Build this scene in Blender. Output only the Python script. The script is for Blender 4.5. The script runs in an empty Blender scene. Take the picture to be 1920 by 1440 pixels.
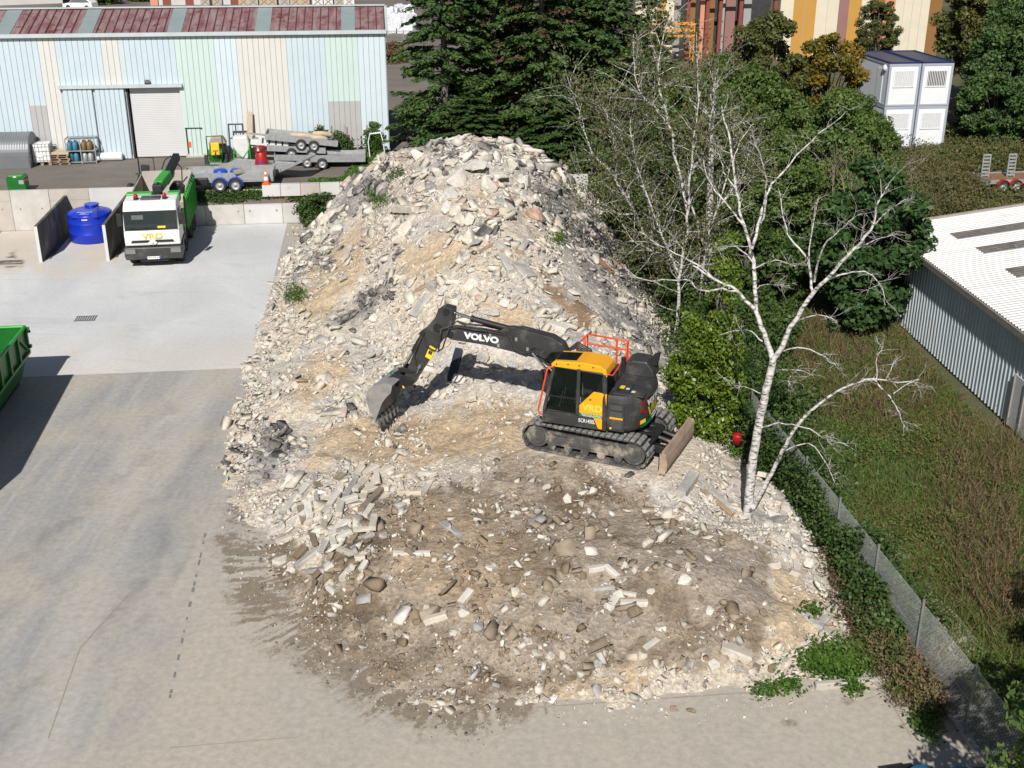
import bpy, bmesh, math, random
import numpy as np
from mathutils import Vector, Matrix, Euler

random.seed(7)
rng = np.random.default_rng(7)
scene = bpy.context.scene
COL = scene.collection
R = math.radians
PI = math.pi

# ------------------------------------------------------------------ camera
CAM_H, FPX, TILT = 15.5, 2204.0, R(22.66)
cd = bpy.data.cameras.new('camera')
cam = bpy.data.objects.new('camera', cd)
COL.objects.link(cam)
cam.location = (0, 0, CAM_H)
cam.rotation_euler = (R(90) - TILT, 0, 0)
cd.sensor_width = 36.0
cd.lens = FPX / 1920 * 36.0
cd.clip_start, cd.clip_end = 0.1, 3000
scene.camera = cam

# ------------------------------------------------------------------ sky + sun
SUN_EL, SUN_AZ = R(40), R(8)            # azimuth: shadows run towards +Y, a little towards +X
sun_dir = Vector((math.sin(SUN_AZ) * math.cos(SUN_EL), math.cos(SUN_AZ) * math.cos(SUN_EL), -math.sin(SUN_EL)))
w = bpy.data.worlds.new('World')
scene.world = w
w.use_nodes = True
nt = w.node_tree
sky = nt.nodes.new('ShaderNodeTexSky')
sky.sky_type = 'NISHITA'
sky.sun_disc = False
sky.sun_elevation = SUN_EL
sky.sun_rotation = R(180) + SUN_AZ
sky.air_density, sky.dust_density = 1.0, 1.0
bg = nt.nodes['Background']
nt.links.new(sky.outputs['Color'], bg.inputs['Color'])
bg.inputs['Strength'].default_value = 0.05
sl = bpy.data.lights.new('sun', 'SUN')
sl.energy, sl.angle, sl.color = 5.0, R(0.5), (1.0, 0.955, 0.89)
so = bpy.data.objects.new('sun', sl)
COL.objects.link(so)
so.location = (-10, -40, 60)
so.rotation_euler = sun_dir.to_track_quat('-Z', 'Y').to_euler()
scene.view_settings.view_transform = 'Standard'
scene.view_settings.look = 'None'
scene.view_settings.exposure = 0.06
scene.view_settings.gamma = 1.0

# ------------------------------------------------------------------ pixel -> world helpers (layout only)
cT, sT = math.cos(TILT), math.sin(TILT)
def ray(px, py):
    a, b = (px - 960) / FPX, (720 - py) / FPX
    return np.array([a, cT + b * sT, -sT + b * cT])
def P(px, py, z=0.0):
    d = ray(px, py)
    t = (z - CAM_H) / d[2]
    return Vector((d[0] * t, d[1] * t, z))
def PY(px, py, Y):
    d = ray(px, py)
    t = Y / d[1]
    return Vector((d[0] * t, Y, CAM_H + d[2] * t))
def proj_np(V):
    z = V[:, 2] - CAM_H
    zd = V[:, 1] * cT - z * sT
    u = V[:, 1] * sT + z * cT
    return np.stack([960 + FPX * V[:, 0] / zd, 720 - FPX * u / zd], 1)

# ------------------------------------------------------------------ numeric noise
def _h(ix, iy, seed):
    n = (ix.astype(np.int64) * 374761393 + iy.astype(np.int64) * 668265263 + seed * 974711) & 0xffffffff
    n = ((n ^ (n >> 13)) * 1274126177) & 0xffffffff
    return ((n ^ (n >> 16)) & 0xffff) / 65535.0
def vnoise(x, y, seed=0):
    ix, iy = np.floor(x), np.floor(y)
    fx, fy = x - ix, y - iy
    fx, fy = fx * fx * (3 - 2 * fx), fy * fy * (3 - 2 * fy)
    a = _h(ix, iy, seed); b = _h(ix + 1, iy, seed); c = _h(ix, iy + 1, seed); d = _h(ix + 1, iy + 1, seed)
    return (a * (1 - fx) + b * fx) * (1 - fy) + (c * (1 - fx) + d * fx) * fy
def fbm(x, y, oct=4, seed=0):
    s, a, t = 0, 1.0, 0
    for i in range(oct):
        s = s + a * vnoise(x * 2 ** i, y * 2 ** i, seed + i * 17)
        t += a; a *= 0.5
    return s / t
def sstep(a, b, x):
    t = np.clip((x - a) / (b - a), 0, 1)
    return t * t * (3 - 2 * t)
def in_poly(px, py, poly):
    ins = np.zeros(px.shape, bool)
    n = len(poly)
    for i in range(n):
        x0, y0 = poly[i]; x1, y1 = poly[(i + 1) % n]
        c = ((y0 > py) != (y1 > py)) & (px < (x1 - x0) * (py - y0) / ((y1 - y0) or 1e-9) + x0)
        ins ^= c
    return ins

# ------------------------------------------------------------------ materials
MATS = {}
def new_mat(name):
    m = bpy.data.materials.new(name)
    m.use_nodes = True
    MATS[name] = m
    return m, m.node_tree, m.node_tree.nodes['Principled BSDF']
def N(nt, t, **kw):
    n = nt.nodes.new(t)
    for k, v in kw.items(): setattr(n, k, v)
    return n
def mixc(nt, fac, a, b):
    n = nt.nodes.new('ShaderNodeMix'); n.data_type = 'RGBA'
    for i, v in ((0, fac), (6, a), (7, b)):
        if hasattr(v, 'links') or hasattr(v, 'is_linked'): nt.links.new(v, n.inputs[i])
        elif i == 0: n.inputs[0].default_value = v
        else: n.inputs[i].default_value = (*v, 1)
    return n.outputs[2]
def ramp(nt, fac, stops):
    n = nt.nodes.new('ShaderNodeValToRGB')
    e = n.color_ramp.elements
    while len(e) < len(stops): e.new(0.5)
    for el, (p, c) in zip(e, stops):
        el.position = p
        el.color = (*c, 1) if not isinstance(c, (int, float)) else (c, c, c, 1)
    nt.links.new(fac, n.inputs[0])
    return n.outputs[0]
def noise(nt, scale, detail=4, rough=0.55, vec=None, coord='Object', stretch=None, rot=None, dist=0.0):
    n = nt.nodes.new('ShaderNodeTexNoise')
    n.inputs['Scale'].default_value = scale; n.inputs['Detail'].default_value = detail
    n.inputs['Roughness'].default_value = rough; n.inputs['Distortion'].default_value = dist
    if vec is None:
        tc = nt.nodes.new('ShaderNodeTexCoord'); vec = tc.outputs[coord]
    if stretch or rot:
        mp = nt.nodes.new('ShaderNodeMapping')
        if rot: mp.inputs['Rotation'].default_value = rot
        if stretch: mp.inputs['Scale'].default_value = stretch
        nt.links.new(vec, mp.inputs[0]); vec = mp.outputs[0]
    nt.links.new(vec, n.inputs['Vector'])
    return n.outputs['Fac']
def bump(nt, bs, h, strength=0.3, dist=0.02):
    b = nt.nodes.new('ShaderNodeBump')
    b.inputs['Strength'].default_value = strength; b.inputs['Distance'].default_value = dist
    nt.links.new(h, b.inputs['Height']); nt.links.new(b.outputs[0], bs.inputs['Normal'])
def pmat(name, c, c2=None, scale=3.0, rough=0.6, metal=0.0, bmp=0.0, bscale=None, lo=0.35, hi=0.7, stretch=None, dust=None, dscale=1.2, dlo=0.5, dhi=0.75, spec=0.5):
    """painted / mineral surface: two-tone noise, optional dust or dirt patches of their own colour, optional bump"""
    m, nt, bs = new_mat(name)
    bs.inputs['Roughness'].default_value = rough; bs.inputs['Metallic'].default_value = metal
    bs.inputs['Specular IOR Level'].default_value = spec
    c2 = c2 or tuple(x * 0.8 for x in c)
    f = noise(nt, scale, 5, 0.6, stretch=stretch)
    col = ramp(nt, f, [(lo, c), (hi, c2)])
    if dust:
        d = noise(nt, dscale, 6, 0.65)
        col = mixc(nt, ramp(nt, d, [(dlo, 0.0), (dhi, 1.0)]), col, dust)
    nt.links.new(col, bs.inputs['Base Color'])
    if bmp:
        bump(nt, bs, noise(nt, bscale or scale * 6, 4, 0.6), bmp)
    return m
def attr_node(nt, name):
    a = nt.nodes.new('ShaderNodeAttribute'); a.attribute_name = name
    return a
def leaf_mat(name, cols, patch=0.25, transl=0.3, rough=0.55, spec=0.35):
    """leaves: colour from clump noise plus a per-leaf random value; some light passes through"""
    m, nt, bs = new_mat(name)
    a = attr_node(nt, 'rnd').outputs['Fac']
    f = noise(nt, patch, 3, 0.6)
    add = N(nt, 'ShaderNodeMath', operation='MULTIPLY_ADD')
    nt.links.new(a, add.inputs[0]); add.inputs[1].default_value = 0.5
    nt.links.new(f, add.inputs[2])
    k = len(cols)
    col = ramp(nt, add.outputs[0], [(0.42 + 0.62 * i / max(1, k - 1), c) for i, c in enumerate(cols)])
    nt.links.new(col, bs.inputs['Base Color'])
    bs.inputs['Roughness'].default_value = rough; bs.inputs['Specular IOR Level'].default_value = spec
    tr = N(nt, 'ShaderNodeBsdfTranslucent'); nt.links.new(col, tr.inputs[0])
    mx = N(nt, 'ShaderNodeMixShader'); mx.inputs[0].default_value = transl
    out = nt.nodes['Material Output']
    nt.links.new(bs.outputs[0], mx.inputs[1]); nt.links.new(tr.outputs[0], mx.inputs[2])
    nt.links.new(mx.outputs[0], out.inputs['Surface'])
    return m

# ------------------------------------------------------------------ mesh helpers
class MB:
    """collects shapes into ONE mesh; several materials by slot"""
    def __init__(s): s.v, s.f, s.m, s.sm = [], [], [], []
    def add(s, vs, fs, mi=0, smooth=False):
        o = len(s.v)
        s.v += [tuple(v) for v in vs]
        for f in fs:
            s.f.append(tuple(i + o for i in f)); s.m.append(mi); s.sm.append(smooth)
        return s
    def box(s, c, d, mi=0, rot=None, taper=None):
        x, y, z = d[0] / 2, d[1] / 2, d[2] / 2
        tx, ty = taper or (1, 1)
        vs = [Vector(p) for p in ((-x, -y, -z), (x, -y, -z), (x, y, -z), (-x, y, -z), (-x * tx, -y * ty, z), (x * tx, -y * ty, z), (x * tx, y * ty, z), (-x * tx, y * ty, z))]
        if rot is not None:
            M = rot if isinstance(rot, Matrix) else Euler(rot).to_matrix()
            vs = [M @ v for v in vs]
        c = Vector(c)
        return s.add([v + c for v in vs], [(0, 3, 2, 1), (4, 5, 6, 7), (0, 1, 5, 4), (1, 2, 6, 5), (2, 3, 7, 6), (3, 0, 4, 7)], mi)
    def span(s, a, b, mi=0):
        a, b = Vector(a), Vector(b)
        return s.box((a + b) / 2, (abs(b.x - a.x), abs(b.y - a.y), abs(b.z - a.z)), mi)
    def cyl(s, p0, p1, r0, r1=None, n=16, mi=0, caps=True, smooth=True):
        p0, p1 = Vector(p0), Vector(p1)
        r1 = r0 if r1 is None else r1
        d = (p1 - p0).normalized()
        a = d.orthogonal().normalized(); b = d.cross(a)
        vs = []
        for p, r in ((p0, r0), (p1, r1)):
            vs += [p + (a * math.cos(2 * PI * i / n) + b * math.sin(2 * PI * i / n)) * r for i in range(n)]
        s.add(vs, [(i, (i + 1) % n, n + (i + 1) % n, n + i) for i in range(n)], mi, smooth)
        if caps:
            s.add(vs, [tuple(range(n - 1, -1, -1)), tuple(range(n, 2 * n))], mi)
        return s
    def tube(s, pts, rad, n=8, mi=0, caps=True):
        pts = [Vector(p) for p in pts]
        rad = rad if isinstance(rad, (list, tuple)) else [rad] * len(pts)
        vs, ref = [], None
        for i, p in enumerate(pts):
            d = (pts[min(i + 1, len(pts) - 1)] - pts[max(i - 1, 0)])
            d = d.normalized() if d.length > 1e-9 else Vector((0, 0, 1))
            a = d.orthogonal().normalized() if ref is None else (ref - d * ref.dot(d)).normalized()
            ref = a; b = d.cross(a)
            vs += [p + (a * math.cos(2 * PI * k / n) + b * math.sin(2 * PI * k / n)) * rad[i] for k in range(n)]
        fs = [(i * n + k, i * n + (k + 1) % n, (i + 1) * n + (k + 1) % n, (i + 1) * n + k) for i in range(len(pts) - 1) for k in range(n)]
        s.add(vs, fs, mi, True)
        if caps: s.add(vs, [tuple(range(n - 1, -1, -1)), tuple(range((len(pts) - 1) * n, len(pts) * n))], mi)
        return s
    def prism(s, pts, axis, a0, a1, mi=0):
        """2D outline extruded along axis ('x': pts are (y,z); 'y': (x,z); 'z': (x,y))"""
        def mk(p, a): return {'x': (a, p[0], p[1]), 'y': (p[0], a, p[1]), 'z': (p[0], p[1], a)}[axis]
        n = len(pts)
        vs = [mk(p, a0) for p in pts] + [mk(p, a1) for p in pts]
        area = sum(pts[i][0] * pts[(i + 1) % n][1] - pts[(i + 1) % n][0] * pts[i][1] for i in range(n))
        flip = (area > 0) == ((a1 > a0) != (axis == 'y'))
        fs = [tuple(range(n)), tuple(range(2 * n - 1, n - 1, -1))] + [(i, n + i, n + (i + 1) % n, (i + 1) % n) for i in range(n)]
        if flip: fs = [f[::-1] for f in fs]
        return s.add(vs, fs, mi)
    def lathe(s, prof, n=24, mi=0, c=(0, 0, 0)):
        c = Vector(c); vs = []
        for r, z in prof:
            vs += [c + Vector((r * math.cos(2 * PI * k / n), r * math.sin(2 * PI * k / n), z)) for k in range(n)]
        return s.add(vs, [(i * n + k, i * n + (k + 1) % n, (i + 1) * n + (k + 1) % n, (i + 1) * n + k) for i in range(len(prof) - 1) for k in range(n)], mi, True)
    def build(s, name, mats, parent=None, bevel=0, loc=None, rot=None, seg=2):
        me = bpy.data.meshes.new(name)
        me.from_pydata(s.v, [], s.f)
        mats = mats if isinstance(mats, (list, tuple)) else [mats]
        for m in mats: me.materials.append(MATS[m] if isinstance(m, str) else m)
        me.polygons.foreach_set('material_index', s.m)
        me.polygons.foreach_set('use_smooth', s.sm)
        me.update()
        o = bpy.data.objects.new(name, me)
        COL.objects.link(o)
        if parent is not None: o.parent = parent
        if loc is not None: o.location = loc
        if rot is not None: o.rotation_euler = rot
        if bevel:
            b = o.modifiers.new('bevel', 'BEVEL'); b.width = bevel; b.segments = seg; b.limit_method = 'ANGLE'; b.angle_limit = R(40)
            b.harden_normals = False
        return o
def np_mesh(name, V, F, mats, parent=None, rnd=None, mi=None, smooth=False, attrs=None, loc=None):
    """fast mesh from arrays; F (M,k); rnd: per-face random stored as attribute"""
    V = np.ascontiguousarray(V, dtype=np.float32); F = np.ascontiguousarray(F, dtype=np.int32)
    me = bpy.data.meshes.new(name)
    me.vertices.add(len(V)); me.vertices.foreach_set('co', V.ravel())
    k = F.shape[1]
    me.loops.add(F.size); me.loops.foreach_set('vertex_index', F.ravel())
    me.polygons.add(len(F))
    me.polygons.foreach_set('loop_start', np.arange(0, F.size, k, dtype=np.int32))
    me.polygons.foreach_set('loop_total', np.full(len(F), k, dtype=np.int32))
    mats = mats if isinstance(mats, (list, tuple)) else [mats]
    for m in mats: me.materials.append(MATS[m] if isinstance(m, str) else m)
    if mi is not None: me.polygons.foreach_set('material_index', np.asarray(mi, dtype=np.int32))
    if smooth: me.polygons.foreach_set('use_smooth', np.ones(len(F), bool))
    if rnd is not None:
        a = me.attributes.new('rnd', 'FLOAT', 'FACE'); a.data.foreach_set('value', np.asarray(rnd, dtype=np.float32))
    for an, av in (attrs or {}).items():
        av = np.asarray(av, dtype=np.float32)
        if av.ndim == 2:
            a = me.attributes.new(an, 'FLOAT_COLOR', 'POINT')
            a.data.foreach_set('color', np.concatenate([av, np.ones((len(av), 1), np.float32)], 1).ravel())
        else:
            a = me.attributes.new(an, 'FLOAT', 'POINT'); a.data.foreach_set('value', av)
    me.update(); me.validate()
    o = bpy.data.objects.new(name, me)
    COL.objects.link(o)
    if parent is not None: o.parent = parent
    if loc is not None: o.location = loc
    return o
def tag(o, label, cat, group=None, kind=None):
    o['label'] = label; o['category'] = cat
    if group: o['group'] = group
    o['kind'] = kind or 'thing'
    return o
def struct(o): o['kind'] = 'structure'; return o
def stuff(o, label=None, cat=None):
    o['kind'] = 'stuff'
    if label: o['label'] = label
    if cat: o['category'] = cat
    return o
def thing(name, label, cat, loc=(0, 0, 0), rz=0.0, group=None, sc=1.0):
    o = bpy.data.objects.new(name, None)
    COL.objects.link(o)
    o.empty_display_size = 0.2
    o.location = loc; o.rotation_euler = (0, 0, rz); o.scale = (sc, sc, sc)
    return tag(o, label, cat, group)
def copy_tree(o, parent=None):
    c = o.copy(); COL.objects.link(c)
    if parent is not None: c.parent = parent
    for ch in list(o.children): copy_tree(ch, c)
    return c
def dup(o, loc, rz=None, label=None, sc=None, group=None, name=None):
    c = copy_tree(o)
    c.location = loc
    if rz is not None: c.rotation_euler = (0, 0, rz)
    if sc is not None: c.scale = (sc, sc, sc) if isinstance(sc, (int, float)) else sc
    if label: c['label'] = label
    if group: c['group'] = group
    return c
def text_part(name, txt, mat, parent, M, size, bold=0.0, thick=0.002, align='CENTER', shear=0.0, xs=1.0):
    """lettering as a thin mesh; M maps text plane (x right, y up, z out) to the parent's space"""
    cu = bpy.data.curves.new(name, 'FONT')
    cu.body = txt; cu.size = size; cu.extrude = thick; cu.offset = bold; cu.align_x = align; cu.align_y = 'CENTER'; cu.shear = shear
    cu.resolution_u = 3
    tmp = bpy.data.objects.new('tmp', cu)
    COL.objects.link(tmp)
    dg = bpy.context.evaluated_depsgraph_get()
    me = bpy.data.meshes.new_from_object(tmp.evaluated_get(dg))
    bpy.data.objects.remove(tmp)
    me.transform(M @ Matrix.Diagonal((xs, 1, 1, 1)))
    me.materials.clear(); me.materials.append(MATS[mat])
    me.name = name
    o = bpy.data.objects.new(name, me)
    COL.objects.link(o); o.parent = parent
    return o
def plane_M(origin, right, up):
    r = Vector(right).normalized(); u = Vector(up); u = (u - r * u.dot(r)).normalized(); n = r.cross(u)
    M = Matrix.Identity(4)
    for i in range(3): M[i][0], M[i][1], M[i][2], M[i][3] = r[i], u[i], n[i], origin[i]
    return M
YAW = R(6.5)
EX, EY = Vector((math.cos(YAW), math.sin(YAW), 0)), Vector((-math.sin(YAW), math.cos(YAW), 0))

# ------------------------------------------------------------------ palette
pmat('bare_metal', (0.42, 0.43, 0.44), (0.28, 0.29, 0.30), 4, 0.38, 0.85, dust=(0.3, 0.27, 0.23), dlo=0.55, dhi=0.8)
pmat('galvanised', (0.40, 0.42, 0.43), (0.28, 0.29, 0.30), 5, 0.5, 0.35, dust=(0.32, 0.29, 0.25), dscale=2)
pmat('machine_grey', (0.032, 0.033, 0.035), (0.048, 0.048, 0.049), 2.5, 0.42, dust=(0.17, 0.155, 0.13), dscale=1.8, dlo=0.54, dhi=0.85)
pmat('machine_black', (0.012, 0.012, 0.013), (0.022, 0.022, 0.023), 3, 0.5, dust=(0.12, 0.11, 0.095), dlo=0.6, dhi=0.95)
pmat('vent_grey', (0.12, 0.118, 0.115), (0.08, 0.08, 0.08), 6, .6)
pmat('machine_yellow', (0.86, 0.40, 0.012), (0.78, 0.36, 0.012), 1.5, 0.34, dust=(0.55, 0.40, 0.2), dlo=0.66, dhi=0.95)
pmat('rail_orange', (0.72, 0.075, 0.015), (0.60, 0.06, 0.015), 4, 0.45)
pmat('track_rubber', (0.22, 0.222, 0.218), (0.14, 0.142, 0.142), 4, 0.85, dust=(0.42, 0.36, 0.28), dscale=3.0, dlo=0.56, dhi=0.8)
pmat('dusty_steel', (0.055, 0.055, 0.057), (0.12, 0.115, 0.105), 2.2, 0.65, dust=(0.42, 0.36, 0.28), dscale=2.2, dlo=0.5, dhi=0.7)
pmat('bucket_steel', (0.33, 0.325, 0.32), (0.20, 0.195, 0.19), 2.6, 0.42, 0.2, dust=(0.44, 0.39, 0.32), dscale=2.0, dlo=0.56, dhi=0.78)
pmat('blade_steel', (0.46, 0.335, 0.245), (0.30, 0.205, 0.145), 2.0, 0.55, 0.1, dust=(0.36, 0.30, 0.24), dscale=1.6, stretch=(1, 1, 3))
pmat('chrome', (0.75, 0.76, 0.78), (0.7, 0.7, 0.72), 3, 0.15, 1.0)
pmat('rubber', (0.018, 0.018, 0.019), (0.035, 0.034, 0.033), 6, 0.8, dust=(0.2, 0.18, 0.15), dlo=0.55, dhi=0.85)
pmat('white_paint', (0.78, 0.78, 0.77), (0.72, 0.72, 0.70), 2, 0.4, dust=(0.62, 0.58, 0.52), dlo=0.62, dhi=0.9)
pmat('letter_white', (0.82, 0.82, 0.82), (0.76, 0.76, 0.76), 5, 0.5)
pmat('letter_gold', (0.62, 0.50, 0.05), (0.56, 0.44, 0.04), 5, 0.5)
pmat('letter_dark', (0.03, 0.03, 0.035), (0.05, 0.05, 0.05), 5, 0.6)
pmat('letter_pale_green', (0.60, 0.62, 0.10), (0.5, 0.55, 0.08), 5, 0.5)
pmat('decal_green', (0.006, 0.17, 0.075), (0.006, 0.14, 0.06), 4, 0.4)
pmat('bright_green', (0.03, 0.36, 0.03), (0.025, 0.29, 0.03), 2, 0.4, dust=(0.12, 0.22, 0.07), dlo=0.58, dhi=0.85)
pmat('dark_green', (0.012, 0.16, 0.022), (0.01, 0.11, 0.018), 2, 0.42, dust=(0.10, 0.11, 0.06), dlo=0.6, dhi=0.9)
pmat('tank_blue', (0.008, 0.035, 0.46), (0.008, 0.03, 0.40), 1.6, 0.33, dust=(0.10, 0.13, 0.40), dlo=0.62, dhi=0.95)
pmat('fender_blue', (0.015, 0.07, 0.45), (0.012, 0.055, 0.36), 3, 0.4)
pmat('red_paint', (0.42, 0.018, 0.015), (0.30, 0.015, 0.013), 3, 0.35, dust=(0.35, 0.15, 0.1), dlo=0.6, dhi=0.9)
pmat('lamp_red', (0.40, 0.01, 0.012), (0.30, 0.008, 0.01), 8, 0.2)
pmat('sticker_yellow', (0.80, 0.62, 0.02), (0.7, 0.54, 0.02), 6, 0.5)
pmat('cone_orange', (0.80, 0.13, 0.03), (0.68, 0.10, 0.03), 6, 0.5, dust=(0.5, 0.3, 0.2), dlo=0.6, dhi=0.9)
pmat('seat_yellow', (0.80, 0.50, 0.01), (0.7, 0.43, 0.01), 4, 0.5)
pmat('timber', (0.36, 0.27, 0.18), (0.24, 0.17, 0.11), 5, 0.85, stretch=(1, 1, 6), bmp=0.3, bscale=20)
pmat('pale_timber', (0.52, 0.44, 0.33), (0.42, 0.34, 0.24), 5, 0.85)
pmat('old_wood', (0.25, 0.14, 0.07), (0.16, 0.085, 0.045), 6, 0.9)
pmat('plastic_white', (0.76, 0.77, 0.78), (0.68, 0.69, 0.70), 3, 0.45)
pmat('plastic_pale', (0.66, 0.68, 0.66), (0.55, 0.57, 0.55), 3, 0.5)
pmat('grey_panel', (0.38, 0.38, 0.37), (0.33, 0.33, 0.32), 2, 0.6)
pmat('navy', (0.012, 0.02, 0.11), (0.015, 0.02, 0.09), 3, 0.5)
def glass_mat(name, tint, alpha, rough=0.06):
    m, nt, bs = new_mat(name)
    bs.inputs['Base Color'].default_value = (*tint, 1); bs.inputs['Roughness'].default_value = rough
    bs.inputs['Specular IOR Level'].default_value = 0.6
    tr = N(nt, 'ShaderNodeBsdfTransparent'); tr.inputs[0].default_value = (*[0.55 + t for t in tint], 1)
    mx = N(nt, 'ShaderNodeMixShader'); mx.inputs[0].default_value = alpha
    nt.links.new(tr.outputs[0], mx.inputs[1]); nt.links.new(bs.outputs[0], mx.inputs[2])
    nt.links.new(mx.outputs[0], nt.nodes['Material Output'].inputs['Surface'])
glass_mat('cab_glass', (0.012, 0.024, 0.018), 0.24)
glass_mat('windscreen', (0.05, 0.065, 0.068), 0.5, 0.03)
glass_mat('lamp_glass', (0.35, 0.36, 0.37), 0.5)
# ================================================================== GROUND, MOUND
def UV(u, v, z=0.0): return Vector((u * EX.x + v * EY.x, u * EX.y + v * EY.y, z))
def uv_of(x, y): return x * EX.x + y * EX.y, x * EY.x + y * EY.y

# ---- height of the rubble mound: thin-plate surface through measured points
CP = []
for px, py, z in [
    # toe of the mound on the concrete, left side
    (590, 430, 0.02), (550, 470, 0.02), (514, 530, 0.02), (498, 595, 0.02), (480, 655, 0.02), (458, 725, 0.01), (445, 800, 0), (428, 880, 0), (445, 960, 0.02),
    (520, 1080, 0.02), (560, 1150, 0.02), (680, 1240, 0.02), (850, 1310, 0.02), (1000, 1310, 0.02), (1200, 1300, 0.02), (1400, 1285, 0.02), (1520, 1265, 0.02),
    (1630, 1190, 0.02), (1610, 1130, 0.03), (1560, 1040, 0.05), (1500, 950, 0.1),
    # front apron
    (700, 1180, .24), (850, 1230, .24), (1000, 1220, .42), (1200, 1210, .5), (1400, 1190, .46), (1500, 1150, .3), (800, 1100, .8), (1000, 1080, 1.0), (1200, 1080, 1.02), (1380, 1080, .9), (1480, 1080, .45),
    (650, 1060, .85), (620, 1005, .85), (665, 1035, .9), (600, 1060, .5), (800, 1000, .95), (1000, 960, .98), (1200, 960, 1.05), (1350, 960, .95), (1440, 970, .6), (570, 1000, .25),
    (480, 900, .2), (560, 900, .5), (680, 900, .8), (850, 880, 1.0), (1000, 880, 1.18), (1320, 880, 1.1), (1420, 900, .8), (1300, 940, 1.08),
    # shelf under the machine
    (1100, 850, 1.25), (1200, 830, 1.25), (1000, 800, 1.25), (1250, 860, 1.22), (900, 800, 1.15), (780, 790, .8), (700, 800, .55), (620, 800, .45), (560, 830, .35),
    (850, 750, 1.15), (960, 760, 1.25),
    # cut face behind the boom and the long back
    (800, 690, 1.35), (900, 690, 1.6), (1000, 690, 1.8), (860, 640, 2.1), (960, 640, 2.3), (1060, 640, 2.3), (900, 590, 2.65), (1020, 570, 2.75), (780, 600, 1.9), (700, 650, 1.1), (650, 700, .8), (1130, 600, 2.2), (1160, 680, 1.6), (1230, 700, 0.8),
    (560, 640, .75), (650, 560, 1.5), (760, 500, 2.8), (880, 500, 3.6), (1000, 480, 3.5), (1100, 520, 2.5), (1180, 590, 1.3),
    (630, 470, 1.3), (730, 430, 3.0), (880, 400, 4.5), (1000, 390, 4.0), (1070, 420, 2.9), (1130, 470, 1.7),
    (880, 330, 5.0), (980, 320, 4.7), (880, 272, 5.0), (960, 280, 4.75), (1030, 310, 4.1), (1060, 345, 3.2), (780, 285, 4.7), (710, 300, 3.6), (650, 345, 2.4), (615, 385, 1.3), (780, 340, 4.2), (700, 380, 2.9)]:
    p = P(px, py, z); CP.append((p.x, p.y, z))
for x, y, z in [(-12.2, 52, -.5), (-12.0, 58, -.3), (-11.4, 45, -.5), (-10.8, 38, -.5), (-10, 32, -.5), (-9.8, 27, -.4), (-8, 21, -.35), (-4, 18.0, -.35), (0, 18, -.4), (5, 18.5, -.4), (9.0, 21, -.4), (9.3, 25, -.5), (8.6, 29, -.5), (7.6, 34, -.2), (7.2, 40, -.3), (7.4, 46, -.3), (7.2, 52, -.2), (6.2, 57, 0),
                (4, 61, .6), (0, 63.5, 1.5), (-4, 63, 1.5), (-7.5, 61, 1.4), (-9, 59.5, 1.0), (-2, 57, 4.4), (1.5, 57, 3.6), (-5, 57.5, 3.6), (6.3, 29.6, .5), (6.6, 27.5, .45)]:
    CP.append((x, y, z))
CPa = np.array(CP)
def _tps(r2): return np.where(r2 > 1e-12, r2 * np.log(np.maximum(r2, 1e-12)) * 0.5, 0.0)
_n = len(CPa)
_A = np.zeros((_n + 3, _n + 3))
_d = CPa[:, None, :2] - CPa[None, :, :2]
_A[:_n, :_n] = _tps((_d ** 2).sum(-1)) + np.eye(_n) * 0.4
_A[:_n, _n] = 1; _A[:_n, _n + 1:] = CPa[:, :2]; _A[_n, :_n] = 1; _A[_n + 1:, :_n] = CPa[:, :2].T
_w = np.linalg.solve(_A, np.concatenate([CPa[:, 2], np.zeros(3)]))
EXC_X, EXC_Y, EXC_Z = 2.45, 29.9, 1.25
EXC_YAW = R(155.5)
def mound_exact(x, y):
    x = np.asarray(x, float); y = np.asarray(y, float); sh = x.shape
    x, y = x.ravel(), y.ravel()
    out = np.empty(len(x))
    for i in range(0, len(x), 20000):
        xx, yy = x[i:i + 20000], y[i:i + 20000]
        r2 = (xx[:, None] - CPa[None, :, 0]) ** 2 + (yy[:, None] - CPa[None, :, 1]) ** 2
        out[i:i + 20000] = _tps(r2) @ _w[:_n] + _w[_n] + _w[_n + 1] * xx + _w[_n + 2] * yy
    out = out + ((fbm(x * .9, y * .9, 3, 61) - .5) * .30 + (fbm(x * 3.1, y * 3.1, 2, 67) - .5) * .12) * sstep(-.45, -.1, out) * sstep(.9, .3, out)
    k = sstep(0.0, 0.6, out)
    # flattened bench under the tracks
    dx, dy = x - EXC_X, y - EXC_Y
    a = dx * math.cos(EXC_YAW) + dy * math.sin(EXC_YAW); b = -dx * math.sin(EXC_YAW) + dy * math.cos(EXC_YAW)
    q = np.maximum(np.abs(a + .3) - 2.0, 0) ** 2 + np.maximum(np.abs(b) - 1.3, 0) ** 2
    f = np.exp(-q / 0.35)
    nz = (fbm(x * 0.55, y * 0.55, 3, 3) - .5) * 0.5 + (fbm(x * 1.9, y * 1.9, 3, 9) - .5) * 0.2 + (fbm(x * 6, y * 6, 2, 21) - .5) * 0.05
    rough = np.where((y < 27.5), 0.75, 0.95)
    out = out + nz * k * rough * (1 - f)
    out = out * (1 - f) + f * (EXC_Z - 0.02 + (fbm(x * 5, y * 5, 2, 31) - .5) * 0.03)
    return out.reshape(sh)
GX, GY = np.arange(-12.4, 9.7, 0.085), np.arange(17.6, 64, 0.1)
Xg0, Yg0 = np.meshgrid(GX, GY)
HG = mound_exact(Xg0, Yg0)
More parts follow.
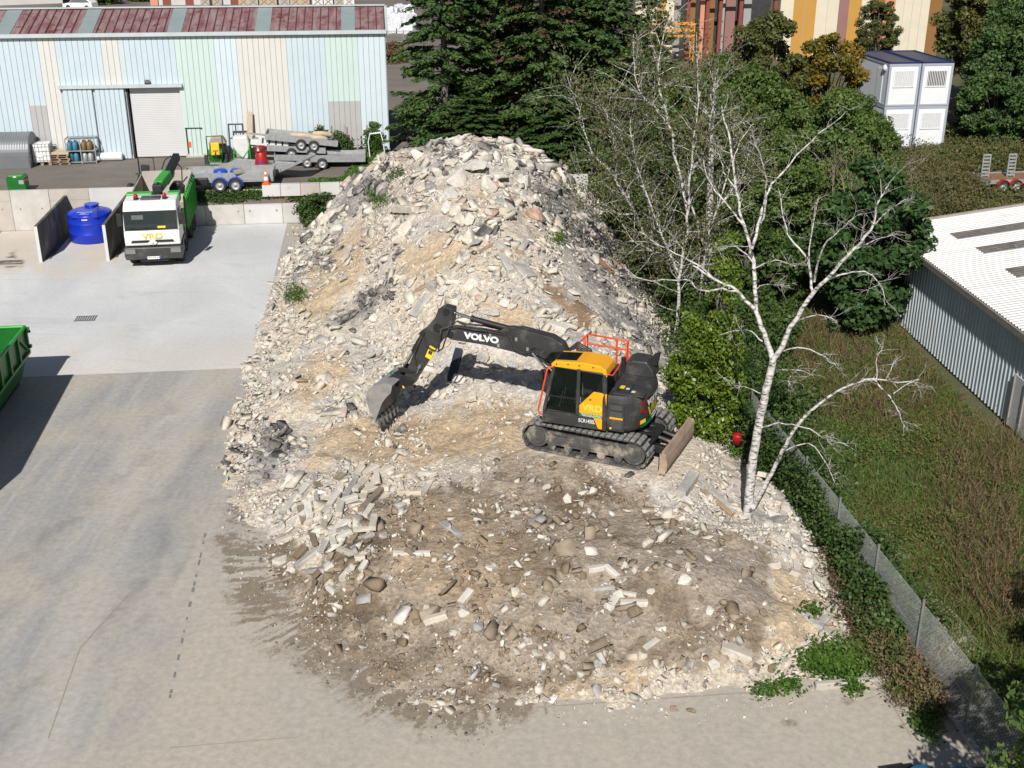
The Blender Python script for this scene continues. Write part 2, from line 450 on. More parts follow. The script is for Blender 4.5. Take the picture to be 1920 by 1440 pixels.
def mound_h(x, y):
    """bilinear look-up in the height grid"""
    x = np.asarray(x, float); y = np.asarray(y, float)
    fx, fy = (x - GX[0]) / 0.085, (y - GY[0]) / 0.1
    out = (fx < 0) | (fy < 0) | (fx > len(GX) - 1.001) | (fy > len(GY) - 1.001)
    fx = np.clip(fx, 0, len(GX) - 1.001); fy = np.clip(fy, 0, len(GY) - 1.001)
    i, j = fx.astype(int), fy.astype(int); a, b = fx - i, fy - j
    h = (HG[j, i] * (1 - a) + HG[j, i + 1] * a) * (1 - b) + (HG[j + 1, i] * (1 - a) + HG[j + 1, i + 1] * a) * b
    return np.where(out, -.8, h)
def mh(x, y): return float(mound_h(np.array([x]), np.array([y]))[0])
def hit_np(px, py):
    """where the sight lines through these pixels meet the mound or the yard"""
    px = np.asarray(px, float); py = np.asarray(py, float)
    a, b = (px - 960) / FPX, (720 - py) / FPX
    d = np.stack([a, cT + b * sT, -sT + b * cT], 1)
    t0 = (5.6 - CAM_H) / d[:, 2]; t1 = (0 - CAM_H) / d[:, 2]
    best = t1.copy()
    for i in range(0, len(px), 4000):
        sl_ = slice(i, i + 4000)
        k = np.linspace(0, 1, 81)[None]
        t = t0[sl_, None] + (t1 - t0)[sl_, None] * k
        z = CAM_H + d[sl_, 2:3] * t
        hit_ = z <= np.maximum(mound_h(d[sl_, 0:1] * t, d[sl_, 1:2] * t), 0)
        f = hit_.argmax(1); ok_ = hit_.any(1)
        best[sl_] = np.where(ok_, t[np.arange(len(f)), f] - (t1 - t0)[sl_] / 160, t1[sl_])
    x, y = d[:, 0] * best, d[:, 1] * best
    return x, y, np.maximum(mound_h(x, y), 0)
def hit(px, py):
    x, y, z = hit_np([px], [py]); return Vector((x[0], y[0], z[0]))

DIRT = [(690, 955), (745, 925), (880, 905), (990, 850), (1110, 875), (1215, 925), (1230, 968), (1330, 985), (1425, 1020), (1452, 1110), (1440, 1190), (1395, 1255), (1230, 1265), (1190, 1215), (1150, 1262), (1000, 1290), (880, 1340), (700, 1290), (560, 1200), (440, 1140), (540, 1075), (600, 1080), (640, 1000)]
SANDY = [[(600, 445), (700, 440), (690, 520), (600, 590), (540, 600)], [(900, 555), (1010, 570), (1030, 640), (930, 625)], [(620, 790), (800, 780), (960, 735), (1010, 790), (960, 850), (720, 870), (560, 870)],
         [(820, 375), (940, 370), (960, 400), (830, 405)], [(740, 470), (860, 440), (900, 480), (780, 530)], [(540, 700), (640, 640), (660, 700), (560, 780)], [(1440, 1020), (1540, 1110), (1500, 1230), (1450, 1230)], [(1150, 1262), (1190, 1215), (1230, 1265), (1200, 1300), (1000, 1310), (1000, 1285)]]
BROWN = [[(1005, 510), (1040, 520), (1085, 575), (1125, 605), (1100, 625), (1040, 570)]]
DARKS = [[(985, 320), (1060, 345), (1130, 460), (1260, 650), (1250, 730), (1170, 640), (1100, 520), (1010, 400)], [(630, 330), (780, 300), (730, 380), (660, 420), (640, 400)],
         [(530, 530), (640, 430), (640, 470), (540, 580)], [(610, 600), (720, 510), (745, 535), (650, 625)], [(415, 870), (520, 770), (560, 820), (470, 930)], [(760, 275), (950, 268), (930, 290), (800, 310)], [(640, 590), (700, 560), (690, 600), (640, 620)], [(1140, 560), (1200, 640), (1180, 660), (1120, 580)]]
WHITES = [[(805, 385), (825, 300), (890, 268), (960, 300), (995, 365), (900, 385)], [(560, 430), (620, 340), (650, 350), (600, 440)], [(1400, 940), (1500, 960), (1560, 1060), (1640, 1180), (1580, 1200), (1480, 1060)]]
def poly_mask(px, py, polys, soft=14, seed=5):
    """soft-edged membership, edges broken up by noise"""
    m = np.zeros(px.shape)
    nx = (fbm(px / 28, py / 28, 3, seed) - .5) * 56; ny = (fbm(px / 28, py / 28, 3, seed + 40) - .5) * 56
    for ox, oy in ((0, 0), (soft, 0), (-soft, 0), (0, soft), (0, -soft)):
        s = np.zeros(px.shape, bool)
        for p in polys: s |= in_poly(px + nx + ox, py + ny + oy, p)
        m += s
    return m / 5

# ---- base ground, far out to the horizon
pmat('field_soil', (0.10, 0.095, 0.045), (0.055, 0.065, 0.025), 0.06, 0.95, dust=(0.16, 0.12, 0.075), dscale=0.25)
g = MB(); g.add([(-1500, -60, -.08), (1500, -60, -.08), (1500, 2500, -.08), (-1500, 2500, -.08)], [(0, 1, 2, 3)])
struct(g.build('ground', 'field_soil'))

# ---- yard concrete: fine grid near the mound carries the dirt stains
m, nt, bs = new_mat('yard_concrete')
n1 = noise(nt, 0.35, 6, 0.62, dist=0.4)
n2 = noise(nt, 0.22, 5, 0.65, stretch=(2.2, 0.28, 1), rot=(0, 0, R(-14)), dist=0.5)
n3 = noise(nt, 6.0, 5, 0.7)
base = ramp(nt, n2, [(0.32, (0.275, 0.278, 0.282)), (0.50, (0.355, 0.35, 0.34)), (0.66, (0.46, 0.44, 0.405))])
base = mixc(nt, ramp(nt, n1, [(0.42, 0.0), (0.62, 0.75)]), base, (0.44, 0.40, 0.335))
dk = noise(nt, 0.5, 7, 0.75, stretch=(1.8, 0.3, 1), rot=(0, 0, R(-10)), dist=.5)
base = mixc(nt, ramp(nt, dk, [(0.54, 0.0), (0.76, 0.3)]), base, (0.195, 0.197, 0.20))
tr_ = noise(nt, 1.6, 5, 0.6, stretch=(1.0, 0.05, 1), rot=(0, 0, R(-9)), dist=0.3)
base = mixc(nt, ramp(nt, tr_, [(0.52, 0.0), (0.66, 0.6)]), base, (0.45, 0.42, 0.37))
base = mixc(nt, attr_node(nt, 'beige').outputs['Fac'], base, (0.46, 0.41, 0.345))
da = N(nt, 'ShaderNodeMath', operation='ADD'); nt.links.new(attr_node(nt, 'dirt').outputs['Fac'], da.inputs[0]); nt.links.new(noise(nt, 9.0, 6, .75, stretch=(1, 1, 1)), da.inputs[1])
base = mixc(nt, ramp(nt, da.outputs[0], [(0.70, 0.0), (0.98, 0.45), (1.3, 0.85)]), base, (0.215, 0.172, 0.125))
base = mixc(nt, attr_node(nt, 'mark').outputs['Fac'], base, (0.10, 0.103, 0.107))
spk = ramp(nt, n3, [(0.3, (0.82, 0.82, 0.82)), (0.7, (1.12, 1.12, 1.12))])
mul = N(nt, 'ShaderNodeMix', data_type='RGBA', blend_type='MULTIPLY'); mul.inputs[0].default_value = 1
nt.links.new(base, mul.inputs[6]); nt.links.new(spk, mul.inputs[7])
nt.links.new(mul.outputs[2], bs.inputs['Base Color']); bs.inputs['Roughness'].default_value = 0.88
bs.inputs['Specular IOR Level'].default_value = 0.25
bump(nt, bs, n3, 0.25, 0.01)

us = np.concatenate([np.arange(-70, -14, 2.0), np.arange(-14, 13.0, 0.09)])
vs = np.concatenate([np.arange(5, 14, 1.0), np.arange(14, 40, 0.09), np.arange(40, 59.3, 1.5), [59.25]])
Ug, Vg = np.meshgrid(us, vs)
X = Ug * EX.x + Vg * EY.x; Y = Ug * EX.y + Vg * EY.y
h = mound_h(X, Y)
pp = proj_np(np.stack([X.ravel(), Y.ravel(), np.zeros(X.size)], 1)); PXg, PYg = pp[:, 0].reshape(X.shape), pp[:, 1].reshape(X.shape)
# dirt spread around the foot, dragged out in streaks radiating from the heap
ang = np.arctan2(Y - 25.5, X - 0.5); rad = np.hypot(X - 0.5, Y - 25.5)
streak = fbm(ang * 95 + fbm(X * .9, Y * .9, 3, 77) * 9, rad * 0.55, 4, 51)
blot = fbm(X * 0.8, Y * 0.8, 4, 63)
ring = in_poly(PXg, PYg, [(420, 900), (400, 1000), (400, 1060), (430, 1160), (560, 1240), (680, 1320), (900, 1400), (1040, 1340), (1040, 1240), (700, 1150), (560, 1050), (470, 930)])
ringm = poly_mask(PXg, PYg, [[(425, 900), (412, 1000), (418, 1075), (450, 1160), (570, 1245), (690, 1320), (880, 1385), (1000, 1330), (1060, 1240), (700, 1150), (560, 1050), (470, 930)]], 34)
dirt = ringm ** .6 * sstep(.33, .56, streak * .6 + blot * .4) * (.75 + .7 * fbm(X * 5, Y * 5, 3, 81))
spots = np.zeros(X.shape)
for sx, sy, sr in [(1590, 1315, 26), (1625, 1310, 14), (1690, 1322, 22), (1705, 1340, 18), (1480, 1355, 26), (1395, 1355, 12), (1270, 1330, 14), (880, 1355, 40), (760, 1350, 10)]:
    spots = np.maximum(spots, np.exp(-(((PXg - sx) / sr) ** 2 + ((PYg - sy) / (sr * .6)) ** 2)) * (0.55 + fbm(X * 4, Y * 4, 3, 5)))
dirt = np.clip(np.maximum(dirt, sstep(.45, .95, spots) * .7), 0, 1) * .68
beige = sstep(-9.6, -6.2, X + (blot - .5) * 3.0) * sstep(31, 24, Y + (blot - .5) * 6) * (.55 + .45 * fbm(X * 2, Y * 2, 3, 8))
beige = np.maximum(beige, sstep(0.2, -0.9, -h - (blot - .5) * 1.4) * .8) * (Y < 39.2)
# tyre scrub marks sweeping through the near left of the yard
mark = np.zeros(X.shape)
for (cx, cy, rr, wdt, a0, a1, amt) in [(-3.5, 17.0, 9.2, .16, 150, 200, .9), (-3.5, 17.0, 9.8, .14, 145, 205, .75), (-3.2, 17.4, 10.6, .2, 140, 200, .7), (-22, 26, 13.0, .2, -45, 10, .6), (-22, 26, 13.7, .16, -45, 10, .55), (-30, 33, 19.0, .25, -35, 15, .5), (-30, 33, 20.6, .25, -35, 15, .4), (-2.5, 16.2, 8.3, .12, 160, 210, .6)]:
    r_ = np.hypot(X - cx, Y - cy); a_ = np.degrees(np.arctan2(Y - cy, X - cx)); a_ = np.where(a_ < a0 - 90, a_ + 360, a_)
    mark = np.maximum(mark, amt * .28 * np.exp(-((r_ - rr - (fbm(X * .5, Y * .5, 2, 19) - .5) * .5) / wdt) ** 2) * sstep(a0, a0 + 12, a_) * sstep(a1, a1 - 12, a_) * (.15 + 1.5 * sstep(.35, .65, fbm(X * 1.6, Y * 1.6, 4, 15))))
idx = np.arange(Ug.size).reshape(Ug.shape)
F = np.stack([idx[:-1, :-1], idx[:-1, 1:], idx[1:, 1:], idx[1:, :-1]], -1).reshape(-1, 4)
yard = np_mesh('yard', np.stack([X.ravel(), Y.ravel(), np.zeros(X.size)], 1), F, 'yard_concrete', attrs={'dirt': dirt.ravel(), 'beige': beige.ravel(), 'mark': np.clip(mark, 0, 1).ravel()}, smooth=True)
struct(yard)

# ---- newer pale concrete slab
m, nt, bs = new_mat('slab_concrete')
n1 = noise(nt, 0.28, 6, 0.62, stretch=(1, 0.6, 1), dist=0.6); n2 = noise(nt, 7.0, 5, 0.7); n4 = noise(nt, 0.9, 5, 0.65, stretch=(0.35, 1.5, 1), rot=(0, 0, R(30)), dist=1.0)
c = ramp(nt, n1, [(0.3, (0.52, 0.53, 0.535)), (0.5, (0.58, 0.59, 0.595)), (0.72, (0.68, 0.685, 0.685))])
c = mixc(nt, ramp(nt, n4, [(0.55, 0.0), (0.75, 0.5)]), c, (0.39, 0.39, 0.385))
c = mixc(nt, attr_node(nt, 'beige').outputs['Fac'], c, (0.60, 0.52, 0.42))
c = mixc(nt, attr_node(nt, 'stain').outputs['Fac'], c, (0.075, 0.072, 0.07))
mul = N(nt, 'ShaderNodeMix', data_type='RGBA', blend_type='MULTIPLY'); mul.inputs[0].default_value = 1
nt.links.new(c, mul.inputs[6]); nt.links.new(ramp(nt, n2, [(0.3, (0.9, 0.9, 0.9)), (0.7, (1.06, 1.06, 1.06))]), mul.inputs[7])
nt.links.new(mul.outputs[2], bs.inputs['Base Color']); bs.inputs['Roughness'].default_value = 0.8; bs.inputs['Specular IOR Level'].default_value = 0.3
bump(nt, bs, n2, 0.15, 0.01)
us = np.arange(-26, -4.75, 0.12); vs = np.concatenate([np.arange(39.4, 59.3, 0.12), [59.27]])
Ug, Vg = np.meshgrid(us, vs)
X = Ug * EX.x + Vg * EY.x; Y = Ug * EX.y + Vg * EY.y
pp = proj_np(np.stack([X.ravel(), Y.ravel(), np.zeros(X.size)], 1)); PXg, PYg = pp[:, 0].reshape(X.shape), pp[:, 1].reshape(X.shape)
nb = fbm(X * .8, Y * .8, 4, 12)
beige = poly_mask(PXg, PYg, [[(-80, 430), (60, 430), (80, 490), (230, 480), (240, 440), (130, 440), (130, 470), (260, 500), (40, 510), (-80, 505)]], 10) * .75
beige = np.maximum(beige, sstep(43.6, 40.0, Vg + (nb - .5) * 5) * .35)
stain = poly_mask(PXg, PYg, [[(-60, 480), (50, 484), (40, 497), (-60, 498)]], 3) * sstep(.45, .55, fbm(X * .8, Y * 7, 3, 3)) * .9
idx = np.arange(Ug.size).reshape(Ug.shape)
F = np.stack([idx[:-1, :-1], idx[:-1, 1:], idx[1:, 1:], idx[1:, :-1]], -1).reshape(-1, 4)
struct(np_mesh('concrete_pavement', np.stack([X.ravel(), Y.ravel(), np.full(X.size, .006)], 1), F, 'slab_concrete', attrs={'beige': beige.ravel(), 'stain': stain.ravel()}, smooth=True))
pmat('joint_dark', (0.16, 0.17, 0.175), (0.22, 0.215, 0.20), 3, 0.9)
jt = MB()
a, b = P(385, 1000), P(318, 1310)
k = 0.0
while k < 1:
    l = rng.uniform(.012, .045)
    p, q = a.lerp(b, k), a.lerp(b, min(1, k + l)); d = Vector((rng.uniform(.018, .035), 0, 0))
    jt.add([(p - d) + Vector((0, 0, .005)), (p + d) + Vector((0, 0, .005)), (q + d) + Vector((0, 0, .005)), (q - d) + Vector((0, 0, .005))], [(0, 1, 2, 3)])
    k += l + rng.choice([.006, .01, .03, .06])
struct(jt.build('yard_joint', 'joint_dark'))
jt = MB()
for p, q, wd in [((320, 1402), (560, 1382), .012), ((1010, 1326), (1500, 1292), .02), ((1668, 1312), (1708, 1382), .014), ((150, 1215), (245, 1110), .02), ((90, 1385), (150, 1215), .012)]:
    p, q = P(*p), P(*q); d = (q - p).normalized().cross(Vector((0, 0, 1))) * wd; z = Vector((0, 0, .005))
    jt.add([p - d + z, p + d + z, q + d + z, q - d + z], [(0, 1, 2, 3)])
pmat('joint_beige', (0.36, 0.32, 0.25), (0.28, 0.25, 0.2), 4, 0.9)
struct(jt.build('yard_crack', 'joint_beige'))

# ---- terrace behind the retaining walls
m, nt, bs = new_mat('terrace_asphalt')
n1 = noise(nt, 0.4, 6, 0.65, stretch=(.5, 1.2, 1)); n2 = noise(nt, 9, 4, 0.7)
c = ramp(nt, n1, [(0.33, (0.135, 0.12, 0.105)), (0.52, (0.17, 0.148, 0.125)), (0.7, (0.225, 0.195, 0.165))])
mul = N(nt, 'ShaderNodeMix', data_type='RGBA', blend_type='MULTIPLY'); mul.inputs[0].default_value = 1
nt.links.new(c, mul.inputs[6]); nt.links.new(ramp(nt, n2, [(0.3, (0.8, 0.8, 0.8)), (0.7, (1.15, 1.15, 1.15))]), mul.inputs[7])
nt.links.new(mul.outputs[2], bs.inputs['Base Color']); bs.inputs['Roughness'].default_value = 0.92
bump(nt, bs, n2, 0.2, 0.01)
us = np.concatenate([[-300, -150, -80], np.arange(-50, 12.1, .6)]); vs = np.concatenate([np.arange(59.3, 72, .35), [75, 80, 90, 110, 140, 200, 400, 900]])
Ug, Vg = np.meshgrid(us, vs)
Z = np.where(Ug < -11.3, 1.5, 1.0 + .5 * sstep(59.35, 60.6, Vg)) * (1 - sstep(3.5, 10, Ug)) - .12 * sstep(9, 12, Ug)
X = Ug * EX.x + Vg * EY.x; Y = Ug * EX.y + Vg * EY.y
idx = np.arange(Ug.size).reshape(Ug.shape)
F = np.stack([idx[:-1, :-1], idx[:-1, 1:], idx[1:, 1:], idx[1:, :-1]], -1).reshape(-1, 4)
struct(np_mesh('terrace', np.stack([X.ravel(), Y.ravel(), Z.ravel()], 1), F, 'terrace_asphalt', smooth=True))
def terr_z(u): return 1.5 * (1 - float(sstep(3.5, 10, u)))

# ---- the mound
m, nt, bs = new_mat('mound_soil')
col = attr_node(nt, 'col').outputs['Color']
vo = N(nt, 'ShaderNodeTexVoronoi'); vo.inputs['Scale'].default_value = 9.0
tc = N(nt, 'ShaderNodeTexCoord'); nt.links.new(tc.outputs['Object'], vo.inputs['Vector'])
vo2 = N(nt, 'ShaderNodeTexVoronoi'); vo2.inputs['Scale'].default_value = 22.0; nt.links.new(tc.outputs['Object'], vo2.inputs['Vector'])
sep = N(nt, 'ShaderNodeSeparateColor'); nt.links.new(vo.outputs['Color'], sep.inputs[0])
sep2 = N(nt, 'ShaderNodeSeparateColor'); nt.links.new(vo2.outputs['Color'], sep2.inputs[0])
v1 = ramp(nt, sep.outputs[0], [(0.0, (0.72, 0.72, 0.74)), (0.5, (1.0, 1.0, 1.0)), (1.0, (1.22, 1.2, 1.16))])
v2 = ramp(nt, sep2.outputs[0], [(0.0, (0.8, 0.8, 0.82)), (1.0, (1.15, 1.14, 1.12))])
def mulc(a, b, f=1.0):
    n = N(nt, 'ShaderNodeMix', data_type='RGBA', blend_type='MULTIPLY'); n.inputs[0].default_value = f
    nt.links.new(a, n.inputs[6]); nt.links.new(b, n.inputs[7]); return n.outputs[2]
c = mulc(mulc(col, v1, .75), v2, .8)
gn = noise(nt, 14, 5, .7)
c = mulc(c, ramp(nt, gn, [(0.3, (0.82, 0.82, 0.82)), (0.7, (1.12, 1.12, 1.12))]))
nt.links.new(c, bs.inputs['Base Color']); bs.inputs['Roughness'].default_value = 0.95; bs.inputs['Specular IOR Level'].default_value = 0.2
hh = N(nt, 'ShaderNodeMath', operation='ADD'); nt.links.new(vo.outputs['Distance'], hh.inputs[0]); nt.links.new(gn, hh.inputs[1])
bump(nt, bs, hh.outputs[0], 0.55, 0.05)

Xg, Yg, Hm = Xg0, Yg0, HG
Vm = np.stack([Xg.ravel(), Yg.ravel(), Hm.ravel()], 1)
pp = proj_np(Vm); px, py = pp[:, 0], pp[:, 1]
x_, y_ = Vm[:, 0], Vm[:, 1]
nA, nB, nC = fbm(x_ * .35, y_ * .35, 4, 101), fbm(x_ * 1.1, y_ * 1.1, 4, 131), fbm(x_ * 3.2, y_ * 3.2, 3, 151)
def L3(a, b, t): return np.array(a)[None] * (1 - t[:, None]) + np.array(b)[None] * t[:, None]
mc = L3((0.56, 0.495, 0.405), (0.50, 0.47, 0.43), sstep(.4, .62, nA))
mc = mc * (1 - (sstep(.52, .7, nB) * .6)[:, None]) + np.array((0.58, 0.53, 0.45))[None] * (sstep(.52, .7, nB) * .6)[:, None]
def over(mask, c_):
    global mc
    mc = mc * (1 - mask[:, None]) + np.array(c_)[None] * mask[:, None]
over(poly_mask(px, py, SANDY, 12, 3) * .85, (0.52, 0.405, 0.265))
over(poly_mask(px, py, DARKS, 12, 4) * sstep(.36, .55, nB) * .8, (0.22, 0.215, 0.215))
over(poly_mask(px, py, BROWN, 6, 6) * .9, (0.255, 0.165, 0.09))
dm = poly_mask(px, py, [DIRT], 12, 7)
over(dm * .93, (0.325, 0.272, 0.212))
over(dm * sstep(.5, .62, nB) * .75, (0.20, 0.155, 0.108))
over(dm * sstep(.54, .68, nA) * .6, (0.37, 0.31, 0.235))
tan_ = poly_mask(px, py, [[(700, 960), (860, 930), (960, 990), (1000, 1090), (900, 1130), (740, 1100)], [(640, 800), (960, 760), (980, 850), (700, 880)]], 16, 27)
over(tan_ * .55, (0.40, 0.30, 0.195))
gry = poly_mask(px, py, [[(1240, 980), (1420, 1030), (1450, 1120), (1300, 1110), (1230, 1050)], [(1050, 1130), (1250, 1150), (1100, 1230), (980, 1200)]], 16, 28)
over(gry * .55, (0.325, 0.285, 0.24))
wet = poly_mask(px, py, [[(430, 985), (560, 1010), (560, 1100), (470, 1060)], [(560, 1090), (700, 1110), (720, 1180), (600, 1170)], [(640, 1000), (740, 1000), (700, 1090), (600, 1080)], [(1000, 930), (1120, 900), (1180, 940), (1080, 970)], [(1000, 1275), (1060, 1290), (1000, 1310), (900, 1290), (880, 1250)]], 10, 8)
over(wet * .8, (0.135, 0.098, 0.06))
mc *= (0.86 + .28 * nC)[:, None]
idx = np.arange(Xg.size).reshape(Xg.shape)
F = np.stack([idx[:-1, :-1], idx[:-1, 1:], idx[1:, 1:], idx[1:, :-1]], -1).reshape(-1, 4)
keep = (Hm.ravel()[F] > -0.12).any(1)
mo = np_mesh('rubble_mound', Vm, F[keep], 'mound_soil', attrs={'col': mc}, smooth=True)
struct(mo)

# ================================================================== RUBBLE
def stone_mat(name, cols, rough=0.9, patch=2.5, dust=.55):
    m, nt, bs = new_mat(name)
    a = attr_node(nt, 'rnd').outputs['Fac']
    oi = N(nt, 'ShaderNodeObjectInfo').outputs['Random']
    s = N(nt, 'ShaderNodeMath', operation='ADD'); nt.links.new(a, s.inputs[0]); nt.links.new(oi, s.inputs[1])
    fr = N(nt, 'ShaderNodeMath', operation='FRACT'); nt.links.new(s.outputs[0], fr.inputs[0])
    k = len(cols)
    c = ramp(nt, fr.outputs[0], [(i / max(1, k - 1), q) for i, q in enumerate(cols)])
    nz = noise(nt, patch, 5, .65)
    if dust: c = mixc(nt, ramp(nt, noise(nt, 1.3, 5, .7), [(.42, 0.0), (.68, dust)]), c, (0.52, 0.475, 0.405))
    n = N(nt, 'ShaderNodeMix', data_type='RGBA', blend_type='MULTIPLY'); n.inputs[0].default_value = 1
    nt.links.new(c, n.inputs[6]); nt.links.new(ramp(nt, nz, [(0.3, (0.72, 0.71, 0.69)), (0.65, (1.1, 1.1, 1.1))]), n.inputs[7])
    nt.links.new(n.outputs[2], bs.inputs['Base Color']); bs.inputs['Roughness'].default_value = rough; bs.inputs['Specular IOR Level'].default_value = 0.25
    bump(nt, bs, noise(nt, patch * 6, 5, .7), 0.35, 0.03)
stone_mat('stone_pale', [(0.62, 0.565, 0.48), (0.54, 0.49, 0.415), (0.66, 0.61, 0.53), (0.48, 0.45, 0.40), (0.61, 0.54, 0.435)])
stone_mat('stone_white', [(0.66, 0.63, 0.57), (0.60, 0.57, 0.52), (0.70, 0.67, 0.62)])
stone_mat('stone_grey', [(0.36, 0.35, 0.33), (0.43, 0.42, 0.395), (0.30, 0.295, 0.29), (0.47, 0.455, 0.42)])
stone_mat('stone_dark', [(0.060, 0.061, 0.064), (0.11, 0.11, 0.112), (0.045, 0.046, 0.05), (0.17, 0.168, 0.165)])
stone_mat('stone_brown', [(0.27, 0.215, 0.155), (0.19, 0.145, 0.10), (0.35, 0.285, 0.215), (0.24, 0.195, 0.15)], dust=0)
stone_mat('stone_red', [(0.50, 0.42, 0.385), (0.44, 0.36, 0.335), (0.48, 0.31, 0.21)])
SM = ['stone_pale', 'stone_white', 'stone_grey', 'stone_dark', 'stone_brown', 'stone_red']
def hull(npts, flat, seed, jag=0.35, boxy=0.5):
    r = random.Random(seed)
    bm = bmesh.new()
    for i in range(npts):
        v = Vector((r.gauss(0, 1), r.gauss(0, 1), r.gauss(0, 1))).normalized()
        m_ = max(abs(c) for c in v)
        v = v * (1 - boxy) + v / m_ * boxy * .85
        v *= r.uniform(1 - jag, 1)
        bm.verts.new((v.x, v.y * r.uniform(.85, 1), v.z * flat))
    res = bmesh.ops.convex_hull(bm, input=bm.verts)
    bmesh.ops.delete(bm, geom=[e for e in res['geom_interior'] if isinstance(e, bmesh.types.BMVert)], context='VERTS')
    return bm
SMALL = []
for i in range(10):
    bm = hull(9, [.8, .6, .45, .7, .9, .35, .55, .75, .5, .65][i], 100 + i)
    bmesh.ops.triangulate(bm, faces=bm.faces)
    bm.verts.ensure_lookup_table(); bm.verts.index_update()
    SMALL.append((np.array([v.co[:] for v in bm.verts]), np.array([[v.index for v in f.verts] for f in bm.faces])))
    bm.free()
def chip(dx, dy, dz, seed):
    """broken slab: a box with knocked-off corners"""
    r = random.Random(seed); bm = bmesh.new()
    for x in (-1, 1):
        for y in (-1, 1):
            for z in (-1, 1):
                c = Vector((x * dx, y * dy, z * dz))
                if r.random() < .35:
                    for k in range(3):
                        q = c.copy(); q[k] *= r.uniform(.3, .7); bm.verts.new(q)
                else: bm.verts.new(c * r.uniform(.85, 1.05))
    res = bmesh.ops.convex_hull(bm, input=bm.verts)
    bmesh.ops.delete(bm, geom=[e for e in res['geom_interior'] if isinstance(e, bmesh.types.BMVert)], context='VERTS')
    bmesh.ops.triangulate(bm, faces=bm.faces); bm.verts.ensure_lookup_table(); bm.verts.index_update()
    out = (np.array([v.co[:] for v in bm.verts]), np.array([[v.index for v in f.verts] for f in bm.faces])); bm.free(); return out
for i, dd_ in enumerate([(1.0, .8, .28), (1.05, .65, .36), (.9, .85, .42), (1.2, .5, .3), (1.0, .95, .2), (.85, .75, .55), (1.1, .8, .24), (.95, .7, .45)]): SMALL.append(chip(*dd_, 40 + i))
def rand_rot(n, tilt):
    """random yaw plus a limited tilt"""
    a = rng.uniform(0, 2 * PI, n); b = rng.normal(0, tilt, n); c = rng.normal(0, tilt, n)
    Z = np.zeros(n); O = np.ones(n)
    Rz = np.stack([np.cos(a), -np.sin(a), Z, np.sin(a), np.cos(a), Z, Z, Z, O], 1).reshape(-1, 3, 3)
    Rx = np.stack([O, Z, Z, Z, np.cos(b), -np.sin(b), Z, np.sin(b), np.cos(b)], 1).reshape(-1, 3, 3)
    Ry = np.stack([np.cos(c), Z, np.sin(c), Z, O, Z, -np.sin(c), Z, np.cos(c)], 1).reshape(-1, 3, 3)
    return Rz @ Rx @ Ry
def classify(px, py):
    """which stone lies where: index into SM"""
    n = len(px)
    u = rng.uniform(0, 1, n)
    k = np.where(u < .74, 0, np.where(u < .88, 1, np.where(u < .955, 2, np.where(u < .975, 3, 5))))
    far = py < 480
    u2 = rng.uniform(0, 1, n)
    kf = np.where(u2 < .50, 0, np.where(u2 < .70, 1, np.where(u2 < .83, 2, np.where(u2 < .885, 3, 5))))
    k = np.where(far, kf, k)
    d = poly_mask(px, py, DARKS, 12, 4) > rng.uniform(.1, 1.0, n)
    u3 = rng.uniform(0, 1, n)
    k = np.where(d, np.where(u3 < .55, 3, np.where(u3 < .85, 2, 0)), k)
    q = poly_mask(px, py, [DIRT], 10, 7) > rng.uniform(0, 1, n)
    u4 = rng.uniform(0, 1, n)
    k = np.where(q, np.where(u4 < .68, 4, np.where(u4 < .82, 2, np.where(u4 < .92, 0, 1))), k)
    wq = poly_mask(px, py, WHITES, 10, 9) > rng.uniform(0, 1.0, n)
    k = np.where(wq & (rng.uniform(0, 1, n) < .7), 1, k)
    return k
def density(px, py):
    d = np.full(len(px), .85)
    d = np.where(py < 480, 1.0, d)
    d *= 1 - .72 * poly_mask(px, py, SANDY, 10, 3)
    d *= 1 - .75 * poly_mask(px, py, BROWN, 6, 6)
    d = np.maximum(d, poly_mask(px, py, DARKS, 10, 4))
    d = np.maximum(d, poly_mask(px, py, WHITES, 10, 9))
    d *= .2 + 1.45 * sstep(.36, .62, fbm(px / 46, py / 40, 3, 71))
    d *= 1 - poly_mask(px, py, [DIRT], 12, 7) * (.80 - .75 * sstep(.46, .60, fbm(px / 60, py / 45, 3, 73)))
    return np.clip(d, 0, 1)
def in_tracks(x, y, m=0.15):
    dx, dy = x - EXC_X, y - EXC_Y
    a = dx * math.cos(EXC_YAW) + dy * math.sin(EXC_YAW); b = -dx * math.sin(EXC_YAW) + dy * math.cos(EXC_YAW)
    return (np.abs(a) < 1.95 + m) & (np.abs(b) < 1.35 + m) | ((a < -1.5) & (a > -2.75) & (np.abs(b) < 1.4))
VV, FF, MI, RN = [], [], [], []
off = 0
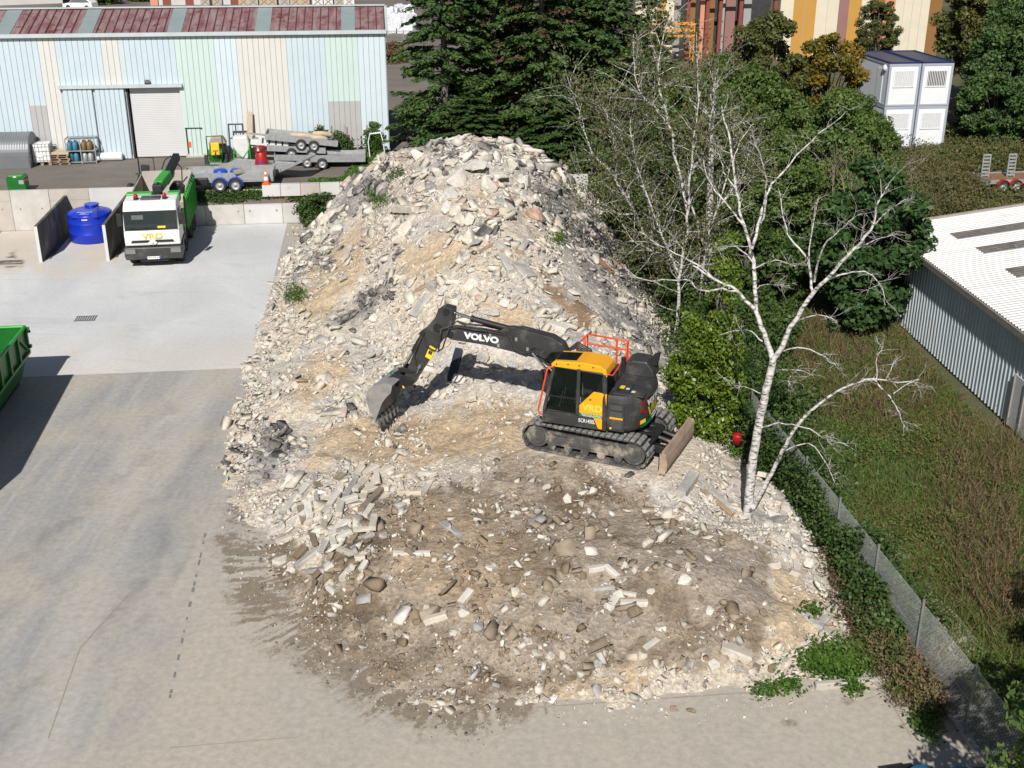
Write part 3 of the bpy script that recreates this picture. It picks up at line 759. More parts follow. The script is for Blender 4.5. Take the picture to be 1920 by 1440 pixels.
def scatter(n, smin, smax, power, dens_pow=1.0, sink=.25, tilt=.5, shapes=None, zone=None):
    global off
    x = rng.uniform(-11.6, 9.2, n); y = 18.5 + (63 - 18.5) * rng.uniform(0, 1, n) ** 1.35
    hgt = mound_h(x, y)
    pp = proj_np(np.stack([x, y, hgt], 1)); px, py = pp[:, 0], pp[:, 1]
    ok = (hgt > rng.uniform(-.06, .10, n) * (y > 0)) & (rng.uniform(0, 1, n) < density(px, py) ** dens_pow) & ~in_tracks(x, y)
    if zone is not None: ok &= poly_mask(px, py, zone, 10, 23) > rng.uniform(0, 1, n)
    x, y, hgt, px, py = x[ok], y[ok], hgt[ok], px[ok], py[ok]
    n = len(x)
    size = smin * (smax / smin) ** (rng.uniform(0, 1, n) ** power)
    kind = classify(px, py)
    z = np.maximum(hgt, 0) + size * .25 * (1 - sink)
    shp = rng.integers(0, len(SMALL), n) if shapes is None else rng.choice(shapes, n)
    Rm = rand_rot(n, tilt)
    gx = (mound_h(x + .2, y) - mound_h(x - .2, y)) / .4; gy = (mound_h(x, y + .2) - mound_h(x, y - .2)) / .4
    nz_ = 1 / np.sqrt(1 + gx ** 2 + gy ** 2); nx_, ny_ = -gx * nz_, -gy * nz_
    O_ = np.zeros(n); K = np.stack([O_, O_, nx_, O_, O_, ny_, -nx_, -ny_, O_], 1).reshape(-1, 3, 3)
    Rm = (np.eye(3)[None] + K + K @ K / (1 + nz_)[:, None, None]) @ Rm          # lie along the slope
    elong = np.stack([rng.uniform(.8, 1.25, n), rng.uniform(.7, 1.05, n), rng.uniform(.55, 1.0, n)], 1) * (size / 2)[:, None]
    rn = rng.uniform(0, 1, n)
    for t, (tv, tf) in enumerate(SMALL):
        s = shp == t
        c = s.sum()
        if not c: continue
        v = np.einsum('nij,nkj->nki', Rm[s], tv[None] * elong[s][:, None, :]) + np.stack([x[s], y[s], z[s]], 1)[:, None, :]
        f = tf[None] + (np.arange(c) * len(tv))[:, None, None] + off
        VV.append(v.reshape(-1, 3)); FF.append(f.reshape(-1, 3)); MI.append(np.repeat(kind[s], len(tf))); RN.append(np.repeat(rn[s], len(tf)))
        off += c * len(tv)
scatter(60000, .035, .13, 1.6, .8)
scatter(28000, .10, .28, 1.6, 1.0, sink=.55)
scatter(6600, .24, .54, 1.8, 1.5, sink=.5, tilt=.38, shapes=list(range(18)) + list(range(10, 18)), zone=[[(380, 250), (1300, 250), (1300, 720), (1000, 700), (800, 760), (600, 800), (560, 900), (400, 950)]])
scatter(2600, .18, .42, 1.4, .6, tilt=.5, shapes=list(range(10, 18)) + [0, 3, 4], zone=[[(470, 900), (800, 890), (800, 960), (720, 1060), (680, 1110), (540, 1110)], [(1360, 900), (1500, 930), (1580, 1060), (1650, 1190), (1560, 1240), (1480, 1080)], [(940, 960), (1290, 960), (1230, 1140), (960, 1120)], [(1080, 1180), (1460, 1150), (1460, 1280), (1100, 1290)]])
scatter(1100, .26, .55, 1.5, .15, sink=.45, tilt=.4, shapes=list(range(10, 18)) + [1, 3, 6], zone=[[(640, 960), (1300, 960), (1420, 1100), (1380, 1250), (760, 1200), (640, 1100)]])
scatter(1500, .4, .8, 1.5, 1.0, tilt=.4, shapes=list(range(10, 18)) + [1, 4, 9], zone=[[(600, 262), (1110, 262), (1140, 460), (560, 460)]])
# gravel strewn on the concrete round the foot
n = 5200
a = rng.uniform(0, 1, n)
px = rng.uniform(400, 1700, n); py = rng.uniform(980, 1390, n)
g_ = poly_mask(px, py, [[(425, 870), (520, 1060), (700, 1250), (1000, 1330), (1420, 1300), (1660, 1200), (1720, 1290), (1500, 1330), (1000, 1350), (880, 1380), (640, 1290), (430, 1080)]], 15, 17)
ok = rng.uniform(0, 1, n) < g_ * .75
px, py = px[ok], py[ok]
hx, hy, hz = hit_np(px, py)
def loose(hx, hy, hz, px, big=5.0, mix=None):
    global off
    n = len(hx); size = .02 * big ** (rng.uniform(0, 1, n) ** 2.2)
    kind = np.where(px > 1050, np.where(rng.uniform(0, 1, n) < .7, 1, 0), rng.choice([4, 4, 2, 3, 0], n)) if mix is None else rng.choice(mix, n)
    rn = rng.uniform(0, 1, n); Rm = rand_rot(n, .5); shp = rng.integers(0, len(SMALL), n)
    for t, (tv, tf) in enumerate(SMALL):
        s = shp == t; c = s.sum()
        v = np.einsum('nij,nkj->nki', Rm[s], tv[None] * (size[s] / 2)[:, None, None]) + np.stack([hx[s], hy[s], hz[s] + size[s] * .2], 1)[:, None, :]
        VV.append(v.reshape(-1, 3)); FF.append((tf[None] + (np.arange(c) * len(tv))[:, None, None] + off).reshape(-1, 3)); MI.append(np.repeat(kind[s], len(tf))); RN.append(np.repeat(rn[s], len(tf)))
        off += c * len(tv)
loose(hx, hy, hz, px)
px = rng.uniform(400, 1060, 9000); py = rng.uniform(900, 1400, 9000)
ok = rng.uniform(0, 1, 9000) < poly_mask(px, py, [[(425, 900), (420, 1075), (460, 1160), (600, 1250), (720, 1320), (880, 1370), (1040, 1310), (1060, 1240), (700, 1150), (560, 1050), (470, 930)]], 30, 91) * .6
px, py = px[ok], py[ok]; hx, hy, hz = hit_np(px, py)
loose(hx, hy, hz, px, 4.0, [4, 4, 4, 2, 0, 3])
# rubble fines spilling over to the edge of the pale slab
px = rng.uniform(430, 640, 9000); py = rng.uniform(415, 920, 9000)
ok = rng.uniform(0, 1, 9000) < poly_mask(px, py, [[(545, 424), (640, 424), (560, 560), (520, 700), (470, 900), (425, 900), (445, 790), (478, 690), (505, 570)]], 4, 37)
px, py = px[ok], py[ok]; hx, hy, hz = hit_np(px, py)
loose(hx, hy, hz, px, 11.0, [0, 0, 0, 1, 2, 5, 3])
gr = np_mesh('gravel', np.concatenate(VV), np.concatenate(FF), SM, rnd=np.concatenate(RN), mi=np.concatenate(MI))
stuff(gr, 'loose broken stone and gravel covering the mound', 'gravel')

# ---- large blocks, each an object: meshes shared between copies
BIG = {}
def big_mesh(shape, mat):
    key = (shape, mat)
    if key not in BIG:
        bm = hull([16, 20, 14, 18, 24, 12, 16, 22][shape], [.75, .55, .4, .85, .65, .3, .5, .9][shape], 500 + shape, .3, .55)
        bmesh.ops.bevel(bm, geom=bm.edges[:], offset=.05, segments=1, affect='EDGES', profile=.6)
        bmesh.ops.triangulate(bm, faces=[f for f in bm.faces if len(f.verts) > 4])
        bmesh.ops.subdivide_edges(bm, edges=[e for e in bm.edges if e.calc_length() > .45], cuts=1, use_grid_fill=True)
        rr = random.Random(shape)
        for v in bm.verts: v.co += Vector((rr.uniform(-1, 1), rr.uniform(-1, 1), rr.uniform(-1, 1))) * .035
        me = bpy.data.meshes.new('rubble_block'); bm.to_mesh(me); bm.free()
        me.materials.append(MATS[mat]); BIG[key] = me
    return BIG[key]
WHERE = [([(805, 390), (800, 290), (890, 262), (990, 290), (1010, 370), (900, 395)], 'in the pale heap below the crest of the mound', 'blocks in the heap below the crest'),
         ([(540, 470), (560, 330), (700, 280), (720, 400), (640, 450)], 'piled at the far left end of the mound', 'blocks at the far left end'),
         ([(690, 262), (1100, 255), (1100, 430), (690, 430)], 'strewn over the high far end of the mound', 'blocks over the high far end'),
         ([(1000, 400), (1300, 400), (1300, 760), (1200, 700), (1090, 620)], 'on the right flank under the birches', 'blocks on the right flank'),
         ([(380, 430), (700, 430), (680, 700), (600, 900), (380, 940)], 'on the left flank above the concrete', 'blocks on the left flank'),
         ([(690, 430), (1100, 430), (1240, 690), (1030, 690), (860, 730), (680, 700)], 'on the long slope behind the excavator boom', 'blocks behind the boom'),
         ([(1370, 880), (1700, 880), (1700, 1290), (1440, 1260), (1450, 1100)], 'along the fence side of the mound', 'blocks along the fence side'),
         ([(440, 890), (820, 890), (760, 1120), (440, 1140)], 'at the left foot among the broken kerbs', 'blocks at the left foot')]
def where(px, py):
    for poly, txt, grp in WHERE:
        if in_poly(np.array([px]), np.array([py]), poly)[0]: return txt, grp
    return 'on the brown earth apron in front', 'blocks on the brown apron'
CNAME = {'stone_pale': 'pale beige limestone', 'stone_white': 'chalky white stone', 'stone_grey': 'grey concrete', 'stone_dark': 'dark asphalt', 'stone_brown': 'earth stained brown', 'stone_red': 'reddish masonry'}
def put_block(px, py, size, mat, shape=None, flat=1.0, lift=.18, label=None, rz=None):
    p = hit(px, py)
    o = bpy.data.objects.new('rubble_block', big_mesh(random.randrange(8) if shape is None else shape, mat)); COL.objects.link(o)
    o.location = p + Vector((0, 0, size * lift))
    e = .02
    sx = (mh(p.x + .3, p.y) - mh(p.x - .3, p.y)) / .6; sy = (mh(p.x, p.y + .3) - mh(p.x, p.y - .3)) / .6
    q = Vector((-sx, -sy, 1)).to_track_quat('Z', 'Y') if p.z > .05 else Euler((0, 0, 0)).to_quaternion()
    o.rotation_euler = (q @ Euler((random.gauss(0, .25), random.gauss(0, .25), random.uniform(0, 6.28) if rz is None else rz)).to_quaternion()).to_euler()
    o.scale = (size / 2 * random.uniform(.95, 1.3), size / 2 * random.uniform(.7, 1.0), size / 2 * flat * random.uniform(.75, 1.1))
    t, g = where(px, py)
    tag(o, label or f'{CNAME[mat]} block {t}', 'stone', None if label else g)
    return o
# hand-placed ones
for px, py, s, mt, lab in [
    (893, 322, 1.5, 'stone_white', 'large chalky white boulder topping the pale heap'), (858, 345, 1.2, 'stone_white', None), (935, 335, 1.15, 'stone_white', None), (915, 352, 1.1, 'stone_white', None), (872, 300, .95, 'stone_white', None), (842, 372, .9, 'stone_white', None),
    (985, 345, .85, 'stone_white', None), (820, 330, .8, 'stone_white', None), (780, 298, .75, 'stone_white', None), (845, 310, .7, 'stone_pale', None), (958, 312, .7, 'stone_white', None),
    (1215, 1025, .48, 'stone_pale', 'white faced boulder with tan stains on the brown earth apron'), (1133, 985, .42, 'stone_brown', 'squat earth brown boulder behind the white faced boulder'), (1281, 1092, .38, 'stone_white', 'pale oval stone with pitted face right of the broken kerb cross'), (1358, 1135, .36, 'stone_brown', 'mossy brown clod on the right of the apron'),
    (1434, 1132, .22, 'stone_white', 'small smooth white stone alone on the right sand patch'), (1262, 1331, .22, 'stone_brown', 'brown stone on the yard, left of the pair below the mound'), (1296, 1332, .23, 'stone_brown', 'brown stone on the yard, right of the pair below the mound'),
    (1088, 1296, .26, 'stone_brown', 'dark brown stone at the front foot of the mound'), (1418, 1252, .26, 'stone_brown', None), (1448, 1254, .3, 'stone_brown', None), (1385, 1262, .28, 'stone_grey', None), (1470, 1242, .26, 'stone_grey', None), (1340, 1250, .35, 'stone_white', None), (1375, 1235, .3, 'stone_pale', None), (1205, 1230, .3, 'stone_pale', None),
    (798, 1148, .34, 'stone_pale', 'rounded pale boulder above a kerb piece on the apron'), (868, 1152, .30, 'stone_white', 'pale boulder below the white kerb end on the apron'), (850, 1186, .25, 'stone_white', 'flat white stone lying low on the apron'), (780, 1168, .27, 'stone_brown', 'hexagonal brown stone left of a kerb piece'),
    (718, 1008, .3, 'stone_grey', None), (663, 972, .35, 'stone_brown', None), (596, 1000, .36, 'stone_white', None), (676, 1080, .34, 'stone_pale', None), (612, 1085, .34, 'stone_brown', None), (640, 1015, .34, 'stone_white', None), (620, 1045, .4, 'stone_brown', None), (635, 1062, .38, 'stone_brown', None), (690, 1017, .3, 'stone_brown', None), (618, 1100, .32, 'stone_pale', None), (590, 1095, .3, 'stone_brown', None),
    (1160, 1120, .28, 'stone_white', None), (1172, 1065, .3, 'stone_white', None), (1220, 1110, .25, 'stone_pale', None), (1210, 1082, .25, 'stone_brown', None), (1190, 1155, .45, 'stone_brown', None), (1330, 1150, .35, 'stone_white', None), (1016, 1008, .24, 'stone_white', None), (1025, 1040, .26, 'stone_white', None), (990, 1055, .3, 'stone_white', None), (992, 1078, .26, 'stone_white', None), (1100, 985, .3, 'stone_brown', None), (1080, 970, .35, 'stone_brown', None), (1065, 940, .35, 'stone_white', None), (1105, 960, .24, 'stone_white', None), (1090, 945, .22, 'stone_white', None), (1025, 915, .32, 'stone_white', None), (1045, 905, .3, 'stone_brown', None),
    (740, 700, .5, 'stone_pale', None), (815, 745, .55, 'stone_pale', None), (845, 735, .55, 'stone_white', None), (700, 600, .5, 'stone_white', None), (720, 660, .45, 'stone_white', None), (640, 640, .5, 'stone_white', None), (860, 715, .6, 'stone_white', None), (830, 745, .4, 'stone_pale', None), (880, 750, .6, 'stone_pale', None), (905, 675, .55, 'stone_grey', None), (935, 690, .45, 'stone_grey', None), (880, 690, .4, 'stone_grey', None), (960, 690, .45, 'stone_grey', None), (990, 695, .4, 'stone_grey', None), (920, 715, .4, 'stone_grey', None), (940, 720, .35, 'stone_white', None), (985, 720, .35, 'stone_grey', None), (1010, 715, .4, 'stone_grey', None), (955, 718, .35, 'stone_grey', None),
    (810, 545, .6, 'stone_grey', None), (830, 555, .6, 'stone_white', None), (925, 590, .5, 'stone_grey', None), (945, 570, .5, 'stone_white', None), (960, 580, .5, 'stone_pale', None), (905, 562, .5, 'stone_pale', None), (890, 530, .55, 'stone_white', None), (1045, 590, .5, 'stone_white', None), (1060, 605, .45, 'stone_white', None), (1010, 590, .5, 'stone_pale', None),
    (1000, 412, .9, 'stone_red', None), (1005, 380, .7, 'stone_white', None), (955, 400, .9, 'stone_pale', None), (880, 418, .7, 'stone_white', None), (840, 395, .8, 'stone_white', None), (740, 430, .8, 'stone_white', None), (760, 440, .8, 'stone_pale', None), (650, 350, 1.0, 'stone_red', 'rusty orange boulder at the top left edge of the mound'), (655, 330, .8, 'stone_white', None),
    (606, 395, .9, 'stone_white', None), (620, 375, 1.0, 'stone_white', None), (610, 420, .9, 'stone_pale', None), (635, 360, .9, 'stone_white', None), (600, 440, .9, 'stone_white', None), (640, 400, .9, 'stone_pale', None), (625, 410, .8, 'stone_pale', None), (630, 440, .8, 'stone_white', None),
    (975, 312, .6, 'stone_dark', None), (850, 293, .6, 'stone_dark', None), (820, 322, .6, 'stone_dark', None), (835, 332, .5, 'stone_dark', None), (690, 345, .9, 'stone_dark', None), (670, 360, .8, 'stone_dark', None), (715, 360, .8, 'stone_grey', None), (715, 372, .8, 'stone_dark', None),
    (660, 595, .6, 'stone_dark', None), (645, 605, .6, 'stone_dark', None), (680, 565, .6, 'stone_dark', None), (700, 555, .55, 'stone_dark', None), (705, 510, .5, 'stone_dark', None), (735, 530, .45, 'stone_dark', None), (660, 625, .5, 'stone_dark', None), (735, 560, .4, 'stone_dark', None), (740, 485, .4, 'stone_dark', None), (750, 475, .5, 'stone_dark', None),
    (1450, 975, .5, 'stone_white', None), (1475, 965, .5, 'stone_pale', None), (1490, 1000, .5, 'stone_white', None), (1450, 1010, .4, 'stone_grey', None), (1510, 1030, .5, 'stone_white', None), (1520, 1060, .5, 'stone_pale', None), (1540, 1075, .45, 'stone_white', None), (1490, 1050, .45, 'stone_pale', None), (1440, 990, .45, 'stone_white', None), (1470, 1020, .5, 'stone_white', None), (1415, 930, .45, 'stone_white', None), (1440, 920, .4, 'stone_white', None), (1425, 880, .4, 'stone_pale', None), (1560, 1210, .35, 'stone_pale', None), (1580, 1170, .35, 'stone_white', None), (1560, 1150, .35, 'stone_white', None), (1545, 1190, .4, 'stone_pale', None)]:
    put_block(px, py, s, mt, label=lab)
# the rest at random, sizes and kinds by zone
cnt = 0
tries = 0
while cnt < 175 and tries < 4000:
    tries += 1
    px_, py_ = random.uniform(440, 1650), random.uniform(262, 1260)
    p = hit(px_, py_)
    if p.z < .06 or in_tracks(np.array([p.x]), np.array([p.y]), .4)[0]: continue
    a_, b_ = np.array([px_]), np.array([py_])
    if random.random() > density(a_, b_)[0] ** .5: continue
    dirt_ = in_poly(a_, b_, DIRT)[0]
    k = SM[classify(a_, b_)[0]]
    s = random.uniform(.16, .34) if dirt_ else (random.uniform(.28, .55) if py_ > 480 else random.uniform(.4, .85))
    put_block(px_, py_, s, k, flat=random.choice([.5, .8, 1]))
    cnt += 1

# ---- long pieces: broken kerbs, slabs, beams (each cut to its own length)
def long_piece(name, p0, p1, wpx, hfac, mat, label, cat='kerbstone', group=None, zoff=0.0, chip=.12):
    a, b = hit(*p0), hit(*p1)
    mid = (a + b) / 2
    sc = FPX / (mid.y * cT + (CAM_H - mid.z) * sT)
    wd = wpx / sc; L = (b - a).length
    mb = MB(); n = max(3, int(L / .18)); rr = random.Random(hash((p0, p1)) & 0xffff)
    prof = [(-.5, -.5), (.5, -.5), (.5, .38), (.38, .5), (-.38, .5), (-.5, .38)]
    vs, fs = [], []
    for i in range(n + 1):
        x = (i / n - .5) * L
        for (y, z) in prof:
            e = rr.uniform(-1, 1) * wd * (chip if i in (0, n) else .03)
            vs.append((x + e, y * wd + rr.uniform(-1, 1) * wd * .03, z * wd * hfac + rr.uniform(-1, 1) * wd * .03))
    k = len(prof)
    for i in range(n):
        for j in range(k): fs.append((i * k + j, i * k + (j + 1) % k, (i + 1) * k + (j + 1) % k, (i + 1) * k + j))
    fs += [tuple(range(k))[::-1], tuple(range(n * k, n * k + k))]
    mb.add(vs, [f[::-1] for f in fs])
    o = mb.build(name, mat)
    d = (b - a).normalized()
    up = Vector((0, 0, 1)); up = (up - d * up.dot(d)).normalized(); yv = up.cross(d)
    M = Matrix((d, yv, up)).transposed().to_4x4(); M.translation = mid + up * wd * hfac * (.3 + zoff)
    o.matrix_world = M
    tag(o, label, cat, group)
    return o
pmat('beam_paint', (0.018, 0.026, 0.05), (0.03, 0.036, 0.055), 3, .6, dust=(.12, .11, .1))
KG = 'broken kerbs at the left foot'
KL = 'broken length of pale concrete kerb at the left foot of the mound'
KA = 'broken kerbs on the brown apron'
KAL = 'short broken piece of concrete kerb on the brown earth apron'
for p0, p1, wd, hf, mt, lab, grp in [
    ((531, 965), (578, 910), 15, .8, 'stone_grey', 'grey round edged kerb lying alone up the sandy left flank', None), ((591, 895), (594, 945), 10, .8, 'stone_grey', 'thin upright looking kerb beside the lone grey kerb', None), ((575, 988), (604, 950), 13, .7, 'stone_pale', KL, KG), ((642, 945), (680, 878), 11, .7, 'stone_grey', 'long narrow kerb pointing up the slope left of the brown kerb', None),
    ((677, 962), (721, 912), 13, .8, 'stone_brown', 'dirt brown kerb with a black shadow at the edge of the apron', None), ((683, 930), (706, 907), 14, .7, 'stone_pale', KL, KG), ((706, 895), (735, 880), 18, .7, 'stone_pale', 'short thick pale block above the brown kerb', None), ((520, 1020), (563, 1003), 14, .7, 'stone_pale', KL, KG), ((563, 1014), (590, 1003), 14, .7, 'stone_pale', KL, KG),
    ((557, 1064), (598, 1032), 16, .7, 'stone_grey', KL, KG), ((601, 1035), (642, 982), 14, .7, 'stone_pale', KL, KG), ((642, 1093), (686, 1038), 14, .8, 'stone_pale', 'long pale kerb pointing down to the yard at the left foot', None), ((625, 1026), (668, 1041), 12, .6, 'stone_pale', KL, KG), ((737, 1039), (807, 1038), 11, .8, 'stone_white', 'straight white kerb lying level across the brown apron', None),
    ((747, 994), (791, 1029), 13, .5, 'stone_brown', KAL, KA), ((829, 983), (864, 1006), 14, .6, 'stone_grey', KAL, KA), ((750, 927), (794, 928), 13, .8, 'stone_pale', KAL, KA), ((794, 927), (806, 906), 12, .7, 'stone_grey', KAL, KA), ((789, 890), (817, 891), 10, .8, 'stone_white', KAL, KA), ((864, 1134), (884, 1108), 15, .6, 'stone_white', 'bright white kerb end standing out on the apron', None),
    ((893, 1102), (916, 1163), 8, .6, 'timber', 'thin weathered timber batten on the apron', None), ((798, 1169), (839, 1154), 16, .7, 'stone_pale', 'kerb piece between two boulders low on the apron', None), ((837, 1017), (896, 1041), 15, .5, 'stone_brown', KAL, KA), ((1275, 935), (1301, 897), 20, .9, 'stone_grey', 'grey concrete post stub right of the dozer blade', None),
    ((1310, 897), (1377, 965), 14, .7, 'stone_grey', 'long grey concrete beam leaning towards the birch foot', None), ((1318, 923), (1374, 968), 11, .7, 'timber', 'weathered timber beam below the long grey beam', None), ((1421, 982), (1479, 988), 13, .8, 'stone_grey', 'grey kerb right of the birch foot', None), ((1103, 1072), (1132, 1068), 13, .7, 'stone_white', KAL, KA), ((1135, 1061), (1158, 1084), 11, .8, 'stone_white', KAL, KA),
    ((1112, 1110), (1152, 1100), 9, .7, 'stone_grey', KAL, KA), ((1147, 1138), (1161, 1113), 15, .6, 'stone_white', 'upright arm of the white kerb cross on the apron', None), ((1164, 1131), (1214, 1132), 13, .7, 'stone_white', 'level arm of the white kerb cross on the apron', None), ((1167, 1113), (1193, 1118), 9, .7, 'stone_white', KAL, KA), ((1208, 1215), (1234, 1195), 12, .3, 'stone_white', 'thin white tile by the sand patch at the front', None),
    ((1323, 1177), (1354, 1204), 18, .4, 'stone_brown', KAL, KA), ((1350, 1212), (1406, 1234), 26, .6, 'stone_pale', 'large flat slab at the right front of the apron', None), ((1565, 1127), (1615, 1164), 14, .8, 'stone_pale', 'long pale beam at the right edge by the fence', None), ((1530, 1089), (1574, 1083), 14, .8, 'stone_pale', 'pale beam pointing at the fence above the long beam', None), ((1502, 1147), (1526, 1168), 16, .4, 'stone_grey', 'tilted grey slab over a dark hollow on the right', None), ((1553, 1106), (1581, 1117), 12, .7, 'stone_white', 'short white piece above the long pale beam', None), ((1466, 977), (1473, 950), 15, .7, 'stone_white', 'upright white kerb end right of the birch', None),
    ((939, 480), (957, 513), 13, .8, 'stone_grey', 'long grey kerb beside the square slab on the back slope', None), ((968, 495), (994, 524), 28, .3, 'stone_grey', 'square light grey slab on the back slope', None), ((928, 459), (954, 473), 12, .8, 'stone_grey', 'grey kerb lying above the square slab', None), ((899, 473), (928, 459), 7, .8, 'timber', 'thin pale batten left of the grey kerb on the back slope', None), ((965, 470), (983, 477), 8, .8, 'timber', 'short batten right of the grey kerb on the back slope', None),
    ((647, 491), (658, 464), 11, .8, 'stone_pale', 'pale post standing up on the sandy left shoulder', None), ((1121, 490), (1147, 515), 10, 1, 'old_wood', 'rotten brown log on the dark right flank', None), ((775, 594), (808, 557), 22, .4, 'stone_grey', 'tilted grey slab above the boom elbow', None), ((745, 395), (785, 395), 26, .5, 'stone_pale', 'broad square slab on the crest slope left of the white heap', None), ((979, 306), (1025, 317), 14, .8, 'stone_white', 'long white block near the right of the crest', None),
    ((1027, 608), (1063, 623), 20, .7, 'stone_white', 'big white block behind the boom foot', None), ((846, 712), (861, 658), 15, .9, 'beam_paint', 'dark blue steel beam standing in the shadow of the boom', None), ((865, 536), (899, 535), 13, .7, 'stone_white', 'white block above the sand behind the boom', None), ((995, 840), (940, 858), 8, .4, 'timber', 'plank poking out in front of the track', None), ((780, 545), (830, 520), 9, .6, 'timber', 'grey plank among stones above the boom', None)]:
    cat = 'plank' if mt in ('timber', 'old_wood') else ('beam' if 'beam' in lab else ('slab' if 'slab' in lab or 'tile' in lab else 'kerbstone'))
    nm = {'plank': 'timber_plank', 'beam': 'concrete_beam' if mt != 'beam_paint' else 'steel_beam', 'slab': 'broken_slab', 'kerbstone': 'kerb_stone'}[cat]
    long_piece(nm, p0, p1, wd, hf, mt, lab, cat, grp)

HEAP = [(535, 1000), (575, 920), (640, 890), (735, 880), (725, 940), (690, 1060), (640, 1100), (560, 1070)]
k = 0
while k < 46:
    x_, y_ = random.uniform(520, 740), random.uniform(880, 1105)
    if not in_poly(np.array([x_]), np.array([y_]), HEAP)[0]: continue
    a_ = random.gauss(-.95, .5); l_ = random.uniform(12, 34)
    dx_, dy_ = math.cos(a_) * l_ / 2, math.sin(a_) * l_ * .42
    mt = random.choice(['stone_pale', 'stone_pale', 'stone_white', 'stone_grey', 'stone_brown'])
    long_piece('kerb_stone', (x_ - dx_, y_ - dy_), (x_ + dx_, y_ + dy_), random.uniform(10, 15), random.uniform(.45, .8), mt, KL, 'kerbstone', KG, zoff=random.choice([0, 0, .4, .9, 1.4]))
    k += 1

RIGHT = [(1385, 900), (1465, 890), (1500, 960), (1570, 1060), (1625, 1170), (1560, 1200), (1500, 1110), (1430, 1000)]
k = 0
while k < 26:
    x_, y_ = random.uniform(1380, 1630), random.uniform(890, 1205)
    if not in_poly(np.array([x_]), np.array([y_]), RIGHT)[0]: continue
    a_ = random.gauss(.5, .8); l_ = random.uniform(14, 34)
    dx_, dy_ = math.cos(a_) * l_ / 2, math.sin(a_) * l_ * .42
    long_piece('broken_slab', (x_ - dx_, y_ - dy_), (x_ + dx_, y_ + dy_), random.uniform(11, 19), random.uniform(.3, .7), random.choice(['stone_pale', 'stone_white', 'stone_pale', 'stone_grey']), 'broken pale slab or kerb end on the fence side of the mound', 'slab', 'broken slabs along the fence side', zoff=random.choice([0, .2, .6, 1.0]))
    k += 1
# ================================================================== BUILDINGS AND WALLS
def on_plane(px, py, pt, nrm):
    d = Vector(ray(px, py)); o = Vector((0, 0, CAM_H))
    return o + d * ((Vector(pt) - o).dot(nrm) / d.dot(nrm))
pmat('clad_blue', (0.484, 0.583, 0.643), (0.528, 0.621, 0.676), 1.2, 0.55, dust=(0.495, 0.567, 0.600), dlo=0.55, dhi=0.9)
pmat('clad_pale', (0.539, 0.632, 0.682), (0.583, 0.665, 0.715), 1.2, 0.55, dust=(0.550, 0.616, 0.638), dlo=0.55, dhi=0.9)
pmat('clad_cream', (0.595, 0.585, 0.555), (0.63, 0.62, 0.59), 1.0, 0.55, dust=(0.56, 0.55, 0.52), dlo=0.55, dhi=0.9)
pmat('clad_green', (0.50, 0.625, 0.595), (0.535, 0.65, 0.62), 1.2, 0.55, dust=(0.50, 0.60, 0.585), dlo=0.55, dhi=0.9)
pmat('clad_grey', (0.396, 0.396, 0.391), (0.429, 0.429, 0.418), 1.2, 0.55)
pmat('seam_dark', (0.28, 0.32, 0.35), (0.33, 0.37, 0.4), 3, 0.7)
pmat('void_dark', (0.035, 0.033, 0.035), (0.05, 0.05, 0.05), 3, 0.9)
pmat('roof_maroon', (0.20, 0.095, 0.10), (0.27, 0.20, 0.20), 1.3, 0.6, stretch=(2.5, .5, .5), lo=.40, hi=.62, dust=(0.14, 0.045, 0.04), dscale=1.4, dlo=.52, dhi=.66)
pmat('roof_seam', (0.10, 0.04, 0.05), (0.13, 0.05, 0.06), 3, 0.6)
pmat('roof_light', (0.22, 0.28, 0.28), (0.26, 0.31, 0.31), 1.5, 0.5)
pmat('trim_grey', (0.50, 0.55, 0.58), (0.44, 0.48, 0.5), 2, 0.5)
pmat('shutter_white', (0.56, 0.565, 0.575), (0.53, 0.535, 0.545), 1, 0.5)
pmat('wall_concrete', (0.50, 0.48, 0.45), (0.40, 0.385, 0.36), 1.1, 0.9, bmp=.15, dust=(0.56, 0.53, 0.49), dscale=.8)
pmat('wall_concrete_warm', (0.47, 0.43, 0.385), (0.375, 0.345, 0.31), 1.1, 0.9, bmp=.15, dust=(0.50, 0.44, 0.37), dscale=.9)
pmat('wall_concrete_light', (0.57, 0.565, 0.555), (0.50, 0.49, 0.48), 1.0, 0.9, bmp=.12, dust=(0.44, 0.43, 0.41), dscale=1.2, dlo=.58)
pmat('wall_concrete_shaded', (0.11, 0.106, 0.10), (0.07, 0.067, 0.064), 1.6, 0.9, bmp=.2, stretch=(1, 1, .3), dust=(0.24, 0.225, 0.205), dscale=1.3)  # shade on the bay partition walls is put into this near-black colour
pmat('wall_stain', (0.20, 0.195, 0.19), (0.26, 0.25, 0.24), 3, .9)

# ---- long pale blue warehouse
WO = UV(0.65, 69.0, 1.5)
wh = thing('warehouse', 'long warehouse clad in pale blue, green and cream sheets under a maroon ribbed roof', 'warehouse', WO, YAW)
def wl(px, py, y=0.0):
    q = on_plane(px, py, WO + EY * y, EY) - WO
    return q.dot(EX), q.z
WLEN, WHT = 36.0, 6.82
bounds = [(-300, 'clad_blue'), (69, 'clad_cream'), (98, 'clad_blue'), (185, 'clad_cream'), (215, 'clad_blue'), (330, 'clad_green'), (398, 'clad_pale'), (446, 'clad_cream'), (533, 'clad_blue'), (612, 'clad_green'), (666, 'clad_pale')]
bx = [(wl(p, 70)[0] if p > 0 else -999, m_) for p, m_ in bounds]
CL = ['clad_blue', 'clad_pale', 'clad_cream', 'clad_green', 'clad_grey', 'seam_dark']
dx0, dz = wl(111, 166); dx1, _ = wl(342, 166)                      # sliding door bay
gl0, glz = wl(58, 198); gl1, _ = wl(91, 198)
gr0, grz = wl(618, 190); gr1, _ = wl(672, 190)
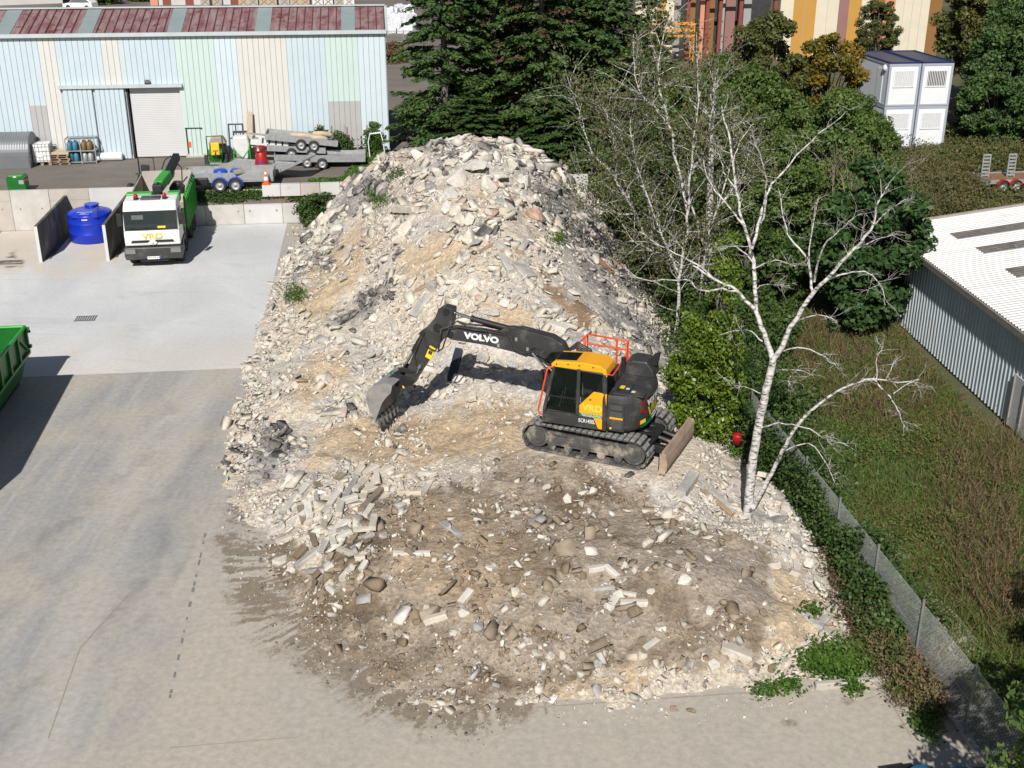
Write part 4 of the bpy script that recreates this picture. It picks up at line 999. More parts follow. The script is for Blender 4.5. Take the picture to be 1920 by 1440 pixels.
rx0 = wl(247, 230)[0]; rx1 = wl(343, 230)[0]
mb = MB(); step = 0.305
n = int(WLEN / step)
for i in range(n):
    x0, x1 = -WLEN + i * step, -WLEN + (i + 1) * step
    if i == n - 1: x1 = 0
    xc = (x0 + x1) / 2
    mname = [m_ for b, m_ in bx if b <= xc][-1]; mi = CL.index(mname)
    zb = 0.22
    if rx0 - .1 < xc < rx1: zb = dz
    segs = [(zb, WHT, mi)]
    if gl0 < xc < gl1: segs = [(zb, glz, 4), (glz, WHT, mi)]
    if gr0 < xc < gr1: segs = [(zb, grz, 4), (grz, WHT, mi)]
    for a, b, q in segs:
        mb.prism([(x0 + .007, -.0), (x0 + .02, -.022), (x1 - .02, -.022), (x1 - .007, 0)], 'z', a, b, q)
mb.span((-WLEN, .005, .22), (rx0 - .1, .1, WHT), 5); mb.span((rx1, .005, .22), (0, .1, WHT), 5); mb.span((rx0 - .1, .005, dz), (rx1, .1, WHT), 5)
# end wall on the right and the back
for i in range(23):
    mb.prism([(.0, i * .3 + .012), (.03, i * .3 + .03), (.03, i * .3 + .27), (.0, i * .3 + .288)], 'z', .22, WHT, 0)
mb.span((-.1, .1, .22), (-.003, 6.9, WHT), 5); mb.span((-WLEN, 6.8, .22), (-.1, 6.9, WHT), 5)
mb.build('wall', CL, wh)
MB().span((-WLEN, -.06, 0), (rx0 - .1, .12, .22)).span((rx1, -.06, 0), (.05, .12, .22)).span((-.1, .12, 0), (.05, 6.9, .22)).build('plinth', 'wall_concrete_warm', wh)
# roof
p_ = R(16.6); RW = 3.62
def roof_pt(x, t, up=0.0): return (x, -.1 + t * math.cos(p_) - up * math.sin(p_), WHT + .05 + t * math.sin(p_) + up * math.cos(p_))
mb = MB()
def sheet(x0, x1, t0, t1, up, th, mi, back=False):
    vs = []
    for u_ in (up, up - th):
        for (x, t) in ((x0, t0), (x1, t0), (x1, t1), (x0, t1)):
            q = roof_pt(x, t, u_); vs.append((q[0], 6.72 - q[1], q[2]) if back else q)
    fs = [(0, 1, 2, 3), (7, 6, 5, 4), (0, 4, 5, 1), (1, 5, 6, 2), (2, 6, 7, 3), (3, 7, 4, 0)]
    mb.add(vs, [f[::-1] for f in fs] if back else fs, mi)
sheet(-WLEN, .05, 0, RW, 0, .08, 0); sheet(-WLEN, .05, 0, RW, 0, .08, 0, True)
sky_x = [(wl(a, 64)[0], wl(b, 64)[0]) for a, b in ((-12, 18), (145, 173), (313, 340), (478, 506), (640, 666))]
x = -WLEN
while x < 0.0:
    if not any(a - .1 < x < b + .1 for a, b in sky_x): sheet(x - .025, x + .025, 0, RW, .05, .05, 1)
    x += .45
mb.build('roof', ['roof_maroon', 'roof_seam'], wh)
for a, b in sky_x:
    mb = MB(); sheet(a, b, .02, RW - .05, .03, .028, 0); mb.build('skylight', 'roof_light', wh)
mb = MB().span((-WLEN, -.26, WHT - .08), (.1, -.105, WHT + .12)); mb.build('gutter', 'trim_grey', wh)
mb = MB(); q = roof_pt(0, RW, .03); mb.box((-WLEN / 2, q[1] + .02, q[2] + .05), (WLEN + .2, .35, .06)); mb.build('ridge_cap', 'trim_grey', wh)
mb = MB(); sheet(.055, .2, -.05, RW, .06, .3, 0); mb.build('verge_trim', 'trim_grey', wh)
# door rail, sliding leaves, roller shutter, small door
rz = wl(111, 160)[1]
MB().span((dx0, -.28, dz), (dx1 + .02, -.035, rz)).build('door_rail', 'trim_grey', wh)
for a, b in ((wl(118, 168)[0], wl(173, 168)[0]), (wl(178, 168)[0], wl(233, 168)[0])):
    mb = MB(); k = 6
    for i in range(k):
        x0, x1 = a + (b - a) * i / k, a + (b - a) * (i + 1) / k
        mb.prism([(x0 + .01, -.14), (x0 + .028, -.17), (x1 - .028, -.17), (x1 - .01, -.14)], 'z', .05, dz, 0)
    mb.span((a, -.138, .05), (b, -.08, dz), 1)
    mb.build('sliding_door', ['clad_blue', 'seam_dark'], wh)
MB().span((rx0 - .1, .28, 0), (rx1, .30, dz)).span((rx0 - .1, .0, 0), (rx0 - .02, .28, dz)).build('door_recess', 'void_dark', wh)
mb = MB(); k = 40
a, b = wl(250, 230)[0] - .02, rx1 - .02
for i in range(k):
    z0 = .06 + (dz - .06) * i / k; z1 = .06 + (dz - .06) * (i + 1) / k
    mb.prism([(.16, z0), (.154, (z0 + z1) / 2), (.16, z1), (.2, z1), (.2, z0)], 'x', a, b)
mb.build('roller_shutter', 'shutter_white', wh)
sdx0, sdz = wl(349, 241); sdx1, _ = wl(375, 241)
d_ = MB(); k = 3
for i in range(k):
    x0, x1 = sdx0 + .05 + (sdx1 - sdx0 - .05) * i / k, sdx0 + .05 + (sdx1 - sdx0 - .05) * (i + 1) / k
    d_.prism([(x0 + .008, -.05), (x0 + .02, -.07), (x1 - .02, -.07), (x1 - .008, -.05)], 'z', .08, sdz)
dd = d_.build('side_door', 'clad_green', wh)
MB().box((sdx0 + .12, -.085, .75), (.16, .012, .32)).build('red_sticker', 'cone_orange', dd)
MB().span((sdx0 - .04, -.048, .05), (sdx0 + .04, -.035, sdz + .05)).span((sdx0 - .06, -.1, sdz), (sdx1 + .12, -.035, sdz + .05)).build('door_frame', 'void_dark', wh)
lx, lz = wl(277, 153)
MB().box((lx, -.18, lz), (.28, .16, .2), rot=(R(-35), 0, 0)).box((lx, -.07, lz + .02), (.06, .12, .06)).build('floodlight', 'machine_grey', wh)

# ---- retaining walls and bays
WV = 59.3
rw = thing('retaining_wall', 'tall concrete retaining wall of tilt up panels behind the storage bays', 'wall', UV(-14.6, WV, 0), YAW)
edges_px = [258, 170, 95, 22, -60, -150]
for i in range(len(edges_px) - 1):
    a = uv_of(*on_plane(edges_px[i], 390, UV(0, WV), EY)[:2])[0]; b = uv_of(*on_plane(edges_px[i + 1], 390, UV(0, WV), EY)[:2])[0]
    o = MB().span((b + 14.6 + .008, .01 * (i % 2), 0), (a + 14.6 - .008, .22, 2.02)).build('wall_panel', ['wall_concrete_light', 'wall_concrete_warm', 'wall_concrete', 'wall_concrete_warm', 'wall_concrete'][i], rw, bevel=.01)
    mh_ = MB()
    for fx in (.22, .78): mh_.cyl((b + 14.6 + (a - b) * fx, .012 * (i % 2) - .004, 1.1), (b + 14.6 + (a - b) * fx, .02, 1.1), .045, n=10)
    mh_.build('lifting_hole', 'wall_stain', o)
lw = thing('low_retaining_wall', 'low pale concrete retaining wall right of the parked truck', 'wall', UV(-4.3, WV, 0), YAW)
ex = [uv_of(*on_plane(p, 400, UV(0, WV), EY)[:2])[0] for p in (566, 530, 458, 385, 312, 258)]
for i in range(5):
    o = MB().span((ex[i + 1] + 4.3 + .008, .008 * (i % 2), 0), (ex[i] + 4.3 - .008, .2, 1.02)).build('wall_panel', 'wall_concrete_light' if i % 2 else 'wall_concrete', lw, bevel=.01)
    if i in (1, 2):
        mh_ = MB()
        for fx in (.15, .85): mh_.cyl((ex[i + 1] + 4.3 + (ex[i] - ex[i + 1]) * fx, -.005, .68), (ex[i + 1] + 4.3 + (ex[i] - ex[i + 1]) * fx, .03, .68), .05, n=10)
        mh_.build('lifting_hole', 'wall_stain', o)
for (px, py), lab in (((81, 492), 'bay partition wall left of the blue tank, its shade put into the colour'), ((207, 489), 'bay partition wall between the blue tank and the truck, its shade put into the colour')):
    q = P(px, py); u, v = uv_of(q.x, q.y)
    t = thing('partition_wall', lab, 'wall', UV(u - .09, v, 0), YAW, 'storage bay partition walls')
    L = WV - v - .02
    MB().prism([(0, 0), (L, 0), (L, 1.74), (0, 1.70)], 'x', -.07, .07).build('wall_panel', 'wall_concrete_shaded', t, bevel=.012)
    MB().span((-.068, -.03, .0), (.068, -.002, 1.68)).build('wall_edge', 'wall_concrete_light', t)  # sunlit front edge keeps the pale concrete, unlike the shade-coloured panel
    MB().span((.02, .5, .0), (.3, L - .1, .05)).build('wall_foot', 'wall_concrete_shaded', t)
# sand heap in the left bay
q = P(20, 440); u, v = uv_of(q.x, q.y)
xs_ = np.linspace(-4.2, 2.0, 70); ys_ = np.linspace(-2.3, 2.6, 55)
A, B = np.meshgrid(xs_, ys_)
Hs = 1.25 * np.exp(-((A + 1.2) / 2.1) ** 2 - ((B - 1.6) / 1.5) ** 2) + .5 * np.exp(-((A - .9) / .8) ** 2 - ((B - 1.2) / .9) ** 2) - .06 + (fbm(A * 2 + 9, B * 2, 3, 5) - .5) * .1
pmat('sand', (0.60, 0.50, 0.385), (0.54, 0.44, 0.33), 3, .95, bmp=.25, bscale=25)
cu, cv = -20.75, 56.7
wx = (cu + A) * EX.x + (cv + B) * EY.x; wy = (cu + A) * EX.y + (cv + B) * EY.y
ok = (cv + B < WV - .01) & (cu + A < uv_of(*P(81, 492)[:2])[0] - .17)
idx = np.arange(A.size).reshape(A.shape)
F = np.stack([idx[:-1, :-1], idx[:-1, 1:], idx[1:, 1:], idx[1:, :-1]], -1).reshape(-1, 4)
F = F[ok.ravel()[F].all(1)]
tag(np_mesh('sand_heap', np.stack([wx.ravel(), wy.ravel(), Hs.ravel()], 1), F, 'sand', smooth=True), 'heap of pale beige sand in the left storage bay', 'sand heap')
# blue tank
q = P(166, 459); tk = thing('water_tank', 'round blue plastic water tank standing in the storage bay', 'tank', q + EY * 1.0, YAW)
MB().lathe([(0, 0), (1.0, 0), (1.03, .03), (1.03, .43), (1.045, .45), (1.03, .47), (1.03, .92), (1.045, .94), (1.03, .96), (1.03, 1.30), (1.05, 1.34), (.98, 1.40), (.62, 1.52), (.34, 1.55), (0, 1.55)], 48).build('tank_body', 'tank_blue', tk)
MB().prism([(-.62, 1.30), (.62, 1.30), (.40, 1.60), (-.34, 1.60)], 'y', -1.0, .1).prism([(-.3, 1.40), (.3, 1.40), (.25, 1.52), (-.25, 1.52)], 'y', -1.045, -1.0).build('manhole_dome', 'tank_blue', tk, bevel=.04)
MB().cyl((.1, .25, 1.52), (.1, .25, 1.66), .34, .30, 24).cyl((.1, .25, 1.66), (.1, .25, 1.70), .36, .33, 24).build('lid', 'tank_blue', tk)
MB().box((-.05, -1.0, 1.5), (.22, .02, .08), rot=(R(-25), 0, 0)).box((-.02, -1.045, 1.22), (.26, .012, .05)).build('label_plate', 'plastic_white', tk)

# block wall on the terrace and the kerb beside it
q = P(492, 362, 1.5); BLOCK_Q = q; bw = thing('concrete_block_row', 'row of five pale concrete blocks on the terrace in front of the trailers', 'block wall', q, YAW)
x = 0
for i, wdt in enumerate((.92, 1.0, .98, 1.0, .5)):
    MB().span((x, .01 * (i % 2), -.2), (x + wdt - .015, .4, .40)).build('block', ['wall_concrete_light', 'wall_concrete_light', 'wall_concrete_warm', 'wall_concrete_light', 'wall_concrete_light'][i], bw, bevel=.02); x += wdt - .0
pmat('soil_brown', (0.17, 0.11, 0.07), (0.11, 0.08, 0.05), 4, .95, bmp=.4)
sb = MB(); rr = random.Random(3)
q0 = P(500, 366, 1.25)
for i in range(24):
    p = q0 + EX * (i * .15) + EY * rr.uniform(-.3, .1)
    sb.cyl(p + Vector((0, 0, -.2)), p + Vector((0, 0, rr.uniform(.08, .22))), rr.uniform(.25, .4), .06, 9)
struct(sb.build('soil_bank', 'soil_brown'))
a = P(362, 361, 1.45); b = P(500, 358, 1.45)
kb = MB(); d = (b - a).normalized(); kb.box((a + b) / 2, ((b - a).length, .18, .22), rot=Matrix.Rotation(math.atan2(d.y, d.x), 3, 'Z'))
tag(kb.build('edging_beam', 'wall_concrete_warm', bevel=.01), 'long low concrete edging beam below the blue fendered trailer', 'edging')

# ---- metal shed on the right
far_c, near_c = Vector((15.02, 45.2, 0)), Vector((16.2, 25.5, 0))
sdir = (near_c - far_c).normalized(); sh_yaw = math.atan2(sdir.y, sdir.x) + PI / 2     # local -Y runs towards the camera
sh = thing('metal_shed', 'grey ribbed metal shed with a white corrugated roof at the right edge', 'shed', far_c, sh_yaw)
Ls = (near_c - far_c).length; WH2 = 3.15; WD = 16.0
pmat('shed_blue_grey', (0.540, 0.608, 0.648), (0.459, 0.513, 0.553), 1.0, .45, .2, dust=(0.567, 0.567, 0.513), dscale=.7, dlo=.6)
pmat('shed_roof', (0.66, 0.66, 0.65), (0.56, 0.56, 0.55), .8, .5, .1, stretch=(.4, 3, 1), dust=(0.48, 0.46, 0.43), dscale=.9, dlo=.6)
pmat('roof_glazing', (0.075, 0.068, 0.06), (0.14, 0.13, 0.12), 3, .7, dust=(0.4, 0.4, 0.36), dscale=5, dlo=.66, dhi=.7)
mb = MB(); pitch = .25; prof = []
y = 0.0
while y > -Ls:
    prof += [(0, y), (0, y - .17), (-.045, y - .195), (-.045, y - .225)]; y -= pitch
vs = [(p[0], p[1], z) for z in (0, WH2) for p in prof]; k = len(prof)
mb.add(vs, [(i, k + i, k + i + 1, i + 1) for i in range(k - 1)])
vs = []; 
prof2 = []
x = 0.0
while x < WD: prof2 += [(x, 0), (x + .17, 0), (x + .195, .045), (x + .225, .045)]; x += pitch
k2 = len(prof2); mb.add([(p[0], p[1], z) for z in (0, WH2) for p in prof2], [(i, i + 1, k2 + i + 1, k2 + i) for i in range(k2 - 1)])
mb.build('wall', 'shed_blue_grey', sh)
MB().span((-.05, .06, 0), (.06, -.06, WH2)).build('corner_trim', 'shed_blue_grey', sh)
rp = R(8)
skl = []
for (ax, ay), (bx_, by_), wpx in (((1785, 441), (1930, 424), 18), ((1836, 470), (1930, 462), 16), ((1893, 511), (1930, 508), 13)):
    a = on_plane(ax, ay, far_c + Vector((0, 0, WH2 + .4)), Vector((0, 0, 1))); L_ = Vector((a.x, a.y, 0)) - far_c
    c_, s_ = math.cos(-sh_yaw), math.sin(-sh_yaw); skl.append((L_.x * c_ - L_.y * s_, L_.x * s_ + L_.y * c_))
mb = MB(); gm = MB(); rib = .2
ny = int((Ls + 1) / rib)
for i in range(ny):
    y0 = .3 - i * rib
    pr = [(y0, 0), (y0 - .09, 0), (y0 - .115, .035), (y0 - .175, .035), (y0 - .2, 0)]
    xcuts = [-.28, WD]; hit_s = None
    for (lx_, ly_) in skl:
        if abs(y0 - .1 - ly_) < .42: hit_s = lx_
    spans = [(-.28, hit_s, mb), (hit_s, WD - 6, gm), (WD - 6, WD, mb)] if hit_s else [(-.28, WD, mb)]
    for xa, xb, tgt in spans:
        vs = [(x, p[0], WH2 + .12 + (x + .28) * math.tan(rp) + p[1]) for x in (xa, xb) for p in pr]
        tgt.add(vs, [(j, j + 1, 5 + j + 1, 5 + j)[::-1] for j in range(4)])
mb.build('roof', 'shed_roof', sh); gm.build('roof_light', 'roof_glazing', sh)
pmat('gutter_brown', (0.34, 0.30, 0.27), (0.26, 0.23, 0.20), 3, .6)
MB().prism([(-.32, WH2 - .12), (-.06, WH2 - .12), (-.06, WH2 + .08), (-.32, WH2 + .1), (-.34, WH2 + .1)], 'y', .35, -Ls).build('gutter', 'gutter_brown', sh)
MB().prism([(-.28, WH2 + .19), (WD, WH2 + .19 + (WD + .28) * math.tan(rp)), (WD, WH2 + .02 + (WD + .28) * math.tan(rp)), (-.28, WH2 + .02)], 'y', .31, .42).build('verge_trim', 'gutter_brown', sh)
# door on the long wall
a = on_plane(1893, 790, far_c, Vector((sdir.y, -sdir.x, 0))); dy = -(Vector((a.x, a.y, 0)) - far_c).length
dr = MB().span((-.10, dy + .0, .05), (-.055, dy - 1.9, 1.75)).build('sheet_door', 'shutter_white', sh)
MB().span((-.14, dy - .75, .05), (-.102, dy - .83, 1.72)).span((-.14, dy - .03, .05), (-.102, dy - .09, 1.72)).build('door_bar', 'gutter_brown', dr)

# ---- stacked site offices
pmat('office_white', (0.74, 0.76, 0.79), (0.70, 0.72, 0.75), 1.2, .5)
pmat('office_frame', (0.36, 0.39, 0.46), (0.33, 0.36, 0.43), 1.5, .5)
pmat('office_roof', (0.035, 0.045, 0.07), (0.05, 0.06, 0.085), .8, .35)
def office(loc, label, window, upper, lamp):
    t = thing('site_office', label, 'site office', loc, YAW, 'stacked white site offices')
    W, D, Hh, f = 2.07, 5.9, 2.62, .15
    MB().span((f, .03, .12), (W - f, .06, Hh - f)).span((f, D - .06, .12), (W - f, D - .03, Hh - f)).span((.03, f, .12), (.06, D - f, Hh - f)).span((W - .06, f, .12), (W - .03, D - f, Hh - f)).build('wall_panel', 'office_white', t)
    fr = MB()
    for x in (0, W - f):
        for y in (0, D - f): fr.span((x, y, 0), (x + f, y + f, Hh))
        fr.span((x, f, 0), (x + f, D - f, .12)).span((x, f, Hh - f), (x + f, D - f, Hh))
    for y in (0, D - f): fr.span((f, y, 0), (W - f, y + f, .12)).span((f, y, Hh - f), (W - f, y + f, Hh))
    fr.build('frame', 'office_frame', t, bevel=.015)
    if window:
        wz0, wz1 = 1.25, 2.15
        wn = MB().span((.42, .0, wz0), (W - .42, .028, wz1)).build('window', 'void_dark' if window == 2 else 'shutter_white', t)
        MB().span((.34, -.02, wz0 - .08), (W - .34, .025, wz0)).span((.34, -.02, wz1), (W - .34, .025, wz1 + .1)).span((.34, -.02, wz0), (.42, .025, wz1)).span((W - .42, -.02, wz0), (W - .34, .025, wz1)).build('window_frame', 'office_white', wn)
        gb = MB()
        for i in range(11): gb.cyl((.48 + i * (W - .96) / 10, -.015, wz0), (.48 + i * (W - .96) / 10, -.015, wz1), .025, n=6)
        gb.build('window_bars', 'plastic_white', wn)
    if lamp:
        MB().lathe([(0, 0), (.2, .02), (.22, .08), (.12, .16), (0, .18)], 16).build('wall_lamp', 'plastic_white', t, loc=(.02, .62, 2.3), rot=(0, R(-90), 0))
        MB().span((.0, .9, .13), (.028, 1.75, 2.2)).build('door', 'office_white', t)
    if upper:
        MB().span((.1, .1, Hh + .004), (W - .1, D - .1, Hh + .05)).build('roof', 'office_roof', t)
        MB().span((0, 0, Hh), (.1, D, Hh + .1)).span((W - .1, 0, Hh), (W, D, Hh + .1)).span((.1, 0, Hh), (W - .1, .1, Hh + .09)).span((.1, D - .1, Hh), (W - .1, D, Hh + .09)).build('roof_rim', 'navy', t)
    return t
OC = Vector((23.6, 75.4, .4))
office(OC, 'lower left white site office under the one with a wall lamp', 1, False, False)
office(OC + EX * 2.15, 'lower right white site office with the closed shutter in the weeds', 1, False, False)
office(OC + Vector((0, 0, 2.64)), 'upper left white site office with closed shutter and round wall lamp', 1, True, True)
office(OC + EX * 2.15 + Vector((0, 0, 2.64)), 'upper right white site office with dark barred window', 2, True, False)

# ---- striped hall far behind the trees
SH0 = Vector((8.0, 120.0, 0.0))
hall = thing('striped_hall', 'tall hall clad in cream, ochre, mauve and brown vertical stripes behind the trees', 'hall', SH0, YAW)
for nm, c_ in (('st_cream', (0.66, 0.60, 0.48)), ('st_ochre', (0.50, 0.27, 0.06)), ('st_mauve', (0.28, 0.15, 0.14)), ('st_brown', (0.25, 0.125, 0.04)), ('st_salmon', (0.60, 0.27, 0.17)), ('st_rust', (0.22, 0.06, 0.045)), ('st_steel', (0.33, 0.33, 0.33))):
    pmat(nm, c_, tuple(x * .92 for x in c_), .8, .6)
SS = ['st_cream', 'st_ochre', 'st_mauve', 'st_brown', 'st_salmon', 'st_rust', 'st_steel', 'void_dark', 'seam_dark']
def hx(px): return (on_plane(px, 60, SH0, EY) - SH0).dot(EX)
mb = MB()
stripes = [(1120, 1128, 5), (1128, 1186, 7), (1190, 1232, 0), (1232, 1246, 1), (1246, 1262, 0), (1460, 1484, 0), (1484, 1526, 1), (1526, 1568, 0), (1568, 1587, 2), (1587, 1610, 1), (1610, 1632, 0), (1632, 1653, 3), (1653, 1673, 4), (1673, 1737, 0), (1737, 1760, 3)]
for a, b, mi in stripes:
    xa, xb = hx(a), hx(b); mb.span((xa, 0, 0), (xb, .25, 14), mi)
    k = max(1, int((xb - xa) / .9))
    for i in range(1, k): mb.box((xa + (xb - xa) * i / k, -.006, 7), (.03, .01, 14), 8)
mb.span((hx(1262), 3.2, 0), (hx(1460), 3.5, 14), 7)
mb.span((hx(1120), .26, 13.5), (hx(1760), 18, 14), 6)
mb.build('wall', SS, hall)
for a, b, mi, dp in ((1262, 1280, 6, 1.2), (1296, 1306, 3, .9), (1314, 1322, 4, .6), (1330, 1346, 3, 1.6), (1352, 1362, 6, 1.0), (1366, 1384, 2, 1.4), (1398, 1412, 6, 1.1)):
    MB().span((hx(a), dp, 0), (hx(b), dp + .2, 14), mi).build('hanging_panel', SS, hall)
for px in (1124, 1290, 1326, 1350, 1388, 1452):
    MB().box((hx(px), .35, 7), (.35, .35, 14)).build('column', 'st_rust', hall)
MB().span((hx(1150), -.2, 6.0), (hx(1460), -.05, 6.3)).build('beam', 'st_rust', hall)
# orange lift table in front
pmat('lift_orange', (0.70, 0.30, 0.03), (0.6, 0.25, 0.03), 3, .5)
q = on_plane(1215, 48, SH0 - EY * 3, EY)
lf = thing('scaffold_tower', 'orange railed work platform in front of the striped hall', 'platform', Vector((q.x, q.y, .3)), YAW)
zt = q.z - .3
m1 = MB()
for x in (0, 4.6):
    for y in (0, 1.2): m1.cyl((x, y, 0), (x, y, zt + .2), .07, n=6)
m1.build('post', 'lift_orange', lf)
m1 = MB()
for z in (zt - 1.0, zt - .5, zt + .1): m1.box((2.3, 0, z), (4.7, .12, .16)).box((2.3, 1.2, z), (4.7, .12, .16))
m1.build('rail', 'lift_orange', lf)

# ---- far yard beyond the warehouse roof
pmat('far_roof_cream', (0.60, 0.56, 0.47), (0.55, 0.51, 0.43), .4, .7)
pmat('far_wall', (0.55, 0.55, 0.53), (0.48, 0.48, 0.46), .5, .8)
def far(px, py, z=1.5): return P(px, py, z)
fb = thing('low_hall', 'low hall with a cream sheet roof beyond the warehouse on the far left', 'hall', far(118, 6) + Vector((0, 0, 0)), R(25))
MB().span((-26, 0, 0), (0, 14, 2.4)).build('wall', 'far_wall', fb)
MB().prism([(-.6, 2.4), (7, 4.6), (14.6, 2.4), (14.6, 2.55), (7, 4.8), (-.6, 2.55)], 'x', -26.5, .6).build('roof', 'far_roof_cream', fb)
fo = thing('white_unit_building', 'white walled unit building with dark loading doors beyond the warehouse roof', 'building', far(283, 10), YAW)
MB().span((0, 0, 0), (20, 8, 4)).build('wall', 'far_wall', fo)
MB().span((0, -.3, 0), (1.0, -.02, 4)).build('brick_pier', 'st_salmon', fo)
for x in (1.6, 4.6, 7.6, 10.6, 13.8): MB().span((x, -.05, 0), (x + 1.1, -.01, 1.2)).build('loading_door', 'st_rust', fo)
cr = None
pmat('crate_wood', (0.46, 0.38, 0.28), (0.38, 0.31, 0.22), 2, .85); pmat('crate_grey', (0.40, 0.39, 0.37), (0.34, 0.33, 0.31), 2, .85)
for i, (px, w_, mt, lab) in enumerate([(385, 1.2, 'crate_grey', 'grey crossed crate alone, leftmost beyond the warehouse ridge'), (408, 1.2, 'crate_grey', 'grey crossed crate second from the left beyond the warehouse ridge'), (457, 1.3, 'crate_wood', 'wooden crate left of a close pair beyond the ridge'), (475, 1.3, 'crate_grey', 'grey crate right of a close pair beyond the ridge'), (496, 1.3, 'crate_wood', 'tan crate in the middle of the row beyond the ridge'), (511, 1.2, 'crate_wood', 'narrow tan crate right of the middle of the row'), (534, 1.3, 'crate_grey', 'single grey crate right of the tan crates'), (555, 1.5, 'crate_wood', 'wide tan crate before the pale cages'), (573, 1.1, 'crate_wood', 'small tan crate touching the wide one'), (596, 1.4, 'plastic_pale', 'pale wrapped pallet beyond the ridge'), (616, 1.2, 'plastic_pale', 'second pale wrapped pallet beyond the ridge'), (637, 1.4, 'crate_grey', 'grey wrapped pallet near the right end of the row'), (655, 1.4, 'plastic_pale', 'last pale wrapped pallet at the right end of the row')]):
    t = thing('crate', lab, 'crate', far(px, 13), R(random.uniform(-4, 4)), 'crates in a row beyond the warehouse')
    m1 = MB().span((-w_ / 2, 0, .12), (w_ / 2, w_, 1.25)); m1.build('crate_body', mt, t)
    m1 = MB().box((0, -.03, .68), (w_ * 1.25, .04, .09), rot=(0, R(38), 0)).box((0, -.03, .68), (w_ * 1.25, .045, .09), rot=(0, R(-38), 0)).span((-w_ / 2, -.05, .12), (w_ / 2, -.01, .24)).span((-w_ / 2, -.05, 1.13), (w_ / 2, -.01, 1.25))
    m1.build('brace', 'timber', t)
    MB().span((-w_ / 2, .05, 0), (w_ / 2, .2, .115)).span((-w_ / 2, w_ - .2, 0), (w_ / 2, w_ - .05, .115)).build('pallet', 'timber', t)
# white bulk bags
pmat('bag_white', (0.70, 0.72, 0.75), (0.60, 0.62, 0.66), 2, .8)
bagm = MB()
rr = random.Random(5)
bagm.box((0, 0, .42), (.95, .95, .84), taper=(.9, .9)).box((.1, 0, .9), (.4, .5, .12))
bag0 = bagm.build('bulk_bag', 'bag_white', bevel=.14)
for v in bag0.data.vertices: v.co += Vector((rr.uniform(-.05, .05), rr.uniform(-.05, .05), rr.uniform(-.05, .05)))
k = 0
for row in range(4):
    for i in range(6):
        o = bag0 if k == 0 else bag0.copy()
        if k: COL.objects.link(o)
        q = far(722 + i * 10 + rr.uniform(-3, 3), 62 - row * 6 + rr.uniform(-2, 2)); o.location = q + Vector((0, 0, row * .35 * (i > 0)))
        o.rotation_euler = (0, 0, rr.uniform(0, 6)); s_ = rr.uniform(.8, 1.15); o.scale = (s_, s_, s_)
        tag(o, 'white bulk bag in the heap between the warehouse and the conifers', 'bag', 'white bulk bags heaped by the warehouse'); k += 1
q = far(722, 80); bf = thing('metal_barrier', 'grey metal barrier fence in front of the white bags', 'barrier', q, YAW)
m1 = MB()
for i in range(28): m1.cyl((i * .14, 0, .1), (i * .14, 0, 1.1), .015, n=5)
m1.box((1.9, 0, 1.12), (3.9, .05, .05)).box((1.9, 0, .1), (3.9, .05, .05)); m1.build('bar_panel', 'galvanised', bf)
m1 = MB()
for x in (0, 1.9, 3.8): m1.cyl((x, .04, 0), (x, .04, 1.2), .04, n=6)
m1.build('post', 'galvanised', bf)
# white car glimpsed beyond the roof
q = far(152, 18); wc = thing('parked_car', 'white car glimpsed beyond the warehouse ridge beside the hedge', 'car', q, R(80))
MB().prism([(-2.1, .3), (2.1, .3), (2.1, .75), (1.2, .9), (.6, 1.42), (-1.3, 1.45), (-2.0, .95)], 'x', -.85, .85).build('body', 'white_paint', wc, bevel=.08)
MB().prism([(1.1, .92), (.58, 1.36), (-1.25, 1.39), (-1.8, .96)], 'x', -.86, .86).build('window', 'cab_glass', wc)
for x in (-.78, .78):
    for y in (-1.3, 1.3): MB().cyl((x - .1, y, .32), (x + .1, y, .32), .32, n=16).build('wheel', 'rubber', wc)
# ================================================================== EXCAVATOR
ES = 0.966
ex_ = thing('excavator', 'dark grey and yellow crawler excavator with raised boom on the rubble mound', 'excavator', (EXC_X, EXC_Y, EXC_Z), EXC_YAW, sc=ES)
UPR = (0, 0, R(4.5))           # the upper works are slewed a little on the tracks
